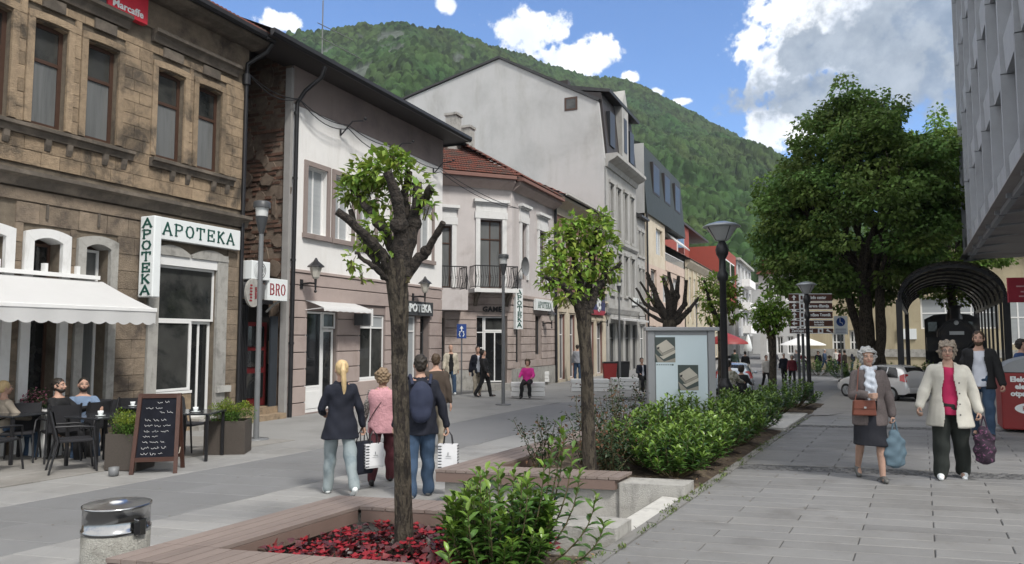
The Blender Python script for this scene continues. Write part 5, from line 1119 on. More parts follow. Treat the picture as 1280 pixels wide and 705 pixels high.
# ---- big linden in the square and the tree behind it
def big_tree(name, label, base, crown_c, rad, ncl, nleaf, lsize, stems, seed, mt, cutoff=None, col=(1, 1, 1)):
    rng = np.random.default_rng(seed); rr = random.Random(seed); T = tree_root(name, label, base); c = np.array(crown_c); rad = np.array(rad)
    b = MB(); tips = []
    for sx, sy, r0 in stems:
        fork = Vector((c[0]+sx*1.5, c[1]+sy*1.5, base[2]+(crown_c[2]-base[2])*.55)); limb(b, Vector(base)+Vector((sx*.35, sy*.35, -.1)), fork, r0, r0*.7, 10, .02, 8, rr)
        for k_ in range(6):
            d = rng.normal(size=3); d[2] = abs(d[2])*.8+.1; d /= np.linalg.norm(d); e = Vector(c+d*rad*.75); p = limb(b, fork, e, r0*.45, .05, 6, .06, 7, rr); tips += p[3:]
            for q in range(3): d2 = rng.normal(size=3); d2 /= np.linalg.norm(d2); limb(b, p[4], Vector(np.array(e)*.6+(c+d2*rad*.85)*.4), .09, .02, 5, .06, 5, rr)
    b.build('trunk', M['bark'], T); P, D_ = [], []; cols = []
    for i in range(ncl):
        d = rng.normal(size=3); d /= np.linalg.norm(d); shell = rng.uniform(.35, 1)**.45
        taper = 1-.42*max(0, d[2])**1.5; cc = c+d*rad*shell*np.array([taper, taper, 1])*(1+.16*sin(d[0]*7+seed)*cos(d[2]*9)+rng.uniform(-.06, .06))
        if cutoff and cutoff(cc): continue
        r = rng.uniform(.55, 1.15); n = int(nleaf*r*r)
        dd = rng.normal(size=(n, 3)); dd /= np.linalg.norm(dd, axis=1, keepdims=True); rr_ = rng.uniform(.3, 1, (n, 1))**.5
        P.append(cc+dd*rr_*r*np.array([.85, .85, .5])+np.array([0, 0, -.12])*(dd[:, :1]**2+dd[:, 1:2]**2)*r); D_.append(dd*np.array([1, 1, .3])+np.array([0, 0, -.55])+rng.normal(0, .35, (n, 3)))
        g = rng.uniform(.72, 1.28)*rng.uniform(.75, 1.25, n); cols.append(np.stack([g*rng.uniform(.9, 1.25)*col[0], g*col[1], g*.9*col[2], np.ones(n)], -1))
    P = np.concatenate(P); leaves('crown', T, P, np.concatenate(D_), rng.uniform(.7, 1.3, len(P))*lsize, .8, M[mt], np.concatenate(cols), 'diamond', seed, origin=base, roll=1.2); return T
bt = pt(1092, 423, 38); cc_ = pt(1076, 262, 38)
big_tree('linden_tree', 'huge dense dark green linden tree filling the square left of the train shelter', (bt.x, bt.y, -.92), tuple(cc_), (5.2, 4.8, 6.1), 760, 170, .20, [(0, 0, .42), (-.5, .2, .26), (.5, -.2, .3)], 31, 'leaf_dark', cutoff=lambda q: q[2] < 3.2+.25*abs(q[0]-bt.x)+max(0, q[0]-bt.x)*.75 or (abs(q[0]-bt.x+.1) < .8 and q[2] < 7 and q[1] < bt.y))
b2_ = pt(1190, 423, 47); c2_ = pt(1185, 255, 47)
big_tree('linden_tree', 'lighter olive green tree behind the linden, beside the concrete building', (b2_.x, b2_.y, -.92), tuple(c2_), (4.6, 4.2, 5.6), 300, 130, .22, [(0, 0, .35)], 37, 'leaf_dark', cutoff=lambda q: q[2] < 3.6, col=(1.12, 1.1, .95))
# ---- cherry laurel
def laurel(label, base, w, h, shoots, seed, n_obj=0, lsize=.105, group='cherry laurel shrubs in the planters', tops=None):
    rng = np.random.default_rng(seed); rr = random.Random(seed); T = thing('laurel_shrub', label, 'shrub', base, 0, group); OFF[T.name] = tuple(base)
    b = MB(); P, D_, C_, L = [], [], [], []
    tp = [(rr.uniform(0, 2*pi), sqrt(rr.random())) for _ in range(shoots)]
    tgt = [(base[0]+w*q*cos(a), base[1]+w*q*sin(a), base[2]+h*(.55+.5*rr.random())*(1-.35*q*q)) for a, q in tp]+(tops or [])
    for i, tp_ in enumerate(tgt):
        e = Vector(tp_); s_ = Vector((base[0]+(e.x-base[0])*.3, base[1]+(e.y-base[1])*.3, base[2])); pts = []
        for k_ in range(7): u = k_/6; pts.append(s_.lerp(e, u)+Vector(((e.x-s_.x)*.25*sin(pi*u), (e.y-s_.y)*.25*sin(pi*u), 0)))
        b.tube(pts, [.008, .007, .006, .006, .005, .004, .003], 5, cap=False)
        nl = rr.randint(15, 21); ph = rr.uniform(0, 6)
        for j in range(nl):
            u = .30+.70*(j/(nl-1)); x_ = u*6; i0 = min(5, int(x_)); p = pts[i0].lerp(pts[i0+1], x_-i0); a_ = ph+j*2.4; tang = (pts[6]-pts[4]).normalized()
            el = .35+.95*max(0, u-.55)/.45; d = Vector((cos(a_), sin(a_), 0))+tang*el; P.append(tuple(p)); D_.append(tuple(d)); young = max(0, (u-.72)/.28)
            g = rr.uniform(.75, 1.15); C_.append((g*(.75+.95*young), g*(.80+.55*young), g*(.8+.2*young), 1)); L.append(lsize*rr.uniform(.75, 1.2)*(1-.25*max(0, u-.9)/.1))
    b.build('stems', M['twig'], T, kind='stuff')
    leaves('foliage', T, P, D_, np.array(L), .44, M['laurel'], np.array(C_), 'long', seed, n_obj, .3, origin=base); return T
q = gp(672, 705, .02)
def up(px, py, dep): return tuple(pt(px, py, dep))
laurel('bright glossy laurel bush at the right corner of the begonia planter, nearest to the camera', (-2.78, 4.83, -.1), .42, .80, 84, 41, 295, .110, None,
       [up(702, 528, 5.6), up(690, 552, 5.5), up(716, 560, 5.5), up(600, 590, 5.2), up(612, 612, 5.0), up(745, 620, 5.3), up(660, 600, 5.2), up(585, 640, 4.9), up(560, 690, 4.6), up(755, 655, 5.1), up(680, 580, 5.4), up(705, 545, 5.6), up(725, 590, 5.5)])
hed = [((-2.72, 8.75), .42, .72), ((-3.25, 9.25), .45, .85), ((-2.66, 9.6), .42, .85), ((-3.3, 10.3), .48, 1.0), ((-2.7, 10.6), .46, .92), ((-3.2, 11.5), .5, 1.0), ((-2.68, 11.8), .46, .95), ((-3.1, 12.8), .5, 1.0), ((-2.75, 13.5), .42, .8), ((-3.3, 14.4), .5, .9), ((-3.2, 15.9), .5, .85), ((-2.9, 17.2), .5, .8), ((-2.8, 18.6), .55, .95)]
wh = ['nearest of the hedge beside the concrete beam end', 'behind the hedge front, right below the display case', 'at the pavement kerb, second of the hedge', 'tallest, in front of the display case', 'at the kerb right of the display case', 'left of the black lamp foot', 'at the kerb in the middle of the hedge', 'in front of the black lamp foot', 'last at the kerb before the pale ledge', 'behind the gap with the pale ledge', 'beyond the pale ledge', 'next to last of the row', 'last of the row by the square']
for i, ((x, y), w, h) in enumerate(hed): laurel('green laurel shrub '+wh[i], (x+.08, y, .03), w*1.2, h*.80, 62 if i < 8 else 44, 50+i)
# ---- roses
M['petal_y'] = mat('yellow petal', (.75, .42, .05), .6); M['petal_r'] = mat('red begonia petal', (.24, .012, .02), .5, .2, 9, trans=.2); M['begonia_leaf'] = mat('dark bronze begonia leaf', (.055, .016, .018), .4, .2, 9, attr='tint', spec=.4)
for i, (x, y, h) in enumerate([(-4.1, 8.15, .62), (-3.85, 8.9, .78), (-3.45, 8.55, .7), (-3.9, 9.8, .95), (-3.25, 8.35, .5), (-4.1, 11, .9), (-4.15, 12.6, .9)]):
    rr = random.Random(90+i); rng = np.random.default_rng(90+i); T = thing('rose_bush', 'thin rose bush with small dark leaves, '+['leftmost, leaning over the bench corner', 'behind the second tree on its left', 'right of the second tree trunk', 'tallest, left of the display case', 'low and dense, in front of the others', 'hidden behind the display case', 'farthest, left of the black lamp'][i], 'shrub', (x, y, .03), 0, 'rose bushes in the second planter'); OFF[T.name] = (x, y, .03)
    b = MB(); P, D_, C_ = [], [], []
    for k_ in range(11):
        a_ = rr.uniform(0, 2*pi); q_ = rr.uniform(.1, .42); e = Vector((x+q_*cos(a_), y+q_*sin(a_), .03+h*rr.uniform(.6, 1.15))); p = limb(b, (x+rr.uniform(-.06, .06), y+rr.uniform(-.06, .06), .02), e, .007, .003, 5, .06, 7, rr)
        for j in range(46):
            u = rr.uniform(.15, 1)*7; i0 = min(6, int(u)); c = p[i0].lerp(p[min(7, i0+1)], u-i0); d = Vector((rr.gauss(0, 1), rr.gauss(0, 1), rr.gauss(.2, .5))); d.normalize(); P.append(tuple(c+d*rr.uniform(.02, .09))); D_.append(tuple(d)); red = 1 if rr.random() < .25*(u/7) else 0; g = rr.uniform(.7, 1.3); C_.append((g*(1+2.2*red), g*(1-.1*red), g, 1))
    b.build('stems', M['twig'], T, kind='stuff'); leaves('foliage', T, P, D_, np.array([rr.uniform(.035, .06) for _ in P]), .7, M['rose_leaf'], np.array(C_), 'fold', i, origin=(x, y, .03))
    if i == 2:
        for (px, py, dp) in ((821, 553, 8.9), (800, 590, 8.4), (738, 650, 8.2)):
            c = pt(px, py, dp)-Vector((x, y, .03)); b = MB()
            for a_ in range(7): b.ball((c.x+.018*cos(a_*.9), c.y+.018*sin(a_*.9), c.z+.006*(a_ % 2)), .02, 6)
            b.build('rose_bloom', M['petal_y'], T)
            if py > 560: break
# ---- begonias
bg_m = MB(); rr = random.Random(5); rng = np.random.default_rng(4)
variants = []
for v in range(4):
    P, D_, C_ = [], [], []; fl = MB()
    for j in range(46):
        a_ = rr.uniform(0, 2*pi); q_ = sqrt(rr.random())*.10; P.append((q_*cos(a_), q_*sin(a_), rr.uniform(.02, .11))); D_.append((cos(a_), sin(a_), rr.uniform(.1, .8))); g = rr.uniform(.6, 1.5); C_.append((g*rr.choice([1, 1, 2.2]), g, g, 1))
    for j in range(7):
        a_ = rr.uniform(0, 2*pi); q_ = sqrt(rr.random())*.10; c = Vector((q_*cos(a_), q_*sin(a_), rr.uniform(.07, .115)))
        for k_ in range(4):
            e = k_*pi/2+rr.random(); d = Vector((cos(e), sin(e), .4)); s_ = Vector((-sin(e), cos(e), 0)); w_ = .017; fl.face([c, c+d*.014-s_*w_, c+d*.030, c+d*.014+s_*w_])
    variants.append((P, D_, C_, fl.mesh('flowers', M['petal_r'])))
src = []
for v in range(4):
    P, D_, C_, fm = variants[v]; T = thing('begonia', 'low begonia plant with bronze leaves and red flowers in the nearest planter', 'flower', (0, 0, 0), 0, 'red begonias in the nearest planter')
    leaves('foliage', T, P, D_, rng.uniform(.035, .06, len(P)), .85, M['begonia_leaf'], np.array(C_), 'fold', v); piece('flowers', fm, T, (0, 0, 0))['kind'] = 'stuff'; src.append(T)
spots = []
for j in range(4000):
    x = rr.uniform(-4.35, -2.75); yb_ = rr.uniform(3.85, 4.95); y = yb_+(x+4.88)*TILT
    if x < -4.1 and yb_ < 4.5 and rr.random() < .8: continue
    if (Vector((x, y))-Vector((-3.72, 4.94))).length < .17: continue
    if all((x-a)**2+(y-c)**2 > .034 for a, c in spots): spots.append((x, y))
for i, (x, y) in enumerate(spots[:56]):
    T = src[i] if i < 4 else copy_tree(src[i % 4]); T.location = (x, y, -.12); T.rotation_euler[2] = rr.uniform(0, 6); s_ = rr.uniform(1.0, 1.5); T.scale = (s_, s_, s_*1.25)

# ---- weeds in the kerb joint, fallen leaves and crumbs of soil
rr = random.Random(12); rng = np.random.default_rng(12); P, D_, L_ = [], [], []
for i in range(150):
    y = rr.uniform(4.6, 16.5); x = -2.2+rr.choice([0, .065])+rr.gauss(0, .008); n = rr.randint(4, 16) if rr.random() < .5 else 3
    for j in range(n): P.append((x+rr.gauss(0, .02), y+rr.gauss(0, .05), .004)); D_.append((rr.gauss(0, .6), rr.gauss(0, .6), rr.uniform(.5, 1.4))); L_.append(rr.uniform(.015, .05))
leaves('kerb_weeds', None, P, D_, np.array(L_), .30, M['grass'] if 'tint' in 'x' else mat('kerb weed', (.09, .13, .04), .8, .2, 20, attr='tint'), None, 'diamond', 2)
P, D_, L_ = [], [], []
for i in range(170):
    x, y = (rr.uniform(-2.1, 2.2), rr.uniform(4.8, 15)) if i % 3 else (rr.uniform(-9, -5), rr.uniform(4, 14)); 
    if i % 3 and rr.random() < .5: x = -2.08+abs(rr.gauss(0, .18))
    z = .004 if i % 3 else gz(x, y)+.004; a_ = rr.uniform(0, 6.3); P.append((x, y, z)); D_.append((cos(a_), sin(a_), .05)); L_.append(rr.uniform(.012, .032))
leaves('fallen_leaves', None, P, D_, np.array(L_), .6, mat('dry fallen leaf', (.13, .085, .045), .9, .3, 20, attr='tint'), None, 'diamond', 3, roll=.1)
P, D_, L_ = [], [], []
for i in range(900):
    x = rr.uniform(-4.5, -2.3); near = rr.random() < .45; y = (rr.uniform(3.8, 5.0) if near else rr.uniform(7.5, 18))+(x+4.88)*TILT; a_ = rr.uniform(0, 6.3); P.append((x, y, -.10 if near else .045)); D_.append((cos(a_), sin(a_), rr.uniform(-.1, .4))); L_.append(rr.uniform(.02, .05))
leaves('leaf_litter', None, P, D_, np.array(L_), .5, mat('dry leaf litter', (.20, .14, .08), .95, .3, 20, attr='tint'), None, 'diamond', 4, roll=.4)
# ================================================================== concrete building on the right, oversailing the pavement
A_ = pt(1204, 423, 34.65); B_ = pt(1280, 423, 15.8); ux = Vector((B_.x-A_.x, B_.y-A_.y, 0)).normalized(); ZS = 5.4
uy = Vector((-ux.y, ux.x, 0)); A_ = A_+uy*.38
RB = thing('concrete_building', 'tall bluish grey concrete building on the right with ribbed front oversailing the pavement', 'building', (A_.x, A_.y, 0), atan2(ux.y, ux.x))
LN = 30.0; pitch = 3.0; FH = 3.1; NF = 5
b = MB(); b.box(0, LN, 1.2, 13, ZS+.3, ZS+FH*NF+1); b.build('body', M['panel_blue'], RB)
b = MB(); b.box(-.2, LN, -.38, 13, ZS-.03, ZS-.001); b.build('soffit', M['ceil'], RB)
for i in range(11):
    x = i*pitch
    for f in range(NF):
        z = ZS+f*FH
        MB().prism([(1.19, z+.0), (1.19, z+1.75), (.30, z+1.55), (-.14, z+.9), (-.10, z-.02 if f else z-.16), (.04, z-.02 if f else z-.16), (.1, z)][::1], x+.18, x+pitch-.18, 'x').build('spandrel_panel', M['panel_blue'], RB)
        if i < 10: o = MB().box(x+.16, x+pitch-.16, .75, .85, z+1.6, z+FH+.05).build('window', M['glass_dark'], RB)
    for f in range(NF):
        z = ZS+f*FH
        MB().prism([(1.19, z-.01), (1.19, z+FH-.03), (-.22, z+FH-.03), (-.22, z-(0 if f else .14)), (-.08, z-(0 if f else .14))], x-.10, x+.10, 'x').build('fin', M['panel_blue'], RB)
MB().box(-.25, LN, -.2, 13, ZS+FH*NF+1.001, ZS+FH*NF+1.6).build('parapet', M['panel_blue'], RB)
for x in (4, 11, 18, 25): MB().box(x, x+.55, 3.2, 3.75, -1.0, ZS-.002).build('column', M['panel_blue'], RB)
b = MB(); b.box(0, LN, 9, 9.3, -1, ZS-.002); b.build('shop_wall', M['glass_dark'], RB)
# ------------------------------------------------------------------ old plaster building behind the shelter
BB = thing('plaster_building', 'old beige plaster building with a long window behind the locomotive', 'building', (0, 0, -.95)); OFF[BB.name] = (0, 0, -.95)
def bx_(px, dep=63): p = pt(px, 423, dep); return p
yb = 66.0
def xat(px, y): d = sight(px, 423); return d.x/d.y*y
def zat(px, py, y): d = sight(px, py); return 1.65+d.z/d.y*y
hb = [(xat(1152, yb), xat(1250, yb), zat(1200, 411, yb), zat(1200, 371, yb)), (xat(1040, yb), xat(1056, yb), .4, 2.3), (xat(1062, yb), xat(1078, yb), .4, 2.3), (xat(1262, yb), xat(1300, yb), 1.2, 5.2), (xat(1130, yb), xat(1142, yb), 5.0, 7.0)]
b = MB(); wall(b, xat(1008, yb), xat(1330, yb), -.95, 8.2, hb, yb, .35); b.box(xat(1008, yb), xat(1330, yb), yb+.4, yb+10, -.95, 8.2); b.build('wall', M['beige_wall'], BB)
for i, q_ in enumerate(hb): window(BB, *q_, yb+.3, 'white_paint', 'blind' if i in (0, 3) else 'glass_dark', (.33, .66), (.5,), .12)
MB().box(xat(1006, yb), xat(1332, yb), yb-.5, yb+10.3, 8.201, 8.5).build('cornice', M['beige_wall'], BB); MB().box(xat(1008, yb), xat(1330, yb), yb-.1, yb-.002, zat(1200, 437, yb)-.6, zat(1200, 437, yb)).build('string_course', M['conc'], BB)
MB().box(xat(1122, yb), xat(1146, yb), yb-.12, yb-.002, zat(1134, 424, yb), zat(1134, 411, yb)).build('wall_panel', M['signw'], BB)
LW = thing('pale_house', 'pale low house with white framed windows at the end of the square', 'building', (0, 0, -.95)); OFF[LW.name] = (0, 0, -.95); yl = 95.0; hl = [(xat(958+13*i, yl), xat(966+13*i, yl), z0_, z0_+2.1) for i in range(6) for z0_ in (-.2, 3.2, 6.2)]
b = MB(); wall(b, xat(950, yl), xat(1042, yl), -.95, 9.6, hl, yl, .3); b.box(xat(950, yl), xat(1042, yl), yl+.4, yl+10, -.95, 9.6); b.build('wall', M['grey_wall'], LW)
for q_ in hl: window(LW, *q_, yl+.25, 'white_paint', 'glass', (.5,), (), .12)
MB().prism([(xat(948, yl), 9.601), (xat(1044, yl), 9.601), (xat(1035, yl), 11.4), (xat(957, yl), 11.4)][::-1], yl-.5, yl+10.4, 'y').build('roof', M['roof_red'], LW)

# ================================================================== train shelter and locomotive
y0_, y1_ = 38.6, 59.0; xa, xb_ = xat(1126, y0_)-.02, xat(1260, y0_); ZG = -.93
zsp = zat(1124, 377, y0_); zap = zat(1190, 332, y0_); xc = (xa+xb_)/2; hw = (xb_-xa)/2
SH = thing('train_shelter', 'black barrel-roofed metal shelter over the old locomotive', 'shelter', (xc, y0_, ZG)); OFF[SH.name] = (xc, y0_, ZG)
def arc(k, n, dz=0, r=1.0): a = pi*k/n; return xc-hw*r*cos(a), zsp+dz+(zap-zsp)*sin(a)**.92
NB = 9
for i in range(NB):
    y = y0_+(y1_-y0_)*i/(NB-1); b = MB(); n = 16
    for k in range(n): p, q_ = arc(k, n), arc(k+1, n); b.bar((p[0], y, p[1]), (q_[0], y, q_[1]), .10, .16 if i in (0, NB-1) else .10)
    b.build('arch_rib', M['black_metal'], SH)
    for sx in (-1, 1):
        if sx < 0 and i not in (0, NB-1): continue
        b = MB(); b.box(xc+sx*hw-.13, xc+sx*hw+.13, y-.13, y+.13, ZG, zsp+.1) if i in (0, NB-1) else b.box(xc+sx*hw-.05, xc+sx*hw+.05, y-.05, y+.05, ZG, zsp+.1); b.build('post', M['black_metal'], SH)
n = 16
for k in range(n+1):
    p = arc(k, n); MB().box(p[0]-.035, p[0]+.035, y0_-.4, y1_, p[1]+.05, p[1]+.11).build('purlin', M['black_metal'], SH)
b = MB(); b.grid([[(arc(k, 24)[0]*1.0, y, arc(k, 24)[1]+.14) for k in range(25)] for y in (y0_-.45, y1_+.3)]); b.grid([[(arc(k, 24)[0]*1.0, y, arc(k, 24)[1]+.17) for k in range(25)] for y in (y0_-.45, y1_+.3)])
b.build('roof_sheet', mat('smoked roof sheet', (.022, .024, .026), .35, .2, 1.5), SH)
for sx in (-1, 1): MB().box(xc+sx*hw-.06, xc+sx*hw+.06, y0_, y1_, zsp-.05, zsp+.12).build('eaves_beam', M['black_metal'], SH)
yf_ = y0_+5.0; xl_ = xat(1196, yf_); LO = thing('steam_locomotive', 'black old steam locomotive front with chimney and white number plate under the shelter', 'locomotive', (xl_, yf_, ZG)); O = Vector((xl_, yf_, ZG)); 
loco = mat('black locomotive paint', (.022, .022, .024), .5, .3, 4, col2=(.05, .04, .035), c2=(.5, .75), c2scale=2)
zb = zat(1196, 419, yf_)-ZG
def ycyl(b, x, z, y0, y1, r, r2=None, n=24): return b.tube([(x, y0, z), (x, y1, z)], [r, r2 or r], n)
ycyl(MB(), 0, zb, 0.0, 6.5, .80).build('boiler', loco, LO); b = MB(); ycyl(b, 0, zb, -.10, -.001, .84); ycyl(b, 0, zb, -.17, -.101, .70, .72); ycyl(b, 0, zb, -.22, -.171, .12); b.build('smokebox_door', loco, LO)
MB().box(-.32, .32, -.24, -.225, zb+.02, zb+.20).build('number_plate', M['signw'], LO); text('51-127'.replace('51-127', '0 0 0 0') if False else '', .1, M['black_metal'], LO, (0, 0, 0)) if False else None
for k in range(10): a_ = 2*pi*k/10; ycyl(MB(), .76*cos(a_), zb+.76*sin(a_), -.13, -.101, .035, n=8).build('bolt', loco, LO)
b = MB(); b.lathe([(.30, zb+.72), (.24, zb+.85), (.23, zb+1.35), (.30, zb+1.42), (.30, zb+1.52), (.2, zb+1.52)], 18, (0, .55, 0)); b.build('chimney', loco, LO)
b = MB(); b.lathe([(.38, zb+.65), (.38, zb+1.05), (.3, zb+1.2), (.1, zb+1.27)], 18, (0, 2.4, 0)); b.build('steam_dome', loco, LO)
b = MB(); b.ball((0, -.12, zb+.62), .12, 8); b.build('headlamp', M['signw'], LO)
for sx in (-1, 1):
    MB().box(sx*.75-.02*sx, sx*1.32, .9, 5.2, zb-.85, zb-.35+.25).build('water_tank', loco, LO); b = MB(); ycyl(b, sx*.85, .98, -.95, -.55, .20); ycyl(b, sx*.85, .98, -.56, -.3, .09); b.build('buffer', loco, LO)
    b = MB(); ycyl(b, sx*1.0, .62, .1, .9, .30); b.build('cylinder', loco, LO)
    for yy in (1.4, 2.9, 4.4):
        w_ = MB(); w_.tube([(sx*.62, yy, .52), (sx*.76, yy, .52)], .52, 20); w_.build('wheel', loco, LO)
    MB().bar((sx*.9, .9, .62), (sx*.9, 4.5, .52), .08).build('side_rod', M['grey_metal'], LO)
MB().box(-1.25, 1.25, -.35, -.2, .75, 1.2).build('buffer_beam', mat('dark red beam', (.12, .015, .015), .6), LO); MB().box(-1.1, 1.1, -.2, 7.5, .95, 1.1).build('running_board', loco, LO)
b = MB(); b.prism([(-1.38, 1.1), (1.38, 1.1), (1.38, zb+.95), (.9, zb+1.2), (0, zb+1.3), (-.9, zb+1.2), (-1.38, zb+.95)][::-1], 6.0, 8.6, 'y'); cab = b.build('cab', loco, LO)
for sx in (-1, 1): MB().box(sx*.75, sx*1.2, 5.97, 5.995, zb+.25, zb+.8).build('cab_window', M['glass'], cab)
for sx in (-1, 1): MB().box(sx*.72-.035, sx*.72+.035, -2, 13, .0, .12).build('rail', M['grey_metal'], LO)

# ================================================================== cars
M['tyre'] = mat('tyre rubber', (.02, .02, .02), .85, .2, 10); M['rim'] = mat('wheel rim', (.45, .46, .47), .35, .1, 10, metal=.6)
def car(label, pos, heading, paint, length=3.85, width=1.64, height=1.48):
    C_ = thing('parked_car', label, 'car', pos, heading, 'cars'); pm = mat('car paint '+label[:6], paint, .22, .03, 2, metal=.35, coat=.8); L = length; w = width/2; h = height
    # stations from rear (x=0) to front (x=L): (x, sill z, belt z, roof z, half width at belt, half width at roof)
    st_ = [(0.0, .42, .62, .66, .66, .60), (.06, .30, .86, .92, .76, .66), (.16, .28, .93, 1.12, .80, .60), (.42, .27, .94, 1.40, .82, .58), (.85, .27, .93, h, .82, .60), (1.6, .27, .92, h, .82, .61), (2.2, .27, .90, h-.05, .82, .58), (2.75, .27, .88, 1.12, .82, .62), (2.98, .27, .86, .93, .81, .70), (3.4, .28, .78, .82, .79, .68), (3.7, .30, .66, .70, .72, .58), (3.85, .36, .52, .55, .58, .45)]
    b = MB(); rows = []
    for x, s_, bl, rf, wb, wr in st_:
        x *= L/3.85; k_ = w/.82; q = [(-.80*wb/.82, s_), (-wb, s_+.16), (-wb*1.0, (s_+bl)/2), (-wb*.985, bl), (-(wr+(wb-wr)*.12), rf-.10 if rf-bl > .2 else rf-.02), (-wr*.86, rf-.015), (0, rf)]
        rows.append([(x, a*k_, z) for a, z in q]+[(x, -a*k_, z) for a, z in q[-2::-1]])
    b.grid(rows, 0, True); b.face(rows[0][::-1]); b.face(rows[-1]); o = b.build('body', pm, C_); o.data.polygons.foreach_set('use_smooth', [True]*len(o.data.polygons)); sb = o.modifiers.new('smooth', 'SUBSURF'); sb.levels = sb.render_levels = 1
    for sy in (-1, 1):                                        # side glass
        for pts_ in ([(.42, .97), (.98, .97), (.98, 1.38), (.62, 1.36)], [(1.05, .97), (1.85, .96), (1.85, 1.38), (1.05, 1.39)], [(1.92, .96), (2.62, .94), (2.25, 1.33), (1.92, 1.37)]):
            p3 = [(x, sy*(w*.99-(z-.94)/.5*(w*.27)+.012), z) for x, z in pts_]; MB().face(p3 if sy < 0 else p3[::-1]); m_ = MB(); m_.face(p3 if sy < 0 else p3[::-1]); m_.build('window', M['glass_dark'], C_)
        m_ = MB(); m_.ball((2.55, sy*(w+.09), .98), .09, 8, sx=.6, sy=1, sz=.75); m_.build('mirror', pm, C_)
        m_ = MB(); m_.face([(.075, sy*w*.97, .80), (.30, sy*(w+.012), .84), (.36, sy*(w*.93), 1.05), (.20, sy*w*.80, 1.13)][::-sy]); m_.face([(.05, sy*w*.72, .80), (.055, sy*w*.95, .80), (.185, sy*w*.80, 1.13), (.16, sy*w*.62, 1.1)][::sy]); m_.build('taillight', mat('tail light', (.4, .02, .02), .2, spec=.7), C_)
        m_ = MB(); m_.ball((3.62, sy*w*.72, .66), .15, 8, sx=.8, sy=1, sz=.55); m_.build('headlight', M['glass'], C_)
        for xw in (.72, 3.12):
            W_ = MB(); W_.tube([(xw, sy*(w-.18), .29), (xw, sy*(w+.01), .29)], .29, 22); wo = W_.build('wheel', M['tyre'], C_)
            r_ = MB(); r_.tube([(xw, sy*(w-.02), .29), (xw, sy*(w+.022), .29)], .19, 18)
            r_.build('rim', M['rim'], wo)
            for k_ in range(6): a_ = k_*pi/3; MB().bar((xw, sy*(w+.03), .29), (xw+.17*cos(a_), sy*(w+.03), .29+.17*sin(a_)), .035, .012).build('spoke', M['rim'], wo)
    m_ = MB(); m_.face([(.145, -.50, .99), (.145, .50, .99), (.40, .45, 1.37), (.40, -.45, 1.37)][::-1]); [m_.v.__setitem__(i, (v[0]-.02, v[1], v[2]+.01)) for i, v in enumerate(m_.v)]; m_.build('rear_window', M['glass_dark'], C_)
    m_ = MB(); m_.face([(2.72, .58, .97), (2.72, -.58, .97), (2.26, -.5, 1.39), (2.26, .5, 1.39)]); [m_.v.__setitem__(i, (v[0]+.03, v[1], v[2]+.03)) for i, v in enumerate(m_.v)]; m_.build('windscreen', M['glass_dark'], C_)
    MB().box(-.04, .12, -w*.86, w*.86, .34, .56).build('bumper', pm, C_, bevel=.04); MB().box(-.052, -.042, -.26, .26, .44, .55).build('number_plate', M['signw'], C_); MB().box(3.74, 3.9, -w*.7, w*.7, .30, .48).build('bumper', pm, C_, bevel=.05)
    b = MB(); b.box(.3, 3.5, -w*.8, w*.8, .16, .3); b.build('underbody', M['tyre'], C_); return C_
rw_ = pt(1121, 423, 30.3); hd = radians(180-8)
cp = pt(1149, 423, 30.3)
car('silver white small hatchback parked on the square behind the two old women', (cp.x, cp.y, -.92), radians(140), (.74, .74, .74))
c2 = pt(930, 423, 34); car('pale blue silver car standing in the street left of the round-headed tree', (c2.x-.2, c2.y-1.5, gz(c2.x, c2.y)+.01), radians(100), (.45, .50, .55))

# ================================================================== lamps
def tall_lamp(label, pos, h, old=False, group=None, sc=1.0):
    L_ = thing('street_lamp', label, 'street lamp', pos, 0, group)
    if old:                                                   # black post with a conical glass shade
        b = MB(); b.lathe([(.24, 0), (.24, .10), (.17, .16), (.155, .55), (.17, .60), (.115, .68), (.10, .75)], 16); b.build('foot', M['black_metal'], L_)
        b = MB(); b.lathe([(.085, .75), (.075, h*.68), (.12, h*.69), (.13, h*.72), (.08, h*.74), (.075, h*.80), (.135, h*.825), (.155, h*.85), (.12, h*.875), (.05, h*.9)], 14); b.build('post', M['black_metal'], L_)
        b = MB(); b.lathe([(.09, h*.895), (.15, h*.90), (.165, h*.905), (.34, h*.965), (.36, h*.972)], 20); b.build('lamp_shade', mat('clear ribbed lamp glass', (.32, .33, .33), .12, .12, 3, spec=.7), L_)
        b = MB(); b.lathe([(.42, h*.970), (.43, h*.974), (.34, h*.985), (.14, h*.999), (.03, h*1.003)], 24); b.build('cap', mat('grey lamp cap', (.30, .32, .34), .35, .1, 3, metal=.5), L_)
        for k in range(4): a_ = pi/4+k*pi/2; MB().bar((.15*cos(a_), .15*sin(a_), h*.90), (.35*cos(a_), .35*sin(a_), h*.968), .014).build('stay', M['black_metal'], L_)
    else:                                                     # slim grey post, bucket-shaped head
        b = MB(); b.lathe([(.24, 0), (.24, .025), (.06, .03)], 16); b.build('base_plate', M['grey_metal'], L_)
        b = MB(); b.lathe([(.055, .03), (.05, h*.5), (.045, h*.86)], 12); b.build('post', M['grey_metal'], L_)
        b = MB(); b.lathe([(.04, h*.86), (.06, h*.875), (.12, h*.935)], 16); b.build('lamp_holder', M['dark_metal'], L_)
        b = MB(); b.lathe([(.11, h*.936), (.125, h*.972)], 16); b.build('lamp_glass', mat('milky lamp glass', (.55, .56, .55), .3, .05), L_)
        b = MB(); b.lathe([(.165, h*.972), (.165, h*.995), (.14, h*1.0)], 16); b.build('cap', M['dark_metal'], L_)
    return L_
def topz(px, py, p): return EYE.z+(sight(px, py).z/Vector(sight(px, py).xy).length)*Vector((p.x, p.y)).length
gs = 'slim grey street lamps along the street'
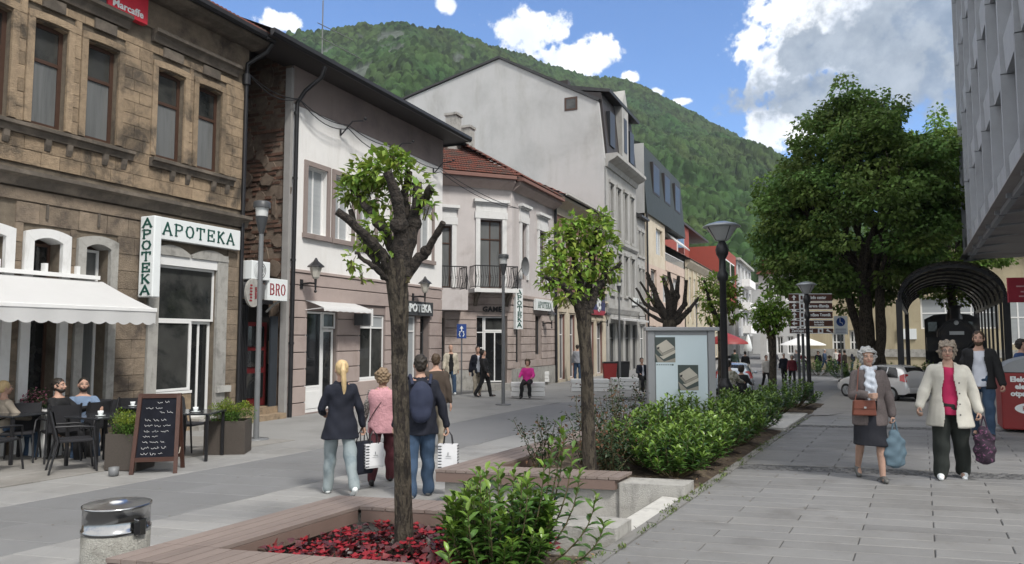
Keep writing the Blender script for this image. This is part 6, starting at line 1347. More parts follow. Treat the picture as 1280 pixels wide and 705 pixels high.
for (px, py, z, ty, lb) in ((320, 550, -.28, 252, 'slim grey lamp post nearest, standing before the passage and the BRO sign'), (629, 506, -.35, 318, 'slim grey lamp post in front of the corner house door'), (775, 477, -.5, 349, 'slim grey lamp post in front of the tall grey house by the red bin'), (872, 462, -.75, 374, 'slim grey lamp post farthest, before the ochre house')):
    p = gp(px, py, z); h = topz(px+(9 if px < 400 else 2), ty, p)-z; tall_lamp(lb, p, h, False, gs)
p = pt(905, 423, 16.8); p.z = .0; tall_lamp('tallest black lamp post with glass cone head rising right of the display case', p, topz(905, 277, p), True, 'black lamp posts with conical heads')
p = pt(1010, 423, 31.0); p.z = -.9; tall_lamp('black lamp post with pale cone head before the brown direction signs', p, topz(1010, 352, p)+.9, True, 'black lamp posts with conical heads')

# ================================================================== display case in the planter
dp = 11.9; c = pt(850, 423, dp); ang = YAW-radians(4); DC = thing('display_case', 'grey metal poster case with two pictures of a book, standing behind the laurel hedge', 'display case', (c.x, c.y, 0.0), ang)
zt = topz(850, 409, c); wd = .475; M['case'] = mat('grey case enamel', (.25, .255, .265), .4, .05, 3)
for sx in (-1, 1): MB().box(sx*wd-.055, sx*wd+.055, -.13, .13, 0, zt-.06).build('post', M['case'], DC, bevel=.01)
MB().box(-wd+.056, wd-.056, -.10, .10, .35, zt-.061).build('back_box', M['case'], DC); MB().box(-wd-.09, wd+.12, -.17, .17, zt-.059, zt).build('top', M['case'], DC, bevel=.008)
MB().box(-wd+.07, wd-.07, -.112, -.101, .42, zt-.13).build('poster', mat('pale blue poster paper', (.50, .58, .61), .22, .05, 2, spec=.5), DC)
MB().box(-wd+.06, wd-.06, -.118, -.102, .36, .415).build('frame_rail', M['case'], DC)
dk = mat('poster dark print', (.05, .065, .06), .4); pg = mat('poster page print', (.42, .39, .33), .4); pg2 = mat('poster page edge print', (.26, .24, .20), .4)
for i, (cx_, cz_) in enumerate(((-.255, zt-.36), (.10, zt-.80))):
    MB().box(cx_-.16, cx_+.16, -.1150, -.1125, cz_-.20, cz_+.20).build('picture', dk, DC)
    m_ = MB(); f = lambda pts_, y: [(cx_+a, y, cz_+c_) for a, c_ in pts_]
    m_.face(f([(-.16, -.06), (-.02, -.19), (.16, -.13), (.16, -.2), (-.12, -.2)], -.1155)); m_.build('printed_table', pg2, DC)
    m_ = MB(); m_.face(f([(-.14, .06), (.02, .16), (.15, .04), (-.04, -.05)], -.1165)); m_.build('printed_cover', pg, DC)
    m_ = MB(); m_.face(f([(-.14, .055), (-.04, -.055), (-.04, -.10), (-.13, .0)], -.1165)); m_.face(f([(-.035, -.055), (.15, .035), (.15, -.0), (-.035, -.10)], -.1160)); m_.build('printed_edge', dk if False else pg2, DC)
    m_ = MB(); m_.face(f([(-.09, -.10), (-.03, -.15), (.16, -.05), (.16, .0), (-.035, -.10)], -.1162)); m_.build('printed_pages', pg, DC)
    m_ = MB(); m_.face(f([(-.13, .03), (-.09, .05), (-.09, .02), (-.12, .0)], -.117)); m_.build('printed_mark', M['black_metal'], DC)
    b = MB()
    for k in range(7): b.box(cx_-.14+.035*k, cx_-.115+.035*k, -.1145, -.1125, cz_-.245, cz_-.232)
    b.box(cx_+.10, cx_+.13, -.1145, -.1125, cz_-.25, cz_-.228); b.build('printed_caption', dk, DC, kind='stuff')

# ================================================================== bin of washed concrete with steel top
p = gp(143, 722, -.28); BN = thing('litter_bin', 'round washed concrete litter bin with polished steel collar and lid, nearest left', 'litter bin', (p.x, p.y, -.28)); k = 6.0/924; r = 38*6.15/924
hz = topz(147, 628, p)+.28
b = MB(); b.lathe([(r*.96, 0), (r, .03), (r, hz*.62), (r*.97, hz*.63)], 40); b.build('drum', mat('exposed aggregate concrete', (.42, .41, .37), .9, .45, 70, 1.5, 90, col2=(.26, .25, .22), c2scale=5), BN)
chrome = mat('polished steel', (.36, .36, .36), .16, .05, 4, metal=1.0)
b = MB(); b.lathe([(r*1.0, hz*.63), (r*1.02, hz*.64), (r*1.02, hz*.68), (r*.985, hz*.69), (r*.985, hz*.95), (r*1.02, hz*.96), (r*1.02, hz*.985), (r*.98, hz*.99)], 48); b.build('collar', chrome, BN)
b = MB(); lidm = mat('brushed steel lid', (.62, .62, .62), .28, .05, 4, metal=1.0); b.lathe([(r*.98, hz*.99), (r*.75, hz*1.005), (r*.35, hz*1.012), (r*.30, hz*1.03), (r*.26, hz*1.045), (r*.1, hz*1.05)], 40); b.build('lid', lidm, BN)
b = MB(); b.box(r*.86, r*1.10, -.05, .03, hz*.60, hz*.82); o = b.build('latch', chrome, BN, bevel=.006); o.rotation_euler = (0, 0, radians(10)); MB().box(r*1.101, r*1.115, -.035, .015, hz*.63, hz*.79).build('ashtray_slot', M['black_metal'], BN)

# ================================================================== kiosk, signs
CQ = pt(1248, 423, 13.2); KB = thing('recycling_container', 'red electronic-waste container with grey rounded top and white lettering at right edge', 'container', (CQ.x, CQ.y, 0), YAW-radians(28))
M['red_paint'] = mat('faded red paint', (.22, .022, .022), .5, .12, 2, col2=(.25, .03, .03), c2=(.55, .8), c2scale=2); kw = 1.6; kh = topz(1262, 466, CQ)
MB().box(0, kw, 0, .9, .05, kh).build('body', M['red_paint'], KB, bevel=.02)
b = MB(); b.prism([(kw/2+kw/2*cos(pi*i/20), kh+.01+.30*sin(pi*i/20)) for i in range(21)], -.0, .9, 'y'); b.build('rounded_top', mat('grey plastic lid', (.25, .26, .27), .5, .1, 4), KB)
text('Elektronski\n  električni\notpadnaci', .125, M['signw'], KB, (.14, -.006, kh-.24), ext=.003, off=.006, off_parent=False, align='LEFT')
b = MB(); b.prism([(.45+.26*cos(2*pi*i/28), kh-.62+.10*sin(2*pi*i/28)) for i in range(28)], -.007, -.001, 'y'); b.build('oval_badge', M['signw'], KB); text('Hvala!', .12, M['red_ink'], KB, (.45, -.010, kh-.62), off_parent=False)
for k_ in range(3): b = MB(); b.tube([(.38+.2*k_, -.008, kh+.09), (.42+.2*k_, -.008, kh+.05), (.45+.2*k_, -.008, kh+.12)], .008, 4); b.build('recycling_mark', M['signw'], KB)
pr = pt(1273, 423, 19.5); RS = thing('red_sign', 'small dark red panel sign on a post at the right edge, above the container', 'sign', (pr.x, pr.y, -.2), YAW-radians(10))
z0_, z1_ = topz(1271, 378, pr)+.2, topz(1271, 347, pr)+.2; MB().box(-.2, .95, -.03, .03, z0_, z1_).build('panel', mat('dark red sign', (.26, .02, .035), .5), RS); MB().box(.35, .43, .031, .10, 0, z1_).build('post', M['grey_metal'], RS)
for zz_, a, c_ in ((.62, .0, .7), (.40, .1, .5), (.22, .05, .6)): MB().box(a, c_, -.034, -.031, z0_+(z1_-z0_)*zz_, z0_+(z1_-z0_)*zz_+.035).build('printed_line', mat('faded pink print', (.5, .3, .3), .5), RS)
# brown direction signs
p = pt(1015, 423, 34.2); DS = thing('direction_sign', 'five brown direction panels with white arrows, pictograms and place names on two posts', 'sign', (p.x, p.y, -.9), YAW-radians(3)); dd = (p-EYE); dep = 34.2; mpp = dep/924
X_ = lambda px: (px-1015)*mpp; Zp = lambda py: topz(1015, py, p)+.9; brown = mat('brown sign face', (.085, .035, .025), .5, .05)
for px in (999, 1004.5): MB().box(X_(px)-.05, X_(px)+.05, .03, .13, 0, Zp(366)).build('post', M['dark_metal'], DS)
rowsd = [(367, 377, 'Info centar', 1), (378, 387, 'Šarena džamija', 1), (389, 398.5, 'Tvrđava Travnik', 1), (400, 408.5, 'Rodna kuća\nIve Andrića', 2), (410, 417, 'Zavičajni muzej', 3)]
for i, (ya, yb2, tx, kd) in enumerate(rowsd):
    pn = MB().box(X_(988), X_(1041), -.02, .029, Zp(yb2), Zp(ya)).build('panel', brown, DS); zc_ = (Zp(ya)+Zp(yb2))/2; hh = (Zp(ya)-Zp(yb2))
    bd = MB(); bd.box(X_(988), X_(1041), -.024, -.0205, Zp(yb2), Zp(yb2)+.025); bd.box(X_(988), X_(1041), -.024, -.0205, Zp(ya)-.025, Zp(ya)); bd.build('border', M['signw'], DS, kind='stuff')
    if kd == 1: a = MB(); a.prism([(X_(994)+u, zc_+v) for u, v in ((-.035, -.12), (.035, -.12), (.035, .0), (.11, .0), (0, .13), (-.11, 0), (-.035, 0))], -.026, -.021, 'y'); a.build('arrow', M['signw'], DS)
    elif kd == 2: a = MB(); a.prism([(X_(994)+u, zc_+v) for u, v in ((.12, -.035), (.12, .035), (.0, .035), (0, .11), (-.13, 0), (0, -.11), (0, -.035))], -.026, -.021, 'y'); a.build('arrow', M['signw'], DS)
    else: a = MB(); a.prism([(X_(1036)+u, zc_+v) for u, v in ((-.14, .0), (-.05, .1), (0, .02), (.14, -.08), (-.0, -.05), (-.08, -.02))], -.026, -.021, 'y'); a.build('pictogram', M['signw'], DS)
    ic = X_(1003.5) if kd < 3 else X_(1025.5); MB().box(ic-.12, ic+.12, -.026, -.021, zc_-hh*.4, zc_+hh*.4).build('pictogram_field', M['signw'], DS)
    MB().box(ic-.05, ic+.05, -.029, -.0265, zc_-hh*.25, zc_+hh*.25).build('pictogram', brown, DS)
    text(tx, .20 if kd == 1 else (.115 if kd == 2 else .19), M['signw'], DS, (X_(1024) if kd < 3 else X_(1003), -.026, zc_), off=.006, off_parent=False, sx=.8)
# blue pedestrian signs
def ped_sign(label, px, dep, zt_px, zb_px, base_z, w_px, kind):
    p = pt(px, 423, dep); S = thing('road_sign', label, 'sign', (p.x, p.y, base_z), YAW); mpp = dep/924; w_ = w_px*mpp/2; z0, z1 = topz(px, zb_px, p)-base_z, topz(px, zt_px, p)-base_z; blue = mat('sign blue', (.02, .055, .22), .4)
    MB().tube([(0, .05, 0), (0, .05, z1)], .03, 8).build('post', M['grey_metal'], S)
    if kind == 'square':
        MB().box(-w_, w_, -.01, .015, z0, z1).build('panel', blue, S); h = z1-z0; cx_, cz_ = 0, (z0+z1)/2
        a = MB(); a.prism([(u*h, cz_+v*h) for u, v in ((-.035, -.02), (.035, -.02), (.035, .18), (.13, .18), (0, .38), (-.13, .18), (-.035, .18))], -.014, -.011, 'y'); a.build('arrow', M['signw'], S)
        for sx in (-1, 1): a = MB(); a.tube([(sx*.12*h, -.013, cz_-.10*h), (sx*.17*h, -.013, cz_-.22*h), (sx*.1*h, -.013, cz_-.38*h)], .02, 5); a.ball((sx*.12*h, -.013, cz_-.06*h), .03, 6); a.build('figure_mark', M['signw'], S)
    else:
        MB().box(-w_, w_, -.01, .015, z0, z1).build('panel', M['signw'], S); h = z1-z0; zc_ = z1-h*.32
        a = MB(); a.prism([(.24*h*cos(2*pi*i/24), zc_+.24*h*sin(2*pi*i/24)) for i in range(24)], -.014, -.011, 'y'); a.build('blue_disc', blue, S)
        a = MB(); a.tube([(-.04*h, -.017, zc_+.12*h), (-.04*h, -.017, zc_-.02*h), (.06*h, -.017, zc_-.04*h), (.09*h, -.017, zc_-.13*h)], .02, 5); a.ball((-.04*h, -.017, zc_+.16*h), .03, 6); a.build('wheelchair_mark', M['signw'], S)
        for k_ in range(3): MB().box(-w_*.8, w_*.8, -.014, -.011, z0+h*(.07+.1*k_), z0+h*(.10+.1*k_)).build('printed_line', blue, S)
    return S
ped_sign('blue square pedestrian sign with white arrow before the corner house', 577, 28.0, 405, 423, -.45, 12, 'square')
ped_sign('white sign with blue wheelchair disc beside the brown direction signs', 1051.5, 36.0, 395, 418, -.92, 17, 'disc')

# ================================================================== cafe terrace
def cafe_chair(label, pos, rz, sc=1.0):
    C_ = thing('cafe_chair', label, 'chair', pos, rz, 'black cafe chairs on the terrace'); wv = mat('black woven plastic', (.022, .022, .026), .55, .3, 60, .8, 180)
    MB().box(-.21, .21, -.20, .22, .43, .47).build('seat', wv, C_, bevel=.01)
    b = MB(); b.grid([[(x, .22+.03*(1-(x/.22)**2)+(z-.45)*.20, z) for x in (-.22, -.11, 0, .11, .22)] for z in (.46, .6, .75, .88)]); b.grid([[(x, .245+.03*(1-(x/.22)**2)+(z-.45)*.20, z) for x in (-.22, -.11, 0, .11, .22)] for z in (.46, .6, .75, .88)]); b.build('backrest', wv, C_)
    for sx in (-1, 1):
        MB().tube([(sx*.22, -.20, .45), (sx*.25, -.26, .0)], [.017, .014], 8).build('leg', M['black_metal'], C_); MB().tube([(sx*.22, .35, .90), (sx*.22, .24, .45), (sx*.25, .34, 0)], [.016, .017, .014], 8).build('leg', M['black_metal'], C_)
        MB().tube([(sx*.23, .28, .66), (sx*.26, -.02, .66), (sx*.25, -.2, .64), (sx*.235, -.22, .45)], .014, 8).build('armrest', M['black_metal'], C_)
    MB().box(-.20, .20, -.18, .18, .471, .50).build('cushion', mat('beige seat cushion', (.4, .37, .32), .9), C_, bevel=.01) if 'cushion' in label else None
    return C_
def cafe_table(label, pos, rz=0.2):
    T = thing('cafe_table', label, 'table', pos, rz, 'dark cafe tables on the terrace'); MB().box(-.36, .36, -.36, .36, .71, .74).build('table_top', mat('dark glass table top', (.03, .032, .036), .12, .1), T, bevel=.008)
    for sx in (-1, 1):
        for sy in (-1, 1): MB().box(sx*.32-.02, sx*.32+.02, sy*.32-.02, sy*.32+.02, 0, .709).build('leg', M['black_metal'], T)
    return T
ZT = -.268
def tp(px, py): q_ = gp(px, py, ZT); return (q_.x, q_.y, ZT)
ch = [(tp(93, 588), 2.7, 'front cafe chair with its back to the camera beside the left bush box'), (tp(112, 568), .3, 'cafe chair with pale cushion drawn up behind the front chair'), (tp(48, 566), 1.9, 'cafe chair right of the leftmost table'), (tp(-8, 590), 3.6, 'cafe chair at the very left edge of the picture'),
      (tp(22, 577), .9, 'cafe chair under the woman in the beige sweater'), (tp(72, 575), 4.4, 'cafe chair of the man in the black jacket'), (tp(103, 569), 4.9, 'cafe chair of the man in the light blue shirt'), (tp(236, 563), 1.8, 'cafe chair half hidden behind the chalkboard'), (tp(170, 558), 3.9, 'cafe chair behind the left bush box')]
for p_, rz, lb in ch: cafe_chair(lb, p_, rz)
cafe_table('leftmost cafe table at the picture edge', tp(18, 576)); cafe_table('cafe table between the two seated men and the front chair', tp(125, 580), .1); cafe_table('cafe table near the wall behind the men', tp(165, 560), .3); cafe_table('small cafe table right of the chalkboard', tp(243, 572), .5)
def bush_box(label, p0, w, d, h, rz, seed):
    r_ = thing('planter_box', label, 'planter', p0, rz, 'wicker planter boxes'); wk = mat('grey brown wicker', (.105, .088, .075), .8, .3, 50, 1.2, 120, stretch=(1, 1, 2.5))
    b = MB(); t_ = .03; b.box(-w/2, w/2, -d/2, -d/2+t_, 0, h); b.box(-w/2, w/2, d/2-t_, d/2, 0, h); b.box(-w/2, -w/2+t_, -d/2+t_, d/2-t_, 0, h); b.box(w/2-t_, w/2, -d/2+t_, d/2-t_, 0, h); b.box(-w/2+t_, w/2-t_, -d/2+t_, d/2-t_, 0, h-.06); b.build('box', wk, r_)
    B_ = thing('box_bush', 'yellow green clipped bush '+('in the left wicker box' if seed == 1 else 'in the right wicker box'), 'shrub', (p0[0], p0[1], p0[2]+h-.06), rz, 'bushes in the wicker boxes'); rng = np.random.default_rng(seed); P, D_ = [], []; rr = random.Random(seed)
    for i in range(34): cluster(P, D_, (rr.uniform(-.46, .46)*w, rr.uniform(-.42, .42)*d, rr.uniform(.05, .30)), (.12, .12, .11), 120, rng)
    P = np.concatenate(P); D_ = np.concatenate(D_); g = rng.uniform(.6, 1.25, len(P)); ye = (P[:, 2] > .2)*rng.random(len(P)); leaves('foliage', B_, P, D_+np.array([0, 0, .7]), rng.uniform(.02, .04, len(P)), .5, M['leaf_fresh'], np.stack([g*(.45+.8*ye), g*(.6+.35*ye), g*.6, np.ones(len(g))], -1), 'diamond', seed)
    b = MB()
    for i in range(14): limb(b, (rr.uniform(-.2, .2), rr.uniform(-.1, .1), 0), (rr.uniform(-.36, .36)*w, rr.uniform(-.3, .3)*d, .25), .006, .003, 4, .05, 3, rr)
    b.build('stems', M['twig'], B_, kind='stuff'); return r_
q1, q2 = gp(150, 588, -.28), gp(275, 568, -.28)
bush_box('wicker planter box left of the chalkboard with a metal cup before it', (q1.x, q1.y+.15, ZT), .52, .42, .52, .35, 1); bush_box('wicker planter box right of the chalkboard in front of the passage', (q2.x-.05, q2.y+.2, -.28), .66, .50, .55, .62, 2)
cu = gp(142, 594, ZT); CU = thing('metal_cup', 'small grey metal cup on the paving before the left bush box', 'cup', (cu.x, cu.y, ZT)); b = MB(); b.lathe([(.06, 0), (.065, .005), (.07, .11), (.062, .11), (.058, .02)], 18); b.build('cup', M['grey_metal'], CU)
af = gp(197, 589, -.28); AF = thing('chalkboard', 'A-frame chalkboard in dark red wood with white handwriting on the terrace edge', 'chalkboard', (af.x, af.y, -.28), YAW+radians(12)); wdm = mat('dark red brown wood', (.06, .026, .018), .5, .25, 9, .3, 60)
def aframe(side, par):
    y_b, y_t, H = -.24*side, -.02*side, 1.12; e = .29
    for sx in (-1, 1): MB().bar((sx*e, y_b, 0), (sx*(e-.03), y_t, H), .055, .03).build('leg', wdm, par)
    f = lambda z: y_b+(y_t-y_b)*z/H
    MB().bar((-e+.03, f(.20), .20), (e-.03, f(.20), .20), .03, .06).build('rail', wdm, par); MB().bar((-e+.02, f(H-.03), H-.03), (e-.02, f(H-.03), H-.03), .03, .06).build('rail', wdm, par)
    b = MB(); b.grid([[(-e+.02, f(.22)+.006*side, .22), (e-.02, f(.22)+.006*side, .22)], [(-e+.04, f(H-.05)+.006*side, H-.05), (e-.04, f(H-.05)+.006*side, H-.05)]], sm=False); b.build('board', mat('chalkboard slate', (.012, .013, .018), .95, .4, 5, spec=.1), par); return f
f = aframe(1, AF); aframe(-1, AF); ch_ = mat('chalk line', (.75, .75, .75), .9); rr = random.Random(4); tilt = atan(.22/1.12)
for i, (z, x0, n) in enumerate([(.99, -.02, 5), (.91, -.17, 8), (.85, .02, 6), (.74, -.17, 9), (.66, -.17, 9), (.58, -.17, 10), (.51, -.18, 7), (.43, -.18, 10), (.35, -.19, 11), (.27, -.19, 11)]):
    b = MB(); x = x0
    for w_i in range(max(2, n//3)):                            # loose handwriting: one chain of loops per word
        pts = []; 
        for k_ in range(rr.randint(6, 11)): pts.append((x, f(z)-.003, z+rr.uniform(-.008, .014)+(.016 if k_ % 4 == 0 else 0))); x += rr.uniform(.008, .014)
        b.tube(pts, .0022, 4, cap=False); x += .022
    b.build('chalk_writing', ch_, AF, kind='stuff')
b = MB(); b.tube([(.27, -.13, .32), (.275, -.05, .25), (.275, .05, .25), (.27, .13, .32)], .008, 6); b.build('rope', mat('pale rope', (.4, .36, .3), .9), AF)
# things on and round the tables
fb = thing('flower_box', 'box of pink flowers standing at the wall behind the seated men', 'flowers', (gp(48, 568, ZT).x, gp(48, 568, ZT).y, ZT)); MB().box(-.4, .4, -.15, .15, .0, .75).build('box', M['white_paint'], fb); P, D_ = [], []; rng = np.random.default_rng(3)
for i in range(16): cluster(P, D_, (R.uniform(-.38, .38), R.uniform(-.12, .12), R.uniform(.78, 1.0)), (.10, .10, .09), 40, rng)
P = np.concatenate(P); leaves('foliage', fb, P, np.concatenate(D_), rng.uniform(.03, .05, len(P)), .7, M['rose_leaf'], None, 'diamond', 3); P2 = P[::3]+np.array([0, -.02, .03]); leaves('flowers', fb, P2, rng.normal(size=P2.shape), rng.uniform(.03, .05, len(P2)), .9, mat('pink petals', (.42, .16, .22), .6, trans=.2), None, 'diamond', 4)
for i, (px, py, lb) in enumerate(((150, 552, 'white coffee cup on the table between the men'), (165, 548, 'white saucer and napkin stack on the table by the wall'), (236, 545, 'white cup on the small table right of the chalkboard'))):
    q_ = gp(px, py-50*.9, ZT+.74) if i < 2 else gp(248, 521, ZT+.74)
    q_ = Vector((tp(*[(125, 580), (165, 560), (243, 572)][i])[0]+.12, tp(*[(125, 580), (165, 560), (243, 572)][i])[1]-.1, ZT+.74)); U = thing('coffee_cup', lb, 'cup', (q_.x, q_.y, ZT+.741), 0, 'cups on the cafe tables'); b = MB(); b.lathe([(.05, .0), (.075, .012), (.03, .013)], 16); b.build('saucer', M['signw'], U); b = MB(); b.lathe([(.025, .013), (.038, .04), (.042, .08), (.037, .08), (.03, .02)], 16); b.build('cup', M['signw'], U)
# ------------------------------------------------------------------ white planters and bins along the far pavement
def trough(label, px, py, z, w_, rz=None):
    p = gp(px, py, z); T = thing('plant_trough', label, 'planter', (p.x, p.y, z), YAW if rz is None else rz, 'white troughs along the street')
    for k_ in range(3): MB().box(-w_/2+.02*(k_ == 1), w_/2-.02*(k_ == 1), 0, .5, .02+.165*k_, .165+.165*k_).build('slat', M['white_paint'], T, bevel=.012)
    MB().box(-w_/2+.04, w_/2-.04, .04, .46, 0, .46).build('liner', M['conc_light'], T); return T
trough('white trough the pink-clad woman sits on, before the corner house', 660, 496, -.40, 1.2); trough('white trough behind the second pollarded tree', 738, 490, -.45, 1.5); trough('white trough farther right near the red bin', 782, 488, -.45, 1.1); trough('tall narrow white trough against the corner house wall', 682, 478, -.42, .35)
for i, (px, mt_, lb) in enumerate(((762, 'red_paint', 'open topped red refuse bin before the tall grey house'), (778, 'black_metal', 'dark refuse bin right of the red one'))):
    p = gp(px, 474+i*-1, -.5); T = thing('refuse_bin', lb, 'refuse bin', (p.x, p.y, -.5), YAW, 'refuse bins'); b = MB(); b.prism([(-.30, 0), (.30, 0), (.38, .85), (-.38, .85)], -.3, .3, 'y'); b.build('bin', M[mt_], T, bevel=.03); MB().box(-.36, .36, -.32, .34, .851, .92).build('lid', M['black_metal'], T)
# hedges and dark bushes behind the square
for i, (px, dep, w_, lb) in enumerate(((1022, 52, 1.6, 'left of the linden trunk'), (1110, 41, 1.6, 'between linden and shelter'), (1165, 41.5, 1.5, 'under the shelter left of the locomotive'), (1250, 42, 1.7, 'right of the locomotive'), (1063, 44, 1.3, 'at the foot of the linden'))):
    p = pt(px, 423, dep); laurel('dark bush '+lb, (p.x, p.y, -.93), w_, 1.3, 40, 80+i, 0, .2, 'bushes on the square')
p = pt(935, 423, 75); UM = thing('market_umbrella', 'green and white cafe umbrella closed at the street end', 'umbrella', (p.x, p.y, -.95)); MB().tube([(0, 0, 0), (0, 0, 2.9)], .04, 6).build('pole', M['grey_metal'], UM); b = MB(); b.lathe([(.3, 1.3), (.42, 1.6), (.25, 2.4), (.06, 3.0)], 10); b.build('canopy', M['signw'], UM)
p = pt(908, 423, 52); UM = thing('red_parasol', 'red parasol open behind the black lamp post', 'umbrella', (p.x, p.y, -.9)); MB().tube([(0, 0, 0), (0, 0, 2.9)], .04, 6).build('pole', M['grey_metal'], UM); b = MB(); b.lathe([(1.5, 2.15), (1.45, 2.3), (.8, 2.65), (.06, 2.95)], 10, cap=False); b.build('canopy', M['red_paint'], UM)
p = pt(1003, 423, 60); UM = thing('white_parasol', 'white parasol open beyond the round-headed tree', 'umbrella', (p.x, p.y, -.95)); MB().tube([(0, 0, 0), (0, 0, 2.6)], .04, 6).build('pole', M['grey_metal'], UM); b = MB(); b.lathe([(1.8, 2.05), (1.7, 2.15), (.8, 2.5), (.06, 2.8)], 10, cap=False); b.build('canopy', M['white_paint'], UM)
# ================================================================== people
def cloth(name, col, rough=.85, var=.12, scale=6, **kw): return mat('cloth '+name, col, rough, var, scale, kw.pop('bump', .35), kw.pop('bscale', 160), **kw)
SKIN = mat('skin', (.46, .285, .215), .65, .10, 18, .3, 200, spec=.2); SKIN_OLD = mat('lined skin', (.43, .275, .21), .7, .14, 26, .5, 150, spec=.2)
def capsule(b, p0, p1, r0, r1, n=10):
    p0, p1 = Vector(p0), Vector(p1); d = p1-p0; L = d.length; d = d/L if L > 1e-6 else Vector((0, 0, 1)); pts = []; rad = []
    for i in range(4): a = pi/2*(1-i/4); pts.append(p0-d*r0*sin(a)); rad.append(max(.0008, r0*cos(a)))
    pts += [p0, p1]; rad += [r0, r1]
    for i in range(1, 5): a = pi/2*i/4; pts.append(p1+d*r1*sin(a)); rad.append(max(.0008, r1*cos(a)))
    b.tube(pts, rad, n)
def loft(b, secs, n=20):
    rows = [[(cx+rx*cos(2*pi*k/n), cy+ry*sin(2*pi*k/n), z) for k in range(n)] for (cx, cy, z, rx, ry) in secs]
    b.grid(rows, 0, True, True); b.face(rows[0][::-1]); b.face(rows[-1])
def organic(b, name, voxel, mats, sm=3, fold=0.0, fseed=0, cut=None, fscale=7.0):
    me = b.mesh('tmp', []); o = bpy.data.objects.new('tmp', me)
    r_ = o.modifiers.new('r', 'REMESH'); r_.mode = 'VOXEL'; r_.voxel_size = voxel; r_.use_smooth_shade = True
    s_ = o.modifiers.new('s', 'SMOOTH'); s_.iterations = sm; s_.factor = .5
    m2 = bake(o); bpy.data.meshes.remove(me); m2.name = name
    n = len(m2.vertices)
    if fold:
        co = np.empty(n*3, np.float32); no = np.empty(n*3, np.float32); m2.vertices.foreach_get('co', co); m2.vertices.foreach_get('normal', no); co = co.reshape(-1, 3); no = no.reshape(-1, 3)
        a = fseed*1.7; x, y, z = co.T; f_ = np.sin(fscale*(x*3.1+z*1.9+a)+2*np.sin(fscale*z*1.1+y*9+a))*.5+np.sin(fscale*(z*4.2-x*2.3+y*2)+a*2+1.5*np.sin(fscale*x*2+a))*.35+np.sin(fscale*2.3*(z*2+x-y)+a)*.2
        m2.vertices.foreach_set('co', (co+no*(f_*fold*1.7)[:, None]).ravel())
    if cut:
        bm = bmesh.new(); bm.from_mesh(m2); bmesh.ops.delete(bm, geom=[f for f in bm.faces if cut(f.calc_center_median())], context='FACES'); bm.to_mesh(m2); bm.free()
    m2.materials.clear()
    for m_ in (mats if isinstance(mats, (list, tuple)) else [mats]): m2.materials.append(m_)
    return m2
def rotx(v, a): return Vector((v.x, v.y*cos(a)-v.z*sin(a), v.y*sin(a)+v.z*cos(a)))
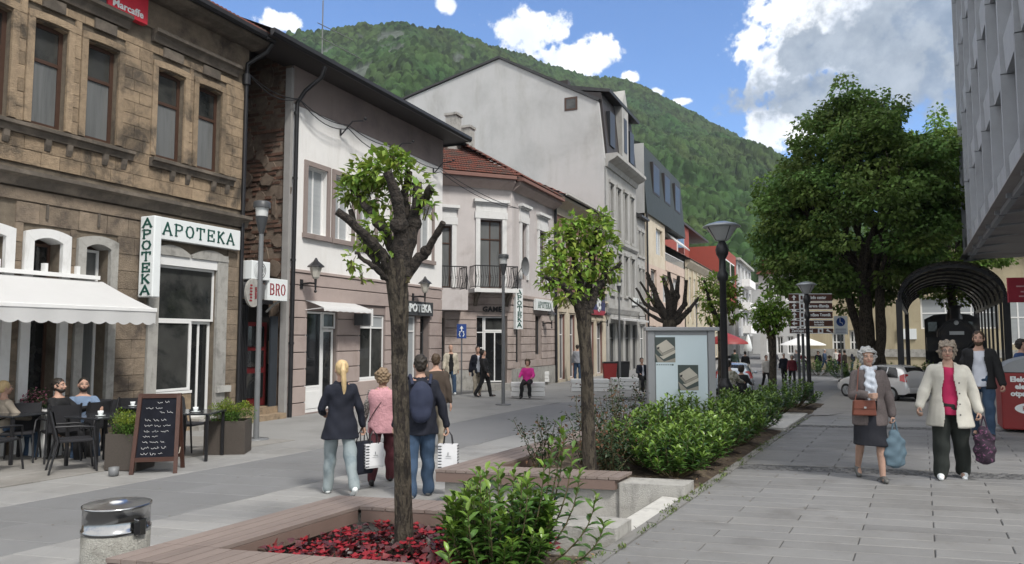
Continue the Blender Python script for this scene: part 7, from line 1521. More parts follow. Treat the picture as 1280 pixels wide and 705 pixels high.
class Fig:
    """a posed skeleton facing -Y; lengths for a 1.70 m figure, scaled afterwards"""
    def __init__(s, pose, seat=None, fat=1.0, sh=.185):
        s.fat = fat; z0 = pose.get('pelvis', .93); ln = radians(pose.get('lean', 0)); s.pel = Vector((0, 0, z0)); U = lambda h, x=0, y=0: s.pel+rotx(Vector((x, y, h)), ln)
        s.U = U; s.waist = U(.14); s.chest = U(.34); s.neck0 = U(.50, 0, .01); s.neck1 = U(.575, 0, -.005); s.head = U(.672, 0, -.018); s.ln = ln
        s.arm = {}; s.leg = {}
        for sd, k in ((1, 'L'), (-1, 'R')):
            sh_ = U(.455, sd*sh*(1+.25*(fat-1))); sw, ab, eb, tw = pose.get('arm'+k, (0, 8, 12, 0)); a, c, e, w = radians(sw), radians(ab), radians(eb), radians(tw)
            d1 = Vector((sd*sin(c), -sin(a)*cos(c), -cos(a)*cos(c))); el = sh_+d1*.285
            d2 = Vector((sd*sin(c-w), -sin(a+e)*cos(c-w), -cos(a+e)*cos(c-w))); d2.normalize(); wr = el+d2*.245; s.arm[k] = (sh_, el, wr, d2, sd)
            th, kb, out = pose.get('leg'+k, (0, 4, 2)); t, kk, oo = radians(th), radians(kb), radians(out)
            hp = s.pel+Vector((sd*.088, 0, -.02)); d1 = Vector((sd*sin(oo), -sin(t)*cos(oo), -cos(t)*cos(oo))); kn = hp+d1*.425
            d2 = Vector((sd*sin(oo)*.6, -sin(t-kk), -cos(t-kk))); an = kn+d2*.405; s.leg[k] = (hp, kn, an, d2, sd, t-kk)
        s.low = min(s.leg['L'][2].z, s.leg['R'][2].z)-.075
    def body(s, voxel, near, curl=35):
        b = MB(); f = s.fat; U = s.U
        for h, rx, ry in ((-.06, .155, .11), (.04, .16, .115), (.14, .135, .10), (.26, .15, .11), (.36, .165, .115), (.44, .15, .095), (.50, .07, .065)): b.ball(U(h), 1, 10, sx=rx*f*.95, sy=ry*f*.95, sz=.085)
        capsule(b, s.neck0-Vector((0, 0, .03)), s.neck1, .060, .052); H = s.head; L_ = lambda x, y, z: H+rotx(Vector((x, y, z)), s.ln)
        b.ball(L_(0, .012, .025), 1, 16, sx=.076, sy=.096, sz=.092); b.ball(L_(0, -.018, -.03), 1, 14, sx=.062, sy=.075, sz=.085); b.ball(L_(0, -.055, -.085), 1, 8, sx=.032, sy=.028, sz=.026)
        if near:
            capsule(b, L_(0, -.086, .008), L_(0, -.112, -.028), .009, .014, 8); b.ball(L_(0, -.097, -.033), 1, 6, sx=.019, sy=.014, sz=.011)
            for sd in (-1, 1): b.ball(L_(sd*.078, .012, -.01), 1, 8, sx=.012, sy=.020, sz=.032); b.ball(L_(sd*.034, -.072, -.028), 1, 8, sx=.026, sy=.020, sz=.024); capsule(b, L_(sd*.014, -.088, .022), L_(sd*.048, -.078, .024), .009, .008, 6)
            capsule(b, L_(-.02, -.089, -.057), L_(.02, -.089, -.057), .009, .009, 6)
        for k in 'LR':
            sh_, el, wr, d2, sd = s.arm[k]; capsule(b, sh_+Vector((-sd*.035, 0, -.04)), el, .046*f, .039*f); capsule(b, el, wr, .038*f, .026); s.hand(b, wr, d2, sd, near, curl)
            hp, kn, an, dl, sd, fa = s.leg[k]; capsule(b, hp, kn, .082*f, .056*f, 12); capsule(b, kn, kn.lerp(an, .35), .052, .054*f); capsule(b, kn.lerp(an, .35), an, .052*f, .035); capsule(b, an-Vector((0, 0, .03)), an+rotx(Vector((0, -.13, -.045)), -fa*.5), .032, .028)
        return b
    def hand(s, b, wr, d, sd, near, curl):
        side = Vector((0, 1, 0)) if abs(d.y) < .8 else Vector((0, 0, 1)); inn = Vector((-sd, 0, 0)); fwd = d.cross(inn).normalized(); fwd = fwd if fwd.y < 0 else -fwd; pal = wr+d*.055
        inn = (inn-d*inn.dot(d)).normalized()
        for q in (-.022, 0, .022): capsule(b, wr+d*.015+fwd*q*.6, wr+d*.085+fwd*q, .016, .015, 8)
        if not near: capsule(b, wr+d*.08, wr+d*.15+inn*.02, .028, .018, 8); return
        for i, (q, L) in enumerate(((-.031, .060), (-.011, .072), (.010, .076), (.030, .068))):
            a0 = wr+d*.088+fwd*q; c = radians(curl*(1+.12*i)); d1 = (d*cos(c)+inn*sin(c)); a1 = a0+d1*L*.45; d2 = (d*cos(2.1*c)+inn*sin(2.1*c)); a2 = a1+d2*L*.35; d3 = (d*cos(3*c)+inn*sin(3*c)); a3 = a2+d3*L*.25
            capsule(b, a0, a1, .0100, .0092, 7); capsule(b, a1, a2, .0092, .0086, 7); capsule(b, a2, a3, .0086, .0074, 7)
        t0 = wr+d*.03+fwd*.022+inn*.01; t1 = t0+(d*.6+fwd*.6+inn*.45).normalized()*.042; t2 = t1+(d*.85+fwd*.15+inn*.5).normalized()*.032; capsule(b, t0, t1, .013, .011, 7); capsule(b, t1, t2, .011, .009, 7)
def person(label, pos, rz, H, pose, wear, near=False, fat=1.0, vox=.012, skin=None, seed=1, group=None, look=None, curl=35):
    fg = Fig(pose, fat=fat, sh=wear.get('sh', .185)); P = thing('person', label, 'person', pos, rz, group); k = H/1.70; U = fg.U
    vx = .0075 if near else vox; lift = -fg.low if not pose.get('seated') else 0
    def put(b, name, m_, voxel=None, sm=3, fold=0, cut=None, fs=7.0):
        me = organic(b, name, voxel or vx*1.25, m_, sm, fold, seed, cut, fs); o = bpy.data.objects.new(name, me); COL.objects.link(o); o.parent = P; o.scale = (k, k, k); o.location = (0, 0, lift*k); return o
    sk = skin or SKIN
    put(fg.body(vx, near, curl), 'body', sk, vx, 2)
    def torso(b, hem, ex, top=.475, flare=0.0):
        prof = [(-.30, .175, .13), (-.16, .172, .125), (-.06, .168, .120), (.04, .158, .114), (.14, .142, .106), (.26, .158, .112), (.36, .178, .118), (.42, .180, .108), (.465, .13, .085)]
        sec = []
        f = fg.fat
        def at(h):
            for a, c in zip(prof[:-1], prof[1:]):
                if a[0] <= h <= c[0]: u = (h-a[0])/(c[0]-a[0]); return a[1]+(c[1]-a[1])*u, a[2]+(c[2]-a[2])*u
            return prof[0][1:] if h < prof[0][0] else prof[-1][1:]
        n = 12
        for i in range(n+1):
            h = hem+(top-hem)*i/n; rx, ry = at(h); e = ex+flare*max(0, (.2-h)); c = U(h); sec.append((c.x, c.y, c.z, rx*f+e, ry*f+e))
        loft(b, sec, 22)
    def sleeves(b, ex, to=1.0):
        for q in 'LR':
            sh_, el, wr, d2, sd = fg.arm[q]; capsule(b, sh_+Vector((-sd*.022, 0, -.022)), el, .054*fg.fat+ex*.7, .048*fg.fat+ex*.7, 12)
            if to > .5: e = el.lerp(wr, min(1, to)); capsule(b, el, e, .048*fg.fat+ex*.8, .034+ex*.8, 12)
            capsule(b, U(.458, sd*.05), sh_+Vector((-sd*.03, 0, -.022)), .045+ex*.6, .048+ex*.6, 10)
    w = wear
    if 'shirt' in w:
        b = MB(); torso(b, w.get('shirt_hem', -.10), .008); sleeves(b, .006, w.get('shirt_sleeve', .3)) if not w.get('jacket') else None; put(b, 'shirt', w['shirt'], fold=.004, fs=8)
    if 'trousers' in w:
        b = MB(); e = w.get('loose', .015)
        for q in 'LR':
            hp, kn, an, dl, sd, fa = fg.leg[q]; capsule(b, hp+Vector((0, 0, .03)), kn, .098*fg.fat+e*.6, .064+e, 14); capsule(b, kn, an+Vector((0, 0, -.0 if not w.get('cropped') else .06)), .062+e, .048+e*1.1, 14)
        for h in (.0, .035): b.ball(U(h-.04), 1, 10, sx=.165*fg.fat, sy=.125*fg.fat, sz=.09)
        put(b, 'trousers', w['trousers'], fold=.007, fs=6)
    if 'skirt' in w:
        b = MB(); sec = []; 
        for i in range(9): u = i/8; z = fg.pel.z+.10-(.10+w.get('skirt_len', .50))*u; sec.append((0, -.02*u, z, .150*fg.fat+.055*u, .115*fg.fat+.075*u))
        loft(b, sec, 24); put(b, 'skirt', w['skirt'], fold=.009, fs=5)
    for q in 'LR':                                             # shoes with soles
        hp, kn, an, dl, sd, fa = fg.leg[q]; b = MB(); r = lambda y, z: an+rotx(Vector((sd*.01*(1 if y < 0 else 0), y, z)), -fa*.75)
        capsule(b, r(.025, -.035), r(-.06, -.038), .040, .044, 12); capsule(b, r(-.06, -.042), r(-.155, -.05), .044, .033, 12); 
        if w.get('boots'): capsule(b, r(0, .03), r(.0, -.02), .048, .045)
        o = put(b, 'shoe', w.get('shoe', M['black_metal']), min(.010, vx*1.3) if near else vx, 2)
        if w.get('sole'):
            b = MB(); capsule(b, r(.02, -.066), r(-.15, -.070), .036, .032, 10); [b.v.__setitem__(i, (v[0], v[1], v[2])) for i, v in enumerate(b.v)]; put(b, 'sole', w['sole'], .011, 1)
    if 'jacket' in w:
        b = MB(); ex = w.get('puff', .024); torso(b, w.get('hem', -.20), ex, .485, w.get('flare', .02)); 
        if w.get('sleeve', 1) > 0: sleeves(b, w.get('arm_ex', .012), w.get('sleeve', .97))
        if w.get('collar'):
            for i in range(10): a_ = 2*pi*i/10; b.ball(U(.50, .072*cos(a_), .068*sin(a_)-.01), .026, 6)
        op = w.get('open'); cut = None
        if op:
            def cut(c, op=op):
                h = c.z-fg.pel.z; wd = op*(1.0 if h < .25 else max(.25, 1-(h-.25)*1.0)); y0 = U(max(0, h)).y
                return abs(c.x) < wd+.012*sin(h*14+c.x*3) and c.y < y0-.03 and h < .53
        o = put(b, 'jacket' if w.get('sleeve', 1) > 0 else 'vest', w['jacket'], fold=w.get('fold', .006), cut=cut, fs=w.get('fs', 7))
        if op: so_ = o.modifiers.new('cloth', 'SOLIDIFY'); so_.thickness = -.012; so_.offset = -1
        if w.get('sleeve', 1) == 0 and 'undersleeve' in w: b = MB(); sleeves(b, .004, .95); put(b, 'sleeve', w['undersleeve'], fold=.004)
        if w.get('quilt'):                                     # stitched channels
            for i in range(int(w['quilt'])):
                h = w.get('hem', -.2)+.05+i*.052; c = U(h); b = MB(); 
        if w.get('buttons'):
            for i in range(4): c = U(.28-.13*i, w['open']+.035, -.135*fg.fat-ex-.012); b = MB(); b.ball(Vector(c)*k+Vector((0, 0, lift*k)), .009, 6); b.build('button', M['dark_metal'], P)
        if w.get('lapel'):
            for sd in (-1, 1):
                b = MB(); ps = [U(.50, sd*.045, -.075), U(.40, sd*.115, -.155), U(.28, sd*.085, -.172), U(.20, sd*(w.get('open') or .05)*.9, -.165), U(.36, sd*.045, -.150)]; ps = [Vector(p)*k+Vector((0, 0, lift*k)) for p in ps]
                b.prism([(p.x, p.z) for p in (ps if sd < 0 else ps[::-1])], -.0, .008, 'y'); bb = MB(); n = len(ps); bb.v = [tuple(p) for p in ps]+[(p.x, p.y+.012, p.z) for p in ps]; bb.f = [tuple(range(n)), tuple(range(n, 2*n))[::-1]]+[(i, (i+1) % n, n+(i+1) % n, n+i) for i in range(n)]; bb.m = [0]*len(bb.f); bb.smooth = [False]*len(bb.f); bb.build('lapel', w['jacket'], P)
    # hair
    hc = w.get('hair'); H_ = fg.head; L_ = lambda x, y, z: H_+rotx(Vector((x, y, z)), fg.ln)
    if hc is not None:
        b = MB(); st = w.get('style', 'short'); g = {'short': .006, 'curly': .022, 'bob': .018, 'pony': .008, 'buzz': .003}[st]
        b.ball(L_(0, .022, .035), 1, 16, sx=.078+g, sy=.094+g, sz=.090+g)
        if st in ('short', 'buzz'): b.ball(L_(0, .05, -.01), 1, 12, sx=.070+g, sy=.062+g, sz=.075)
        if st in ('curly', 'bob'):
            b.ball(L_(0, .045, -.02), 1, 12, sx=.082+g, sy=.070+g, sz=.085+g*.5)
            for i in range(26): a_ = R.uniform(-.35, pi+.35); e = R.uniform(-.5, 1.1); b.ball(L_((.078+g)*cos(a_)*cos(e), .02+(.090+g)*sin(a_)*cos(e), .03+.10*sin(e)), R.uniform(.018, .030), 6)
        if st == 'pony':
            b.ball(L_(0, .05, -.0), 1, 12, sx=.072, sy=.065, sz=.075); b.ball(L_(0, .105, .07), .034, 8); ps = [L_(0, .11, .07), L_(.01, .155, .0), L_(.0, .15, -.12), L_(-.012, .135, -.24), L_(-.01, .125, -.33)]; rr_ = [.028, .036, .036, .028, .010]
            for i in range(4): capsule(b, ps[i], ps[i+1], rr_[i], rr_[i+1])
        fr = -.048 if st != 'curly' else -.060
        put(b, 'hair', hc, max(.008, vx), 2, fold={'buzz': .001, 'short': .004, 'pony': .0008}.get(st, .008), fs=28, cut=lambda c: (c-L_(0, 0, 0)).y < fr and (c-L_(0, 0, 0)).z < .070-.2*abs(c.x) )
    if near and w.get('face', True):
        for sd in (-1, 1):
            b = MB(); b.ball(Vector(L_(sd*.031, -.0835, .006))*k+Vector((0, 0, lift*k)), .0105, 8, sz=.55); o = b.build('eye', mat('eye white', (.5, .48, .45), .3), P); b = MB(); b.ball(Vector(L_(sd*.031, -.092, .006))*k+Vector((0, 0, lift*k)), .0055, 6, sz=.8); b.build('iris', mat('dark iris', (.03, .02, .015), .2), o)
            b = MB(); b.tube([Vector(L_(sd*q, -.0935+.12*(q-.02)**1, .030+.004*sin((q-.014)*80)))*k+Vector((0, 0, lift*k)) for q in (.015, .03, .047)], .0035, 5); b.build('eyebrow', hc or M['bark'], P)
        b = MB(); b.tube([Vector(L_(q, -.0985+abs(q)*.25, -.057))*k+Vector((0, 0, lift*k)) for q in (-.024, -.01, .01, .024)], .0042, 5); b.build('mouth', mat('lips', (.33, .12, .10), .5), P)
        if w.get('glasses'):
            for sd in (-1, 1): b = MB(); b.tube([Vector(L_(sd*.033+.024*cos(2*pi*i/14), -.104, .004+.017*sin(2*pi*i/14)))*k+Vector((0, 0, lift*k)) for i in range(15)], .002, 5); b.tube([Vector(L_(sd*.056, -.10, .008))*k+Vector((0, 0, lift*k)), Vector(L_(sd*.08, .0, .01))*k+Vector((0, 0, lift*k))], .002, 4); b.build('glasses', M['dark_metal'], P)
        if w.get('beard'):
            b = MB(); b.ball(L_(0, -.040, -.078), 1, 10, sx=.058, sy=.058, sz=.045); b.ball(L_(0, -.01, -.06), 1, 10, sx=.071, sy=.06, sz=.035); put(b, 'beard', w['beard'], .008, 2, cut=lambda c: (c-L_(0, 0, 0)).z > -.040)
    P['k'] = k; del P['k']; info = {kk: P.matrix_basis @ (Vector(fg.arm[kk][2]+fg.arm[kk][3]*.10)*k+Vector((0, 0, lift*k))) for kk in 'LR'}
    mt_ = Matrix.Translation(Vector(pos)) @ Matrix.Rotation(rz, 4, 'Z'); info = {kk: mt_ @ (Vector(fg.arm[kk][2]+fg.arm[kk][3]*.10)*k+Vector((0, 0, lift*k))) for kk in 'LR'}
    info['W'] = lambda v: mt_ @ (Vector(v)*k+Vector((0, 0, lift*k))); info['fig'] = fg; info['P'] = P; return info
def face_cam(p, extra=0):                                      # heading that turns a figure's front towards the camera
    return atan2(-p.y, -p.x)+pi/2+radians(extra)
def away(p, extra=0): return face_cam(p, extra)+pi
navy = cloth('navy wool', (.008, .010, .019)); jean = cloth('light blue denim', (.235, .275, .285), col2=(.14, .18, .20), c2scale=4); jean2 = cloth('mid blue denim', (.040, .072, .125), col2=(.024, .045, .08), c2scale=4); blk = cloth('black cloth', (.012, .012, .013)); brn = cloth('dark brown cloth', (.055, .040, .030))
pink = cloth('pale pink quilt', (.55, .29, .32), bump=.8, bscale=30); wine = cloth('dark wine cloth', (.075, .018, .024)); white_c = cloth('off white cotton', (.52, .50, .44), col2=(.43, .41, .36), c2scale=3); magenta = cloth('crimson pink knit', (.42, .02, .085)); tweed = cloth('grey brown tweed', (.115, .095, .092), var=.4, scale=60); shirt_p = cloth('patterned pale shirt', (.46, .50, .56), var=.3, scale=30); lilac = cloth('white tee', (.60, .62, .68))
beige = cloth('beige linen', (.50, .45, .36)); khaki = cloth('khaki cotton', (.34, .30, .235)); leo = cloth('spotted black and white fabric', (.08, .075, .07), var=.5, scale=45, col2=(.35, .32, .3), c2=(.5, .55), c2scale=50)
h_blond = mat('blond hair', (.52, .38, .20), .5, .25, 40, stretch=(1, 1, .1)); h_grey = mat('grey hair', (.36, .36, .35), .6, .3, 40); h_dkbl = mat('dark blond hair', (.20, .14, .085), .6, .3, 40); h_dark = mat('dark hair', (.022, .017, .013), .6, .3, 40); h_brown = mat('brown hair', (.06, .038, .022), .6, .3, 40); h_gb = mat('grey brown hair', (.23, .19, .15), .6, .3, 40)
def shop_bag(label, hand, rz, w=.24, h=.30, d=.10, main=None, stripes=True):
    B_ = thing('shopping_bag', label, 'bag', (hand.x, hand.y, hand.z-h-.16), rz, None); m_ = main or mat('white paper bag', (.66, .66, .67), .6, .04, 5)
    b = MB(); ww = [(w*.46, d*.42), (w*.5, d*.5), (w*.5, d*.46), (w*.49, d*.40)]; rows = [[(-a, -c, z), (a, -c, z), (a, c, z), (-a, c, z)] for (a, c), z in zip(ww, (0, h*.1, h*.6, h))]; b.grid(rows, 0, False, True); b.face(rows[0][::-1]); b.face(rows[-1]); b.build('bag_body', m_, B_)
    for sy in (-1, 1): b = MB(); b.tube([(-w*.25, sy*d*.35, h-.03), (-w*.18, sy*d*.15, h+.10), (0, 0, h+.165), (w*.18, sy*d*.15, h+.10), (w*.25, sy*d*.35, h-.03)], .007, 5); b.build('handle', M['black_metal'], B_)
    if stripes:
        for sy in (-1, 1):
            for i in range(8): z = .02+i*.036; MB().face([(w*.5*.55, sy*(d*.505+.002), z), (w*.495, sy*(d*.505+.002), z+.012), (w*.495, sy*(d*.505+.002), z+.024), (w*.5*.55, sy*(d*.505+.002), z+.010)]); b = MB(); b.box(w*.30, w*.485, sy*(d*.5)-.001*0, sy*(d*.5+.003), z, z+.010); b.build('stripe', navy, B_)
            b = MB(); b.box(-.05, .03, sy*d*.5, sy*(d*.5+.003), h*.45, h*.455); b.box(-.045, .02, sy*d*.5, sy*(d*.5+.003), h*.52, h*.53); b.box(-.012, -.004, sy*d*.5, sy*(d*.5+.003), h*.56, h*.68); b.build('printed_mark', M['grey_metal'], B_)
        for sx in (-1, 1):
            for i in range(8): MB().box(sx*w*.497, sx*(w*.5+.003), -d*.4, d*.4, .03+i*.035, .042+i*.035).build('stripe', navy, B_)
    return B_
def street(px, py): q_ = gp(px, py, -.28); return Vector((q_.x, q_.y, gz(q_.x, q_.y)))
# --- the three walking away on the left
p = street(424, 618); A1 = person('blond woman with a long ponytail in navy blazer and light jeans, walking away with bags', p, away(p, 12), 1.65, dict(legL=(12, 6, 3), legR=(-18, 14, 2), armL=(8, 14, 62, 30), armR=(-4, 14, 14, 0), lean=-2), dict(collar=True, jacket=navy, hem=-.20, flare=.16, puff=.022, trousers=jean, loose=.016, shoe=M['signw'], hair=h_blond, style='pony', face=False, sh=.175), True, .92, seed=1)
p = street(477, 604); A2 = person('woman in pink quilted vest over spotted sleeves and wine trousers, walking away', p, away(p, -6), 1.52, dict(legL=(-16, 10, 2), legR=(14, 6, 2), armL=(5, 12, 20, 0), armR=(-6, 14, 16, 0), lean=-3), dict(jacket=pink, hem=-.16, puff=.036, sleeve=0, undersleeve=leo, collar=True, trousers=wine, shoe=M['black_metal'], hair=h_dkbl, style='bob', face=False, fold=.002, fs=9), True, 1.06, seed=2)
st_ = MB(); st_.tube([A2['W']((-.13, .06, 1.42)), A2['W']((-.04, .165, 1.30)), A2['W']((.10, .175, 1.10)), A2['W']((.20, .08, .94))], .006, 5); tag(st_.build('shoulder_strap', M['black_metal']), 'thin dark shoulder strap across the pink vest', 'strap')
p = street(524, 622); A3 = person('man in navy jacket and blue jeans with a dark backpack, walking away at the tree', p, away(p, 4), 1.72, dict(legL=(-8, 10, 2), legR=(10, 5, 2), armL=(4, 12, 12, 0), armR=(-8, 14, 10, 0), lean=-2), dict(collar=True, jacket=navy, hem=-.16, puff=.030, trousers=jean2, loose=.022, shoe=M['grey_metal'], hair=h_dark, style='short', face=False), True, 1.08, seed=3)
bp = MB(); W_ = A3['W']
capsule(bp, (-.0, .20, 1.05), (0, .21, 1.28), .115, .10, 12); bp.ball((0, .24, 1.05), 1, 10, sx=.12, sy=.075, sz=.13); bp.ball((0, .20, 1.18), 1, 10, sx=.15, sy=.10, sz=.24); me = organic(bp, 'backpack', .014, cloth('blue grey nylon', (.022, .028, .055)), 3, .003)
bpo = bpy.data.objects.new('backpack', me); COL.objects.link(bpo); bpo.parent = None; P3 = A3['P']; kk = 1.72/1.7; bpo.location = P3.location+Vector((0, 0, -A3['fig'].low*kk)); bpo.rotation_euler = P3.rotation_euler; bpo.scale = (kk, kk, kk); tag(bpo, 'blue grey backpack on the man in the navy jacket', 'backpack')
for sd in (-1, 1):
    b = MB(); b.tube([(sd*.10, .16, 1.37), (sd*.125, .03, 1.475), (sd*.14, -.12, 1.38), (sd*.15, -.13, 1.2)], .022, 6); o = b.build('strap', MATS['cloth blue grey nylon'], bpo)
shop_bag('white bag with dark stripes in the blond woman\'s hand', A1['R']+Vector((.09, .06, .02)), A1['P'].rotation_euler[2]+.2, .25, .30)
shop_bag('larger navy bag hanging beside the white one of the blond woman', A1['R']+Vector((-.02, -.02, .05)), A1['P'].rotation_euler[2]+.4, .25, .40, .14, navy, False)
shop_bag('white striped bag in the hand of the man with the backpack', A3['R']+Vector((0, 0, .03)), A3['P'].rotation_euler[2]-.3, .24, .30)
def mid(label, px, py, z, H, rot, pose, wear, fat=1.0, z_abs=None, seed=1, dep=None):
    if dep is not None: q_ = pt(px, 423, dep); p = Vector((q_.x, q_.y, z))
    else: p = gp(px, py, z)
    return person(label, p, (face_cam(p, rot)), H, pose, wear, False, fat, .016, seed=seed)
walk = dict(legL=(16, 6, 2), legR=(-16, 14, 2), armL=(-12, 8, 14, 0), armR=(14, 8, 18, 0)); walk2 = dict(legL=(-14, 12, 2), legR=(17, 6, 2), armL=(12, 8, 16, 0), armR=(-10, 8, 12, 0)); stand = dict(legL=(2, 3, 3), legR=(-3, 4, 3), armL=(2, 9, 12, 0), armR=(2, 9, 12, 0))
mid('man in brown jacket walking away beyond the backpack man', 544, 562, -.29, 1.68, 180, walk2, dict(jacket=brn, hem=-.10, trousers=khaki, hair=h_brown, style='short', shoe=M['black_metal']), 1.05, seed=4)
mid('bald man in beige blazer, black shirt and jeans walking towards us', 563, 493, -.37, 1.80, 8, walk, dict(jacket=beige, hem=-.22, open=.075, shirt=blk, trousers=jean2, shoe=M['signw'], hair=None), 1.08, seed=5)
mid('man in navy suit jacket and khaki trousers near the corner house door', 597, 495, -.40, 1.78, 10, walk2, dict(jacket=navy, hem=-.22, open=.05, shirt=lilac, trousers=khaki, hair=h_dark, style='short', shoe=M['black_metal']), seed=6)
mid('person all in black walking to the right before the corner house door', 606, 496, -.40, 1.66, 75, dict(walk, lean=-6), dict(jacket=blk, hem=-.2, trousers=blk, hair=h_dark, style='short'), seed=7)
sit = dict(pelvis=.50, seated=1, legL=(84, 84, 6), legR=(80, 78, 5), armL=(28, 12, 50, 15), armR=(28, 12, 50, 15), lean=-4)
q_ = gp(655, 497, -.40); person('woman in bright pink top sitting on the white trough', (q_.x+.03, q_.y+.2, -.44), face_cam(q_, -10), 1.66, dict(sit, pelvis=.60), dict(jacket=cloth('hot pink top', (.55, .03, .25)), hem=-.06, trousers=blk, hair=h_brown, style='bob'), False, 1.0, .016, seed=8)
mid('person in grey hoodie and jeans standing with their back to us by the brown house', 722, 476, -.46, 1.78, 170, stand, dict(jacket=cloth('grey jersey', (.27, .28, .31)), hem=-.08, puff=.035, trousers=jean2, hair=h_dark, style='short'), seed=9)
q_ = gp(803, 486, -.46); I_ = person('man in dark jacket sitting left of the display case', (q_.x, q_.y, -.48), face_cam(q_, 20), 1.74, sit, dict(jacket=navy, hem=-.1, shirt=lilac, open=.04, trousers=blk, hair=h_dark, style='short'), False, 1.0, .016, seed=10)
b_ = shop_bag('white plastic bag beside the man sitting left of the display case', Vector((q_.x-.35, q_.y-.1, .15)), .3, .3, .36, .12, None, False)
bn = thing('seat_block', 'low dark seat under the man left of the display case', 'bench', (q_.x, q_.y, -.5), face_cam(q_, 20)); MB().box(-.35, .35, -.15, .3, 0, .40).build('seat', M['conc'], bn)
# --- right hand pavement
p = gp(1090, 600, 0); O1 = person('old woman with grey hair, tweed jacket, pale scarf and dark knee-length skirt walking towards us', p, face_cam(p, 10), 1.53, dict(legL=(10, 6, 2), legR=(-14, 16, 2), armL=(-2, 10, 10, 0), armR=(14, 6, 78, 42), lean=-1), dict(jacket=tweed, hem=-.20, open=.055, puff=.022, shirt=shirt_p, skirt=cloth('navy black skirt', (.013, .014, .02)), skirt_len=.46, shoe=mat('grey leather', (.10, .10, .095), .5), hair=h_grey, style='curly', sh=.172), True, 1.02, skin=SKIN_OLD, seed=11, curl=40)
p1 = p; b = MB(); k1 = 1.53/1.7; W_ = O1['W']
for sd in (-1, 1): capsule(b, (sd*.03, -.10, 1.44), (sd*.035, -.155, 1.22), .035, .042, 10); capsule(b, (sd*.035, -.155, 1.22), (sd*.03, -.14, 1.05), .042, .022, 10)
capsule(b, (-.07, -.02, 1.455), (.07, -.02, 1.455), .04, .04)
me = organic(b, 'scarf', .010, cloth('pale blue grey scarf', (.52, .56, .62), var=.25, scale=30), 2, .007, fscale=15); o = bpy.data.objects.new('scarf', me); COL.objects.link(o); o.parent = O1['P']; o.scale = (k1,)*3; o.location = (0, 0, -O1['fig'].low*k1)
leather = mat('reddish brown leather', (.15, .045, .027), .45, .15, 12, .2, 90)
HB_ = thing('handbag', 'reddish brown leather handbag at the waist of the woman in tweed', 'bag', W_((-.10, -.21, .86)), O1['P'].rotation_euler[2]+.1); MB().prism([(-.13, 0), (.13, 0), (.115, .17), (-.115, .17)], -.035, .035, 'y').build('bag_body', leather, HB_, bevel=.014); MB().prism([(-.118, .08), (.118, .08), (.112, .178), (-.112, .178)], -.045, -.036, 'y').build('flap', leather, HB_, bevel=.003); MB().box(-.012, .012, -.052, -.046, .085, .105).build('clasp', M['rim'], HB_)
inv = HB_.matrix_basis.inverted(); b = MB(); lp = lambda v: (Matrix.Translation(HB_.location) @ Matrix.Rotation(HB_.rotation_euler[2], 4, 'Z')).inverted() @ W_(v); b.tube([(-.10, 0, .16), lp((-.17, -.17, 1.15)), lp((-.13, -.08, 1.45)), lp((-.08, .05, 1.48))], .006, 5); b.build('strap', leather, HB_)
def tote(label, hand, rz, w, h, m_, knot=False):
    T = thing('tote_bag', label, 'bag', (hand.x, hand.y, hand.z-h-.10), rz); b = MB(); secs = [(0, 0, .0, w*.12, w*.06), (0, 0, .03, w*.40, w*.16), (0, 0, h*.35, w*.5, w*.20), (0, 0, h*.7, w*.42, w*.16), (0, 0, h*.92, w*.22, w*.09), (0, 0, h, w*.12, w*.06)]; loft(b, secs, 20)
    me = organic(b, 'bag_body', .012, m_, 2, .007, 5, fscale=11); o = bpy.data.objects.new('bag_body', me); COL.objects.link(o); o.parent = T
    for sy in (-1, 1): b = MB(); b.tube([(sy*w*.14, 0, h*.93), (sy*w*.06, 0, h+.06), (0, 0, h+.115)], .009, 6); b.build('handle', m_, T)
    return T
tote('pale blue cloth bag hanging from the hand of the woman in tweed', O1['L']+Vector((.0, -.02, .02)), O1['P'].rotation_euler[2]+.5, .30, .44, cloth('pale blue cotton bag', (.095, .145, .18)))
p = gp(1191, 598, 0); O2 = person('older woman in cream coat over crimson top and dark trousers walking towards us', p, face_cam(p, 2), 1.60, dict(legL=(-8, 8, 3), legR=(9, 5, 3), armL=(-4, 13, 14, 0), armR=(10, 16, 20, 0), lean=-1), dict(jacket=white_c, hem=-.26, open=.072, puff=.024, arm_ex=.012, flare=.10, shirt=magenta, shirt_hem=-.12, trousers=cloth('black green trousers', (.018, .022, .019)), loose=.035, shoe=M['signw'], hair=h_gb, style='curly', buttons=True, lapel=False, collar=True, glasses=True, fold=.0045, fs=5), True, 1.08, skin=SKIN_OLD, seed=12)
tote('dark patterned cloth bag hanging from the hand of the woman in the cream coat', O2['L']+Vector((.02, -.03, .02)), O2['P'].rotation_euler[2], .24, .44, cloth('dark floral cotton', (.03, .018, .03), var=.4, scale=30, col2=(.16, .06, .12), c2=(.55, .6), c2scale=30))
p = gp(1229, 547, 0); O3 = person('young bearded man in black open jacket, white tee shirt and jeans', p, face_cam(p, -4), 1.76, dict(legL=(8, 6, 3), legR=(-12, 12, 3), armL=(4, 13, 14, 0), armR=(-6, 12, 12, 0), lean=-1), dict(jacket=blk, hem=-.12, open=.095, shirt=lilac, trousers=jean2, loose=.014, shoe=M['black_metal'], sole=M['signw'], hair=h_brown, style='short', beard=h_brown), True, 1.05, seed=13)
q_ = pt(1276, 423, 16.5); person('dark haired person in a blue shirt cut by the right edge behind the red container', (q_.x, q_.y, -.05), face_cam(q_, 60), 1.66, stand, dict(jacket=cloth('royal blue shirt', (.03, .06, .16)), hem=-.1, trousers=blk, hair=h_dark, style='bob'), False, 1.1, .018, seed=14)
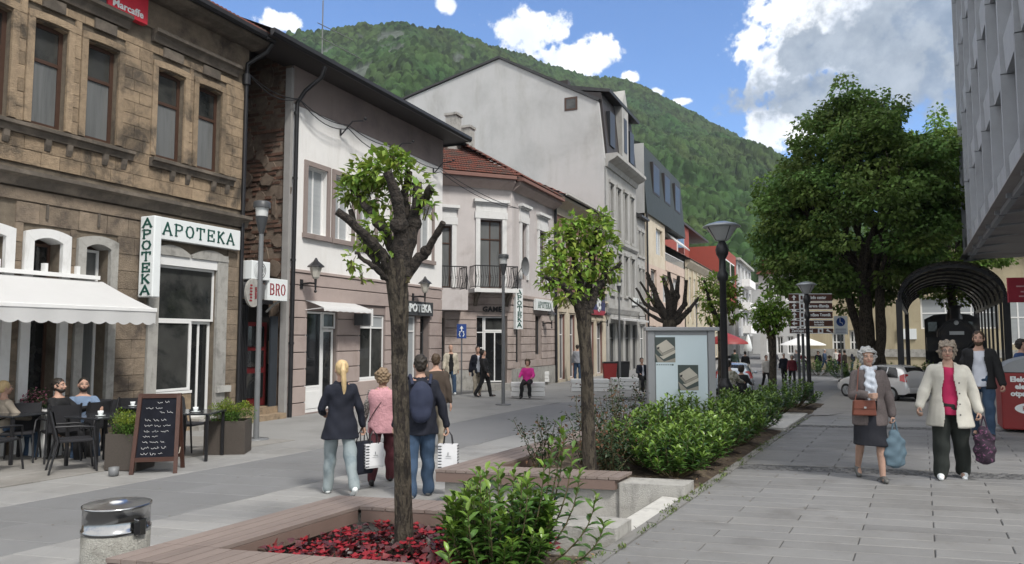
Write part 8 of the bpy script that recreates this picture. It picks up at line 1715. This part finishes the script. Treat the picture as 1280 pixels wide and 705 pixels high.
# --- cafe guests
def seat_guest(label, px, py, rot, wear, pose=None, H=1.74, fat=1.0, seed=1):
    q_ = gp(px, py, ZT); return person(label, (q_.x, q_.y, ZT-.02), face_cam(q_, rot), H, dict(sit, **(pose or {})), wear, True, fat, .010, seed=seed)
seat_guest('man in black jacket sitting with hand raised to his chin at the cafe table', 72, 572, 55, dict(jacket=blk, hem=-.08, trousers=blk, hair=h_dark, style='short', beard=h_dark), dict(armL=(45, 8, 60, 20)), 1.70, 1.0, 15)
seat_guest('dark bearded man in light blue shirt sitting at the cafe table by the wall', 101, 567, 8, dict(jacket=cloth('light blue shirt', (.15, .21, .31)), hem=-.08, puff=.014, trousers=jean2, hair=h_dark, style='buzz', beard=h_dark), dict(armL=(40, 14, 60, 20), armR=(40, 14, 60, 20)), 1.68, 1.0, 16)
seat_guest('blond woman in beige sweater seated at the left edge of the picture', 4, 574, 110, dict(jacket=cloth('beige sweater', (.30, .26, .21)), hem=-.08, trousers=jean2, hair=h_blond, style='pony'), None, 1.66, .95, 17)
# --- far figures
def farp(label, px, dep, H, rot, jk, tr, hr, pose=stand, style='short', z=None, fat=1.0, seed=1, group=None, seated=False):
    q_ = pt(px, 423, dep); z_ = gz(q_.x, q_.y) if z is None else z; return person(label, (q_.x, q_.y, z_), face_cam(q_, rot), H, pose, dict(jacket=jk, hem=-.12, trousers=tr, hair=hr, style=style), False, fat, .022, seed=seed, group=group)
grey_c = cloth('grey jacket', (.16, .16, .17)); red_c = cloth('maroon coat', (.13, .02, .03)); wht = cloth('pale jacket', (.45, .43, .40)); grn = cloth('dark green jacket', (.03, .05, .035)); blu = cloth('dull blue jacket', (.05, .08, .14))
farp('white haired person in maroon coat walking towards us before the sign posts', 989, 41.5, 1.66, 5, red_c, blk, h_grey, walk, 'curly', seed=20)
farp('grey haired person in dark coat just left behind the maroon coat', 979, 43.5, 1.72, 10, navy, blk, h_grey, walk2, seed=21)
farp('person in pale jacket with a black bag left of the round-headed tree trunk', 957, 39, 1.70, 20, wht, blk, h_brown, walk, seed=22)
farp('person in black walking away in the street right of the tall black lamp', 931, 47, 1.72, 180, blk, blk, h_dark, walk, seed=23)
farp('person in dark green jacket at the street beside the person in black', 918, 50, 1.70, 170, grn, jean2, h_dark, stand, seed=24)
bs = dict(sit, pelvis=.52)
q_ = pt(911, 423, 21.5); person('person in pale camouflage jacket sitting right of the tall lamp', (q_.x, q_.y, -.30), face_cam(q_, 150), 1.72, bs, dict(jacket=cloth('camouflage jacket', (.40, .38, .32), col2=(.16, .16, .11), c2=(.48, .55), c2scale=14), hem=-.08, trousers=blk, hair=h_dark, style='short'), False, 1.05, .018, seed=25)
q_ = pt(926, 423, 23.5); person('person in black sitting beside the camouflage jacket', (q_.x, q_.y, -.45), face_cam(q_, 165), 1.62, bs, dict(jacket=blk, hem=-.08, trousers=blk, hair=h_dark, style='bob'), False, 1.0, .018, seed=26)
crowd = [(1022, 56, navy, blk, h_dark), (1030, 58, blu, jean2, h_grey), (1037, 55, blk, blk, h_brown), (1044, 60, wht, jean2, h_dkbl), (1049, 57, red_c, blk, h_dark), (1058, 62, grey_c, blk, h_grey), (1066, 60, navy, jean2, h_brown), (1026, 66, wht, blk, h_dark), (1015, 63, grn, blk, h_dkbl), (1055, 52, brn, blk, h_dark), (995, 58, grey_c, jean2, h_grey), (1003, 70, red_c, blk, h_blond), (1072, 66, blu, blk, h_dark), (968, 55, grey_c, blk, h_dark)]
names = ['in navy', 'in dull blue with grey hair', 'in black with brown hair', 'in a pale jacket and jeans', 'in maroon', 'in grey with grey hair', 'in navy and jeans', 'in a pale jacket and black trousers', 'in dark green', 'in brown, nearest of the crowd', 'in grey and jeans beside the sign posts', 'in maroon with blond hair', 'in dull blue at the tree', 'in grey beyond the round-headed tree']
wheres = ['left of the sign posts', 'between the sign posts', 'right of the sign posts', 'under the brown signs', 'beside the wheelchair sign', 'near the linden trunk', 'left of the linden trunk', 'far behind', 'farther back', 'on the square', 'on the square', 'far back', 'trunk', 'trunk']
for i, (px, dep, jk, tr, hr) in enumerate(crowd): farp('distant person '+names[i]+', '+wheres[i], px, dep, 1.6+.02*(i*7 % 8), (i*67) % 360, jk, tr, hr, (stand, walk, sit if i % 3 == 2 else walk2)[i % 3] if i % 3 != 2 else dict(sit, pelvis=.5), 'short' if i % 2 else 'bob', seed=30+i, group='people on the square')
# --- pigeonless square: haze between the houses and the hills
bpy.data.scenes.remove(TMPS)
b = MB(); b.box(-3200, 3200, -3200, 6200, -3.0, 520.0); hz_ = b.build('haze', []) if False else None
hm = bpy.data.materials.new('thin valley haze'); hm.use_nodes = True; g = NT(hm.node_tree); g.n.remove(hm.node_tree.nodes['Principled BSDF'])
pv = g.add('ShaderNodeVolumePrincipled'); pv.inputs['Color'].default_value = (.80, .88, 1.0, 1); pv.inputs['Density'].default_value = .00010; pv.inputs['Anisotropy'].default_value = .2
g.l.new(pv.outputs[0], hm.node_tree.nodes['Material Output'].inputs['Volume'])
o = b.build('haze', hm, kind='stuff'); o.display_type = 'WIRE'
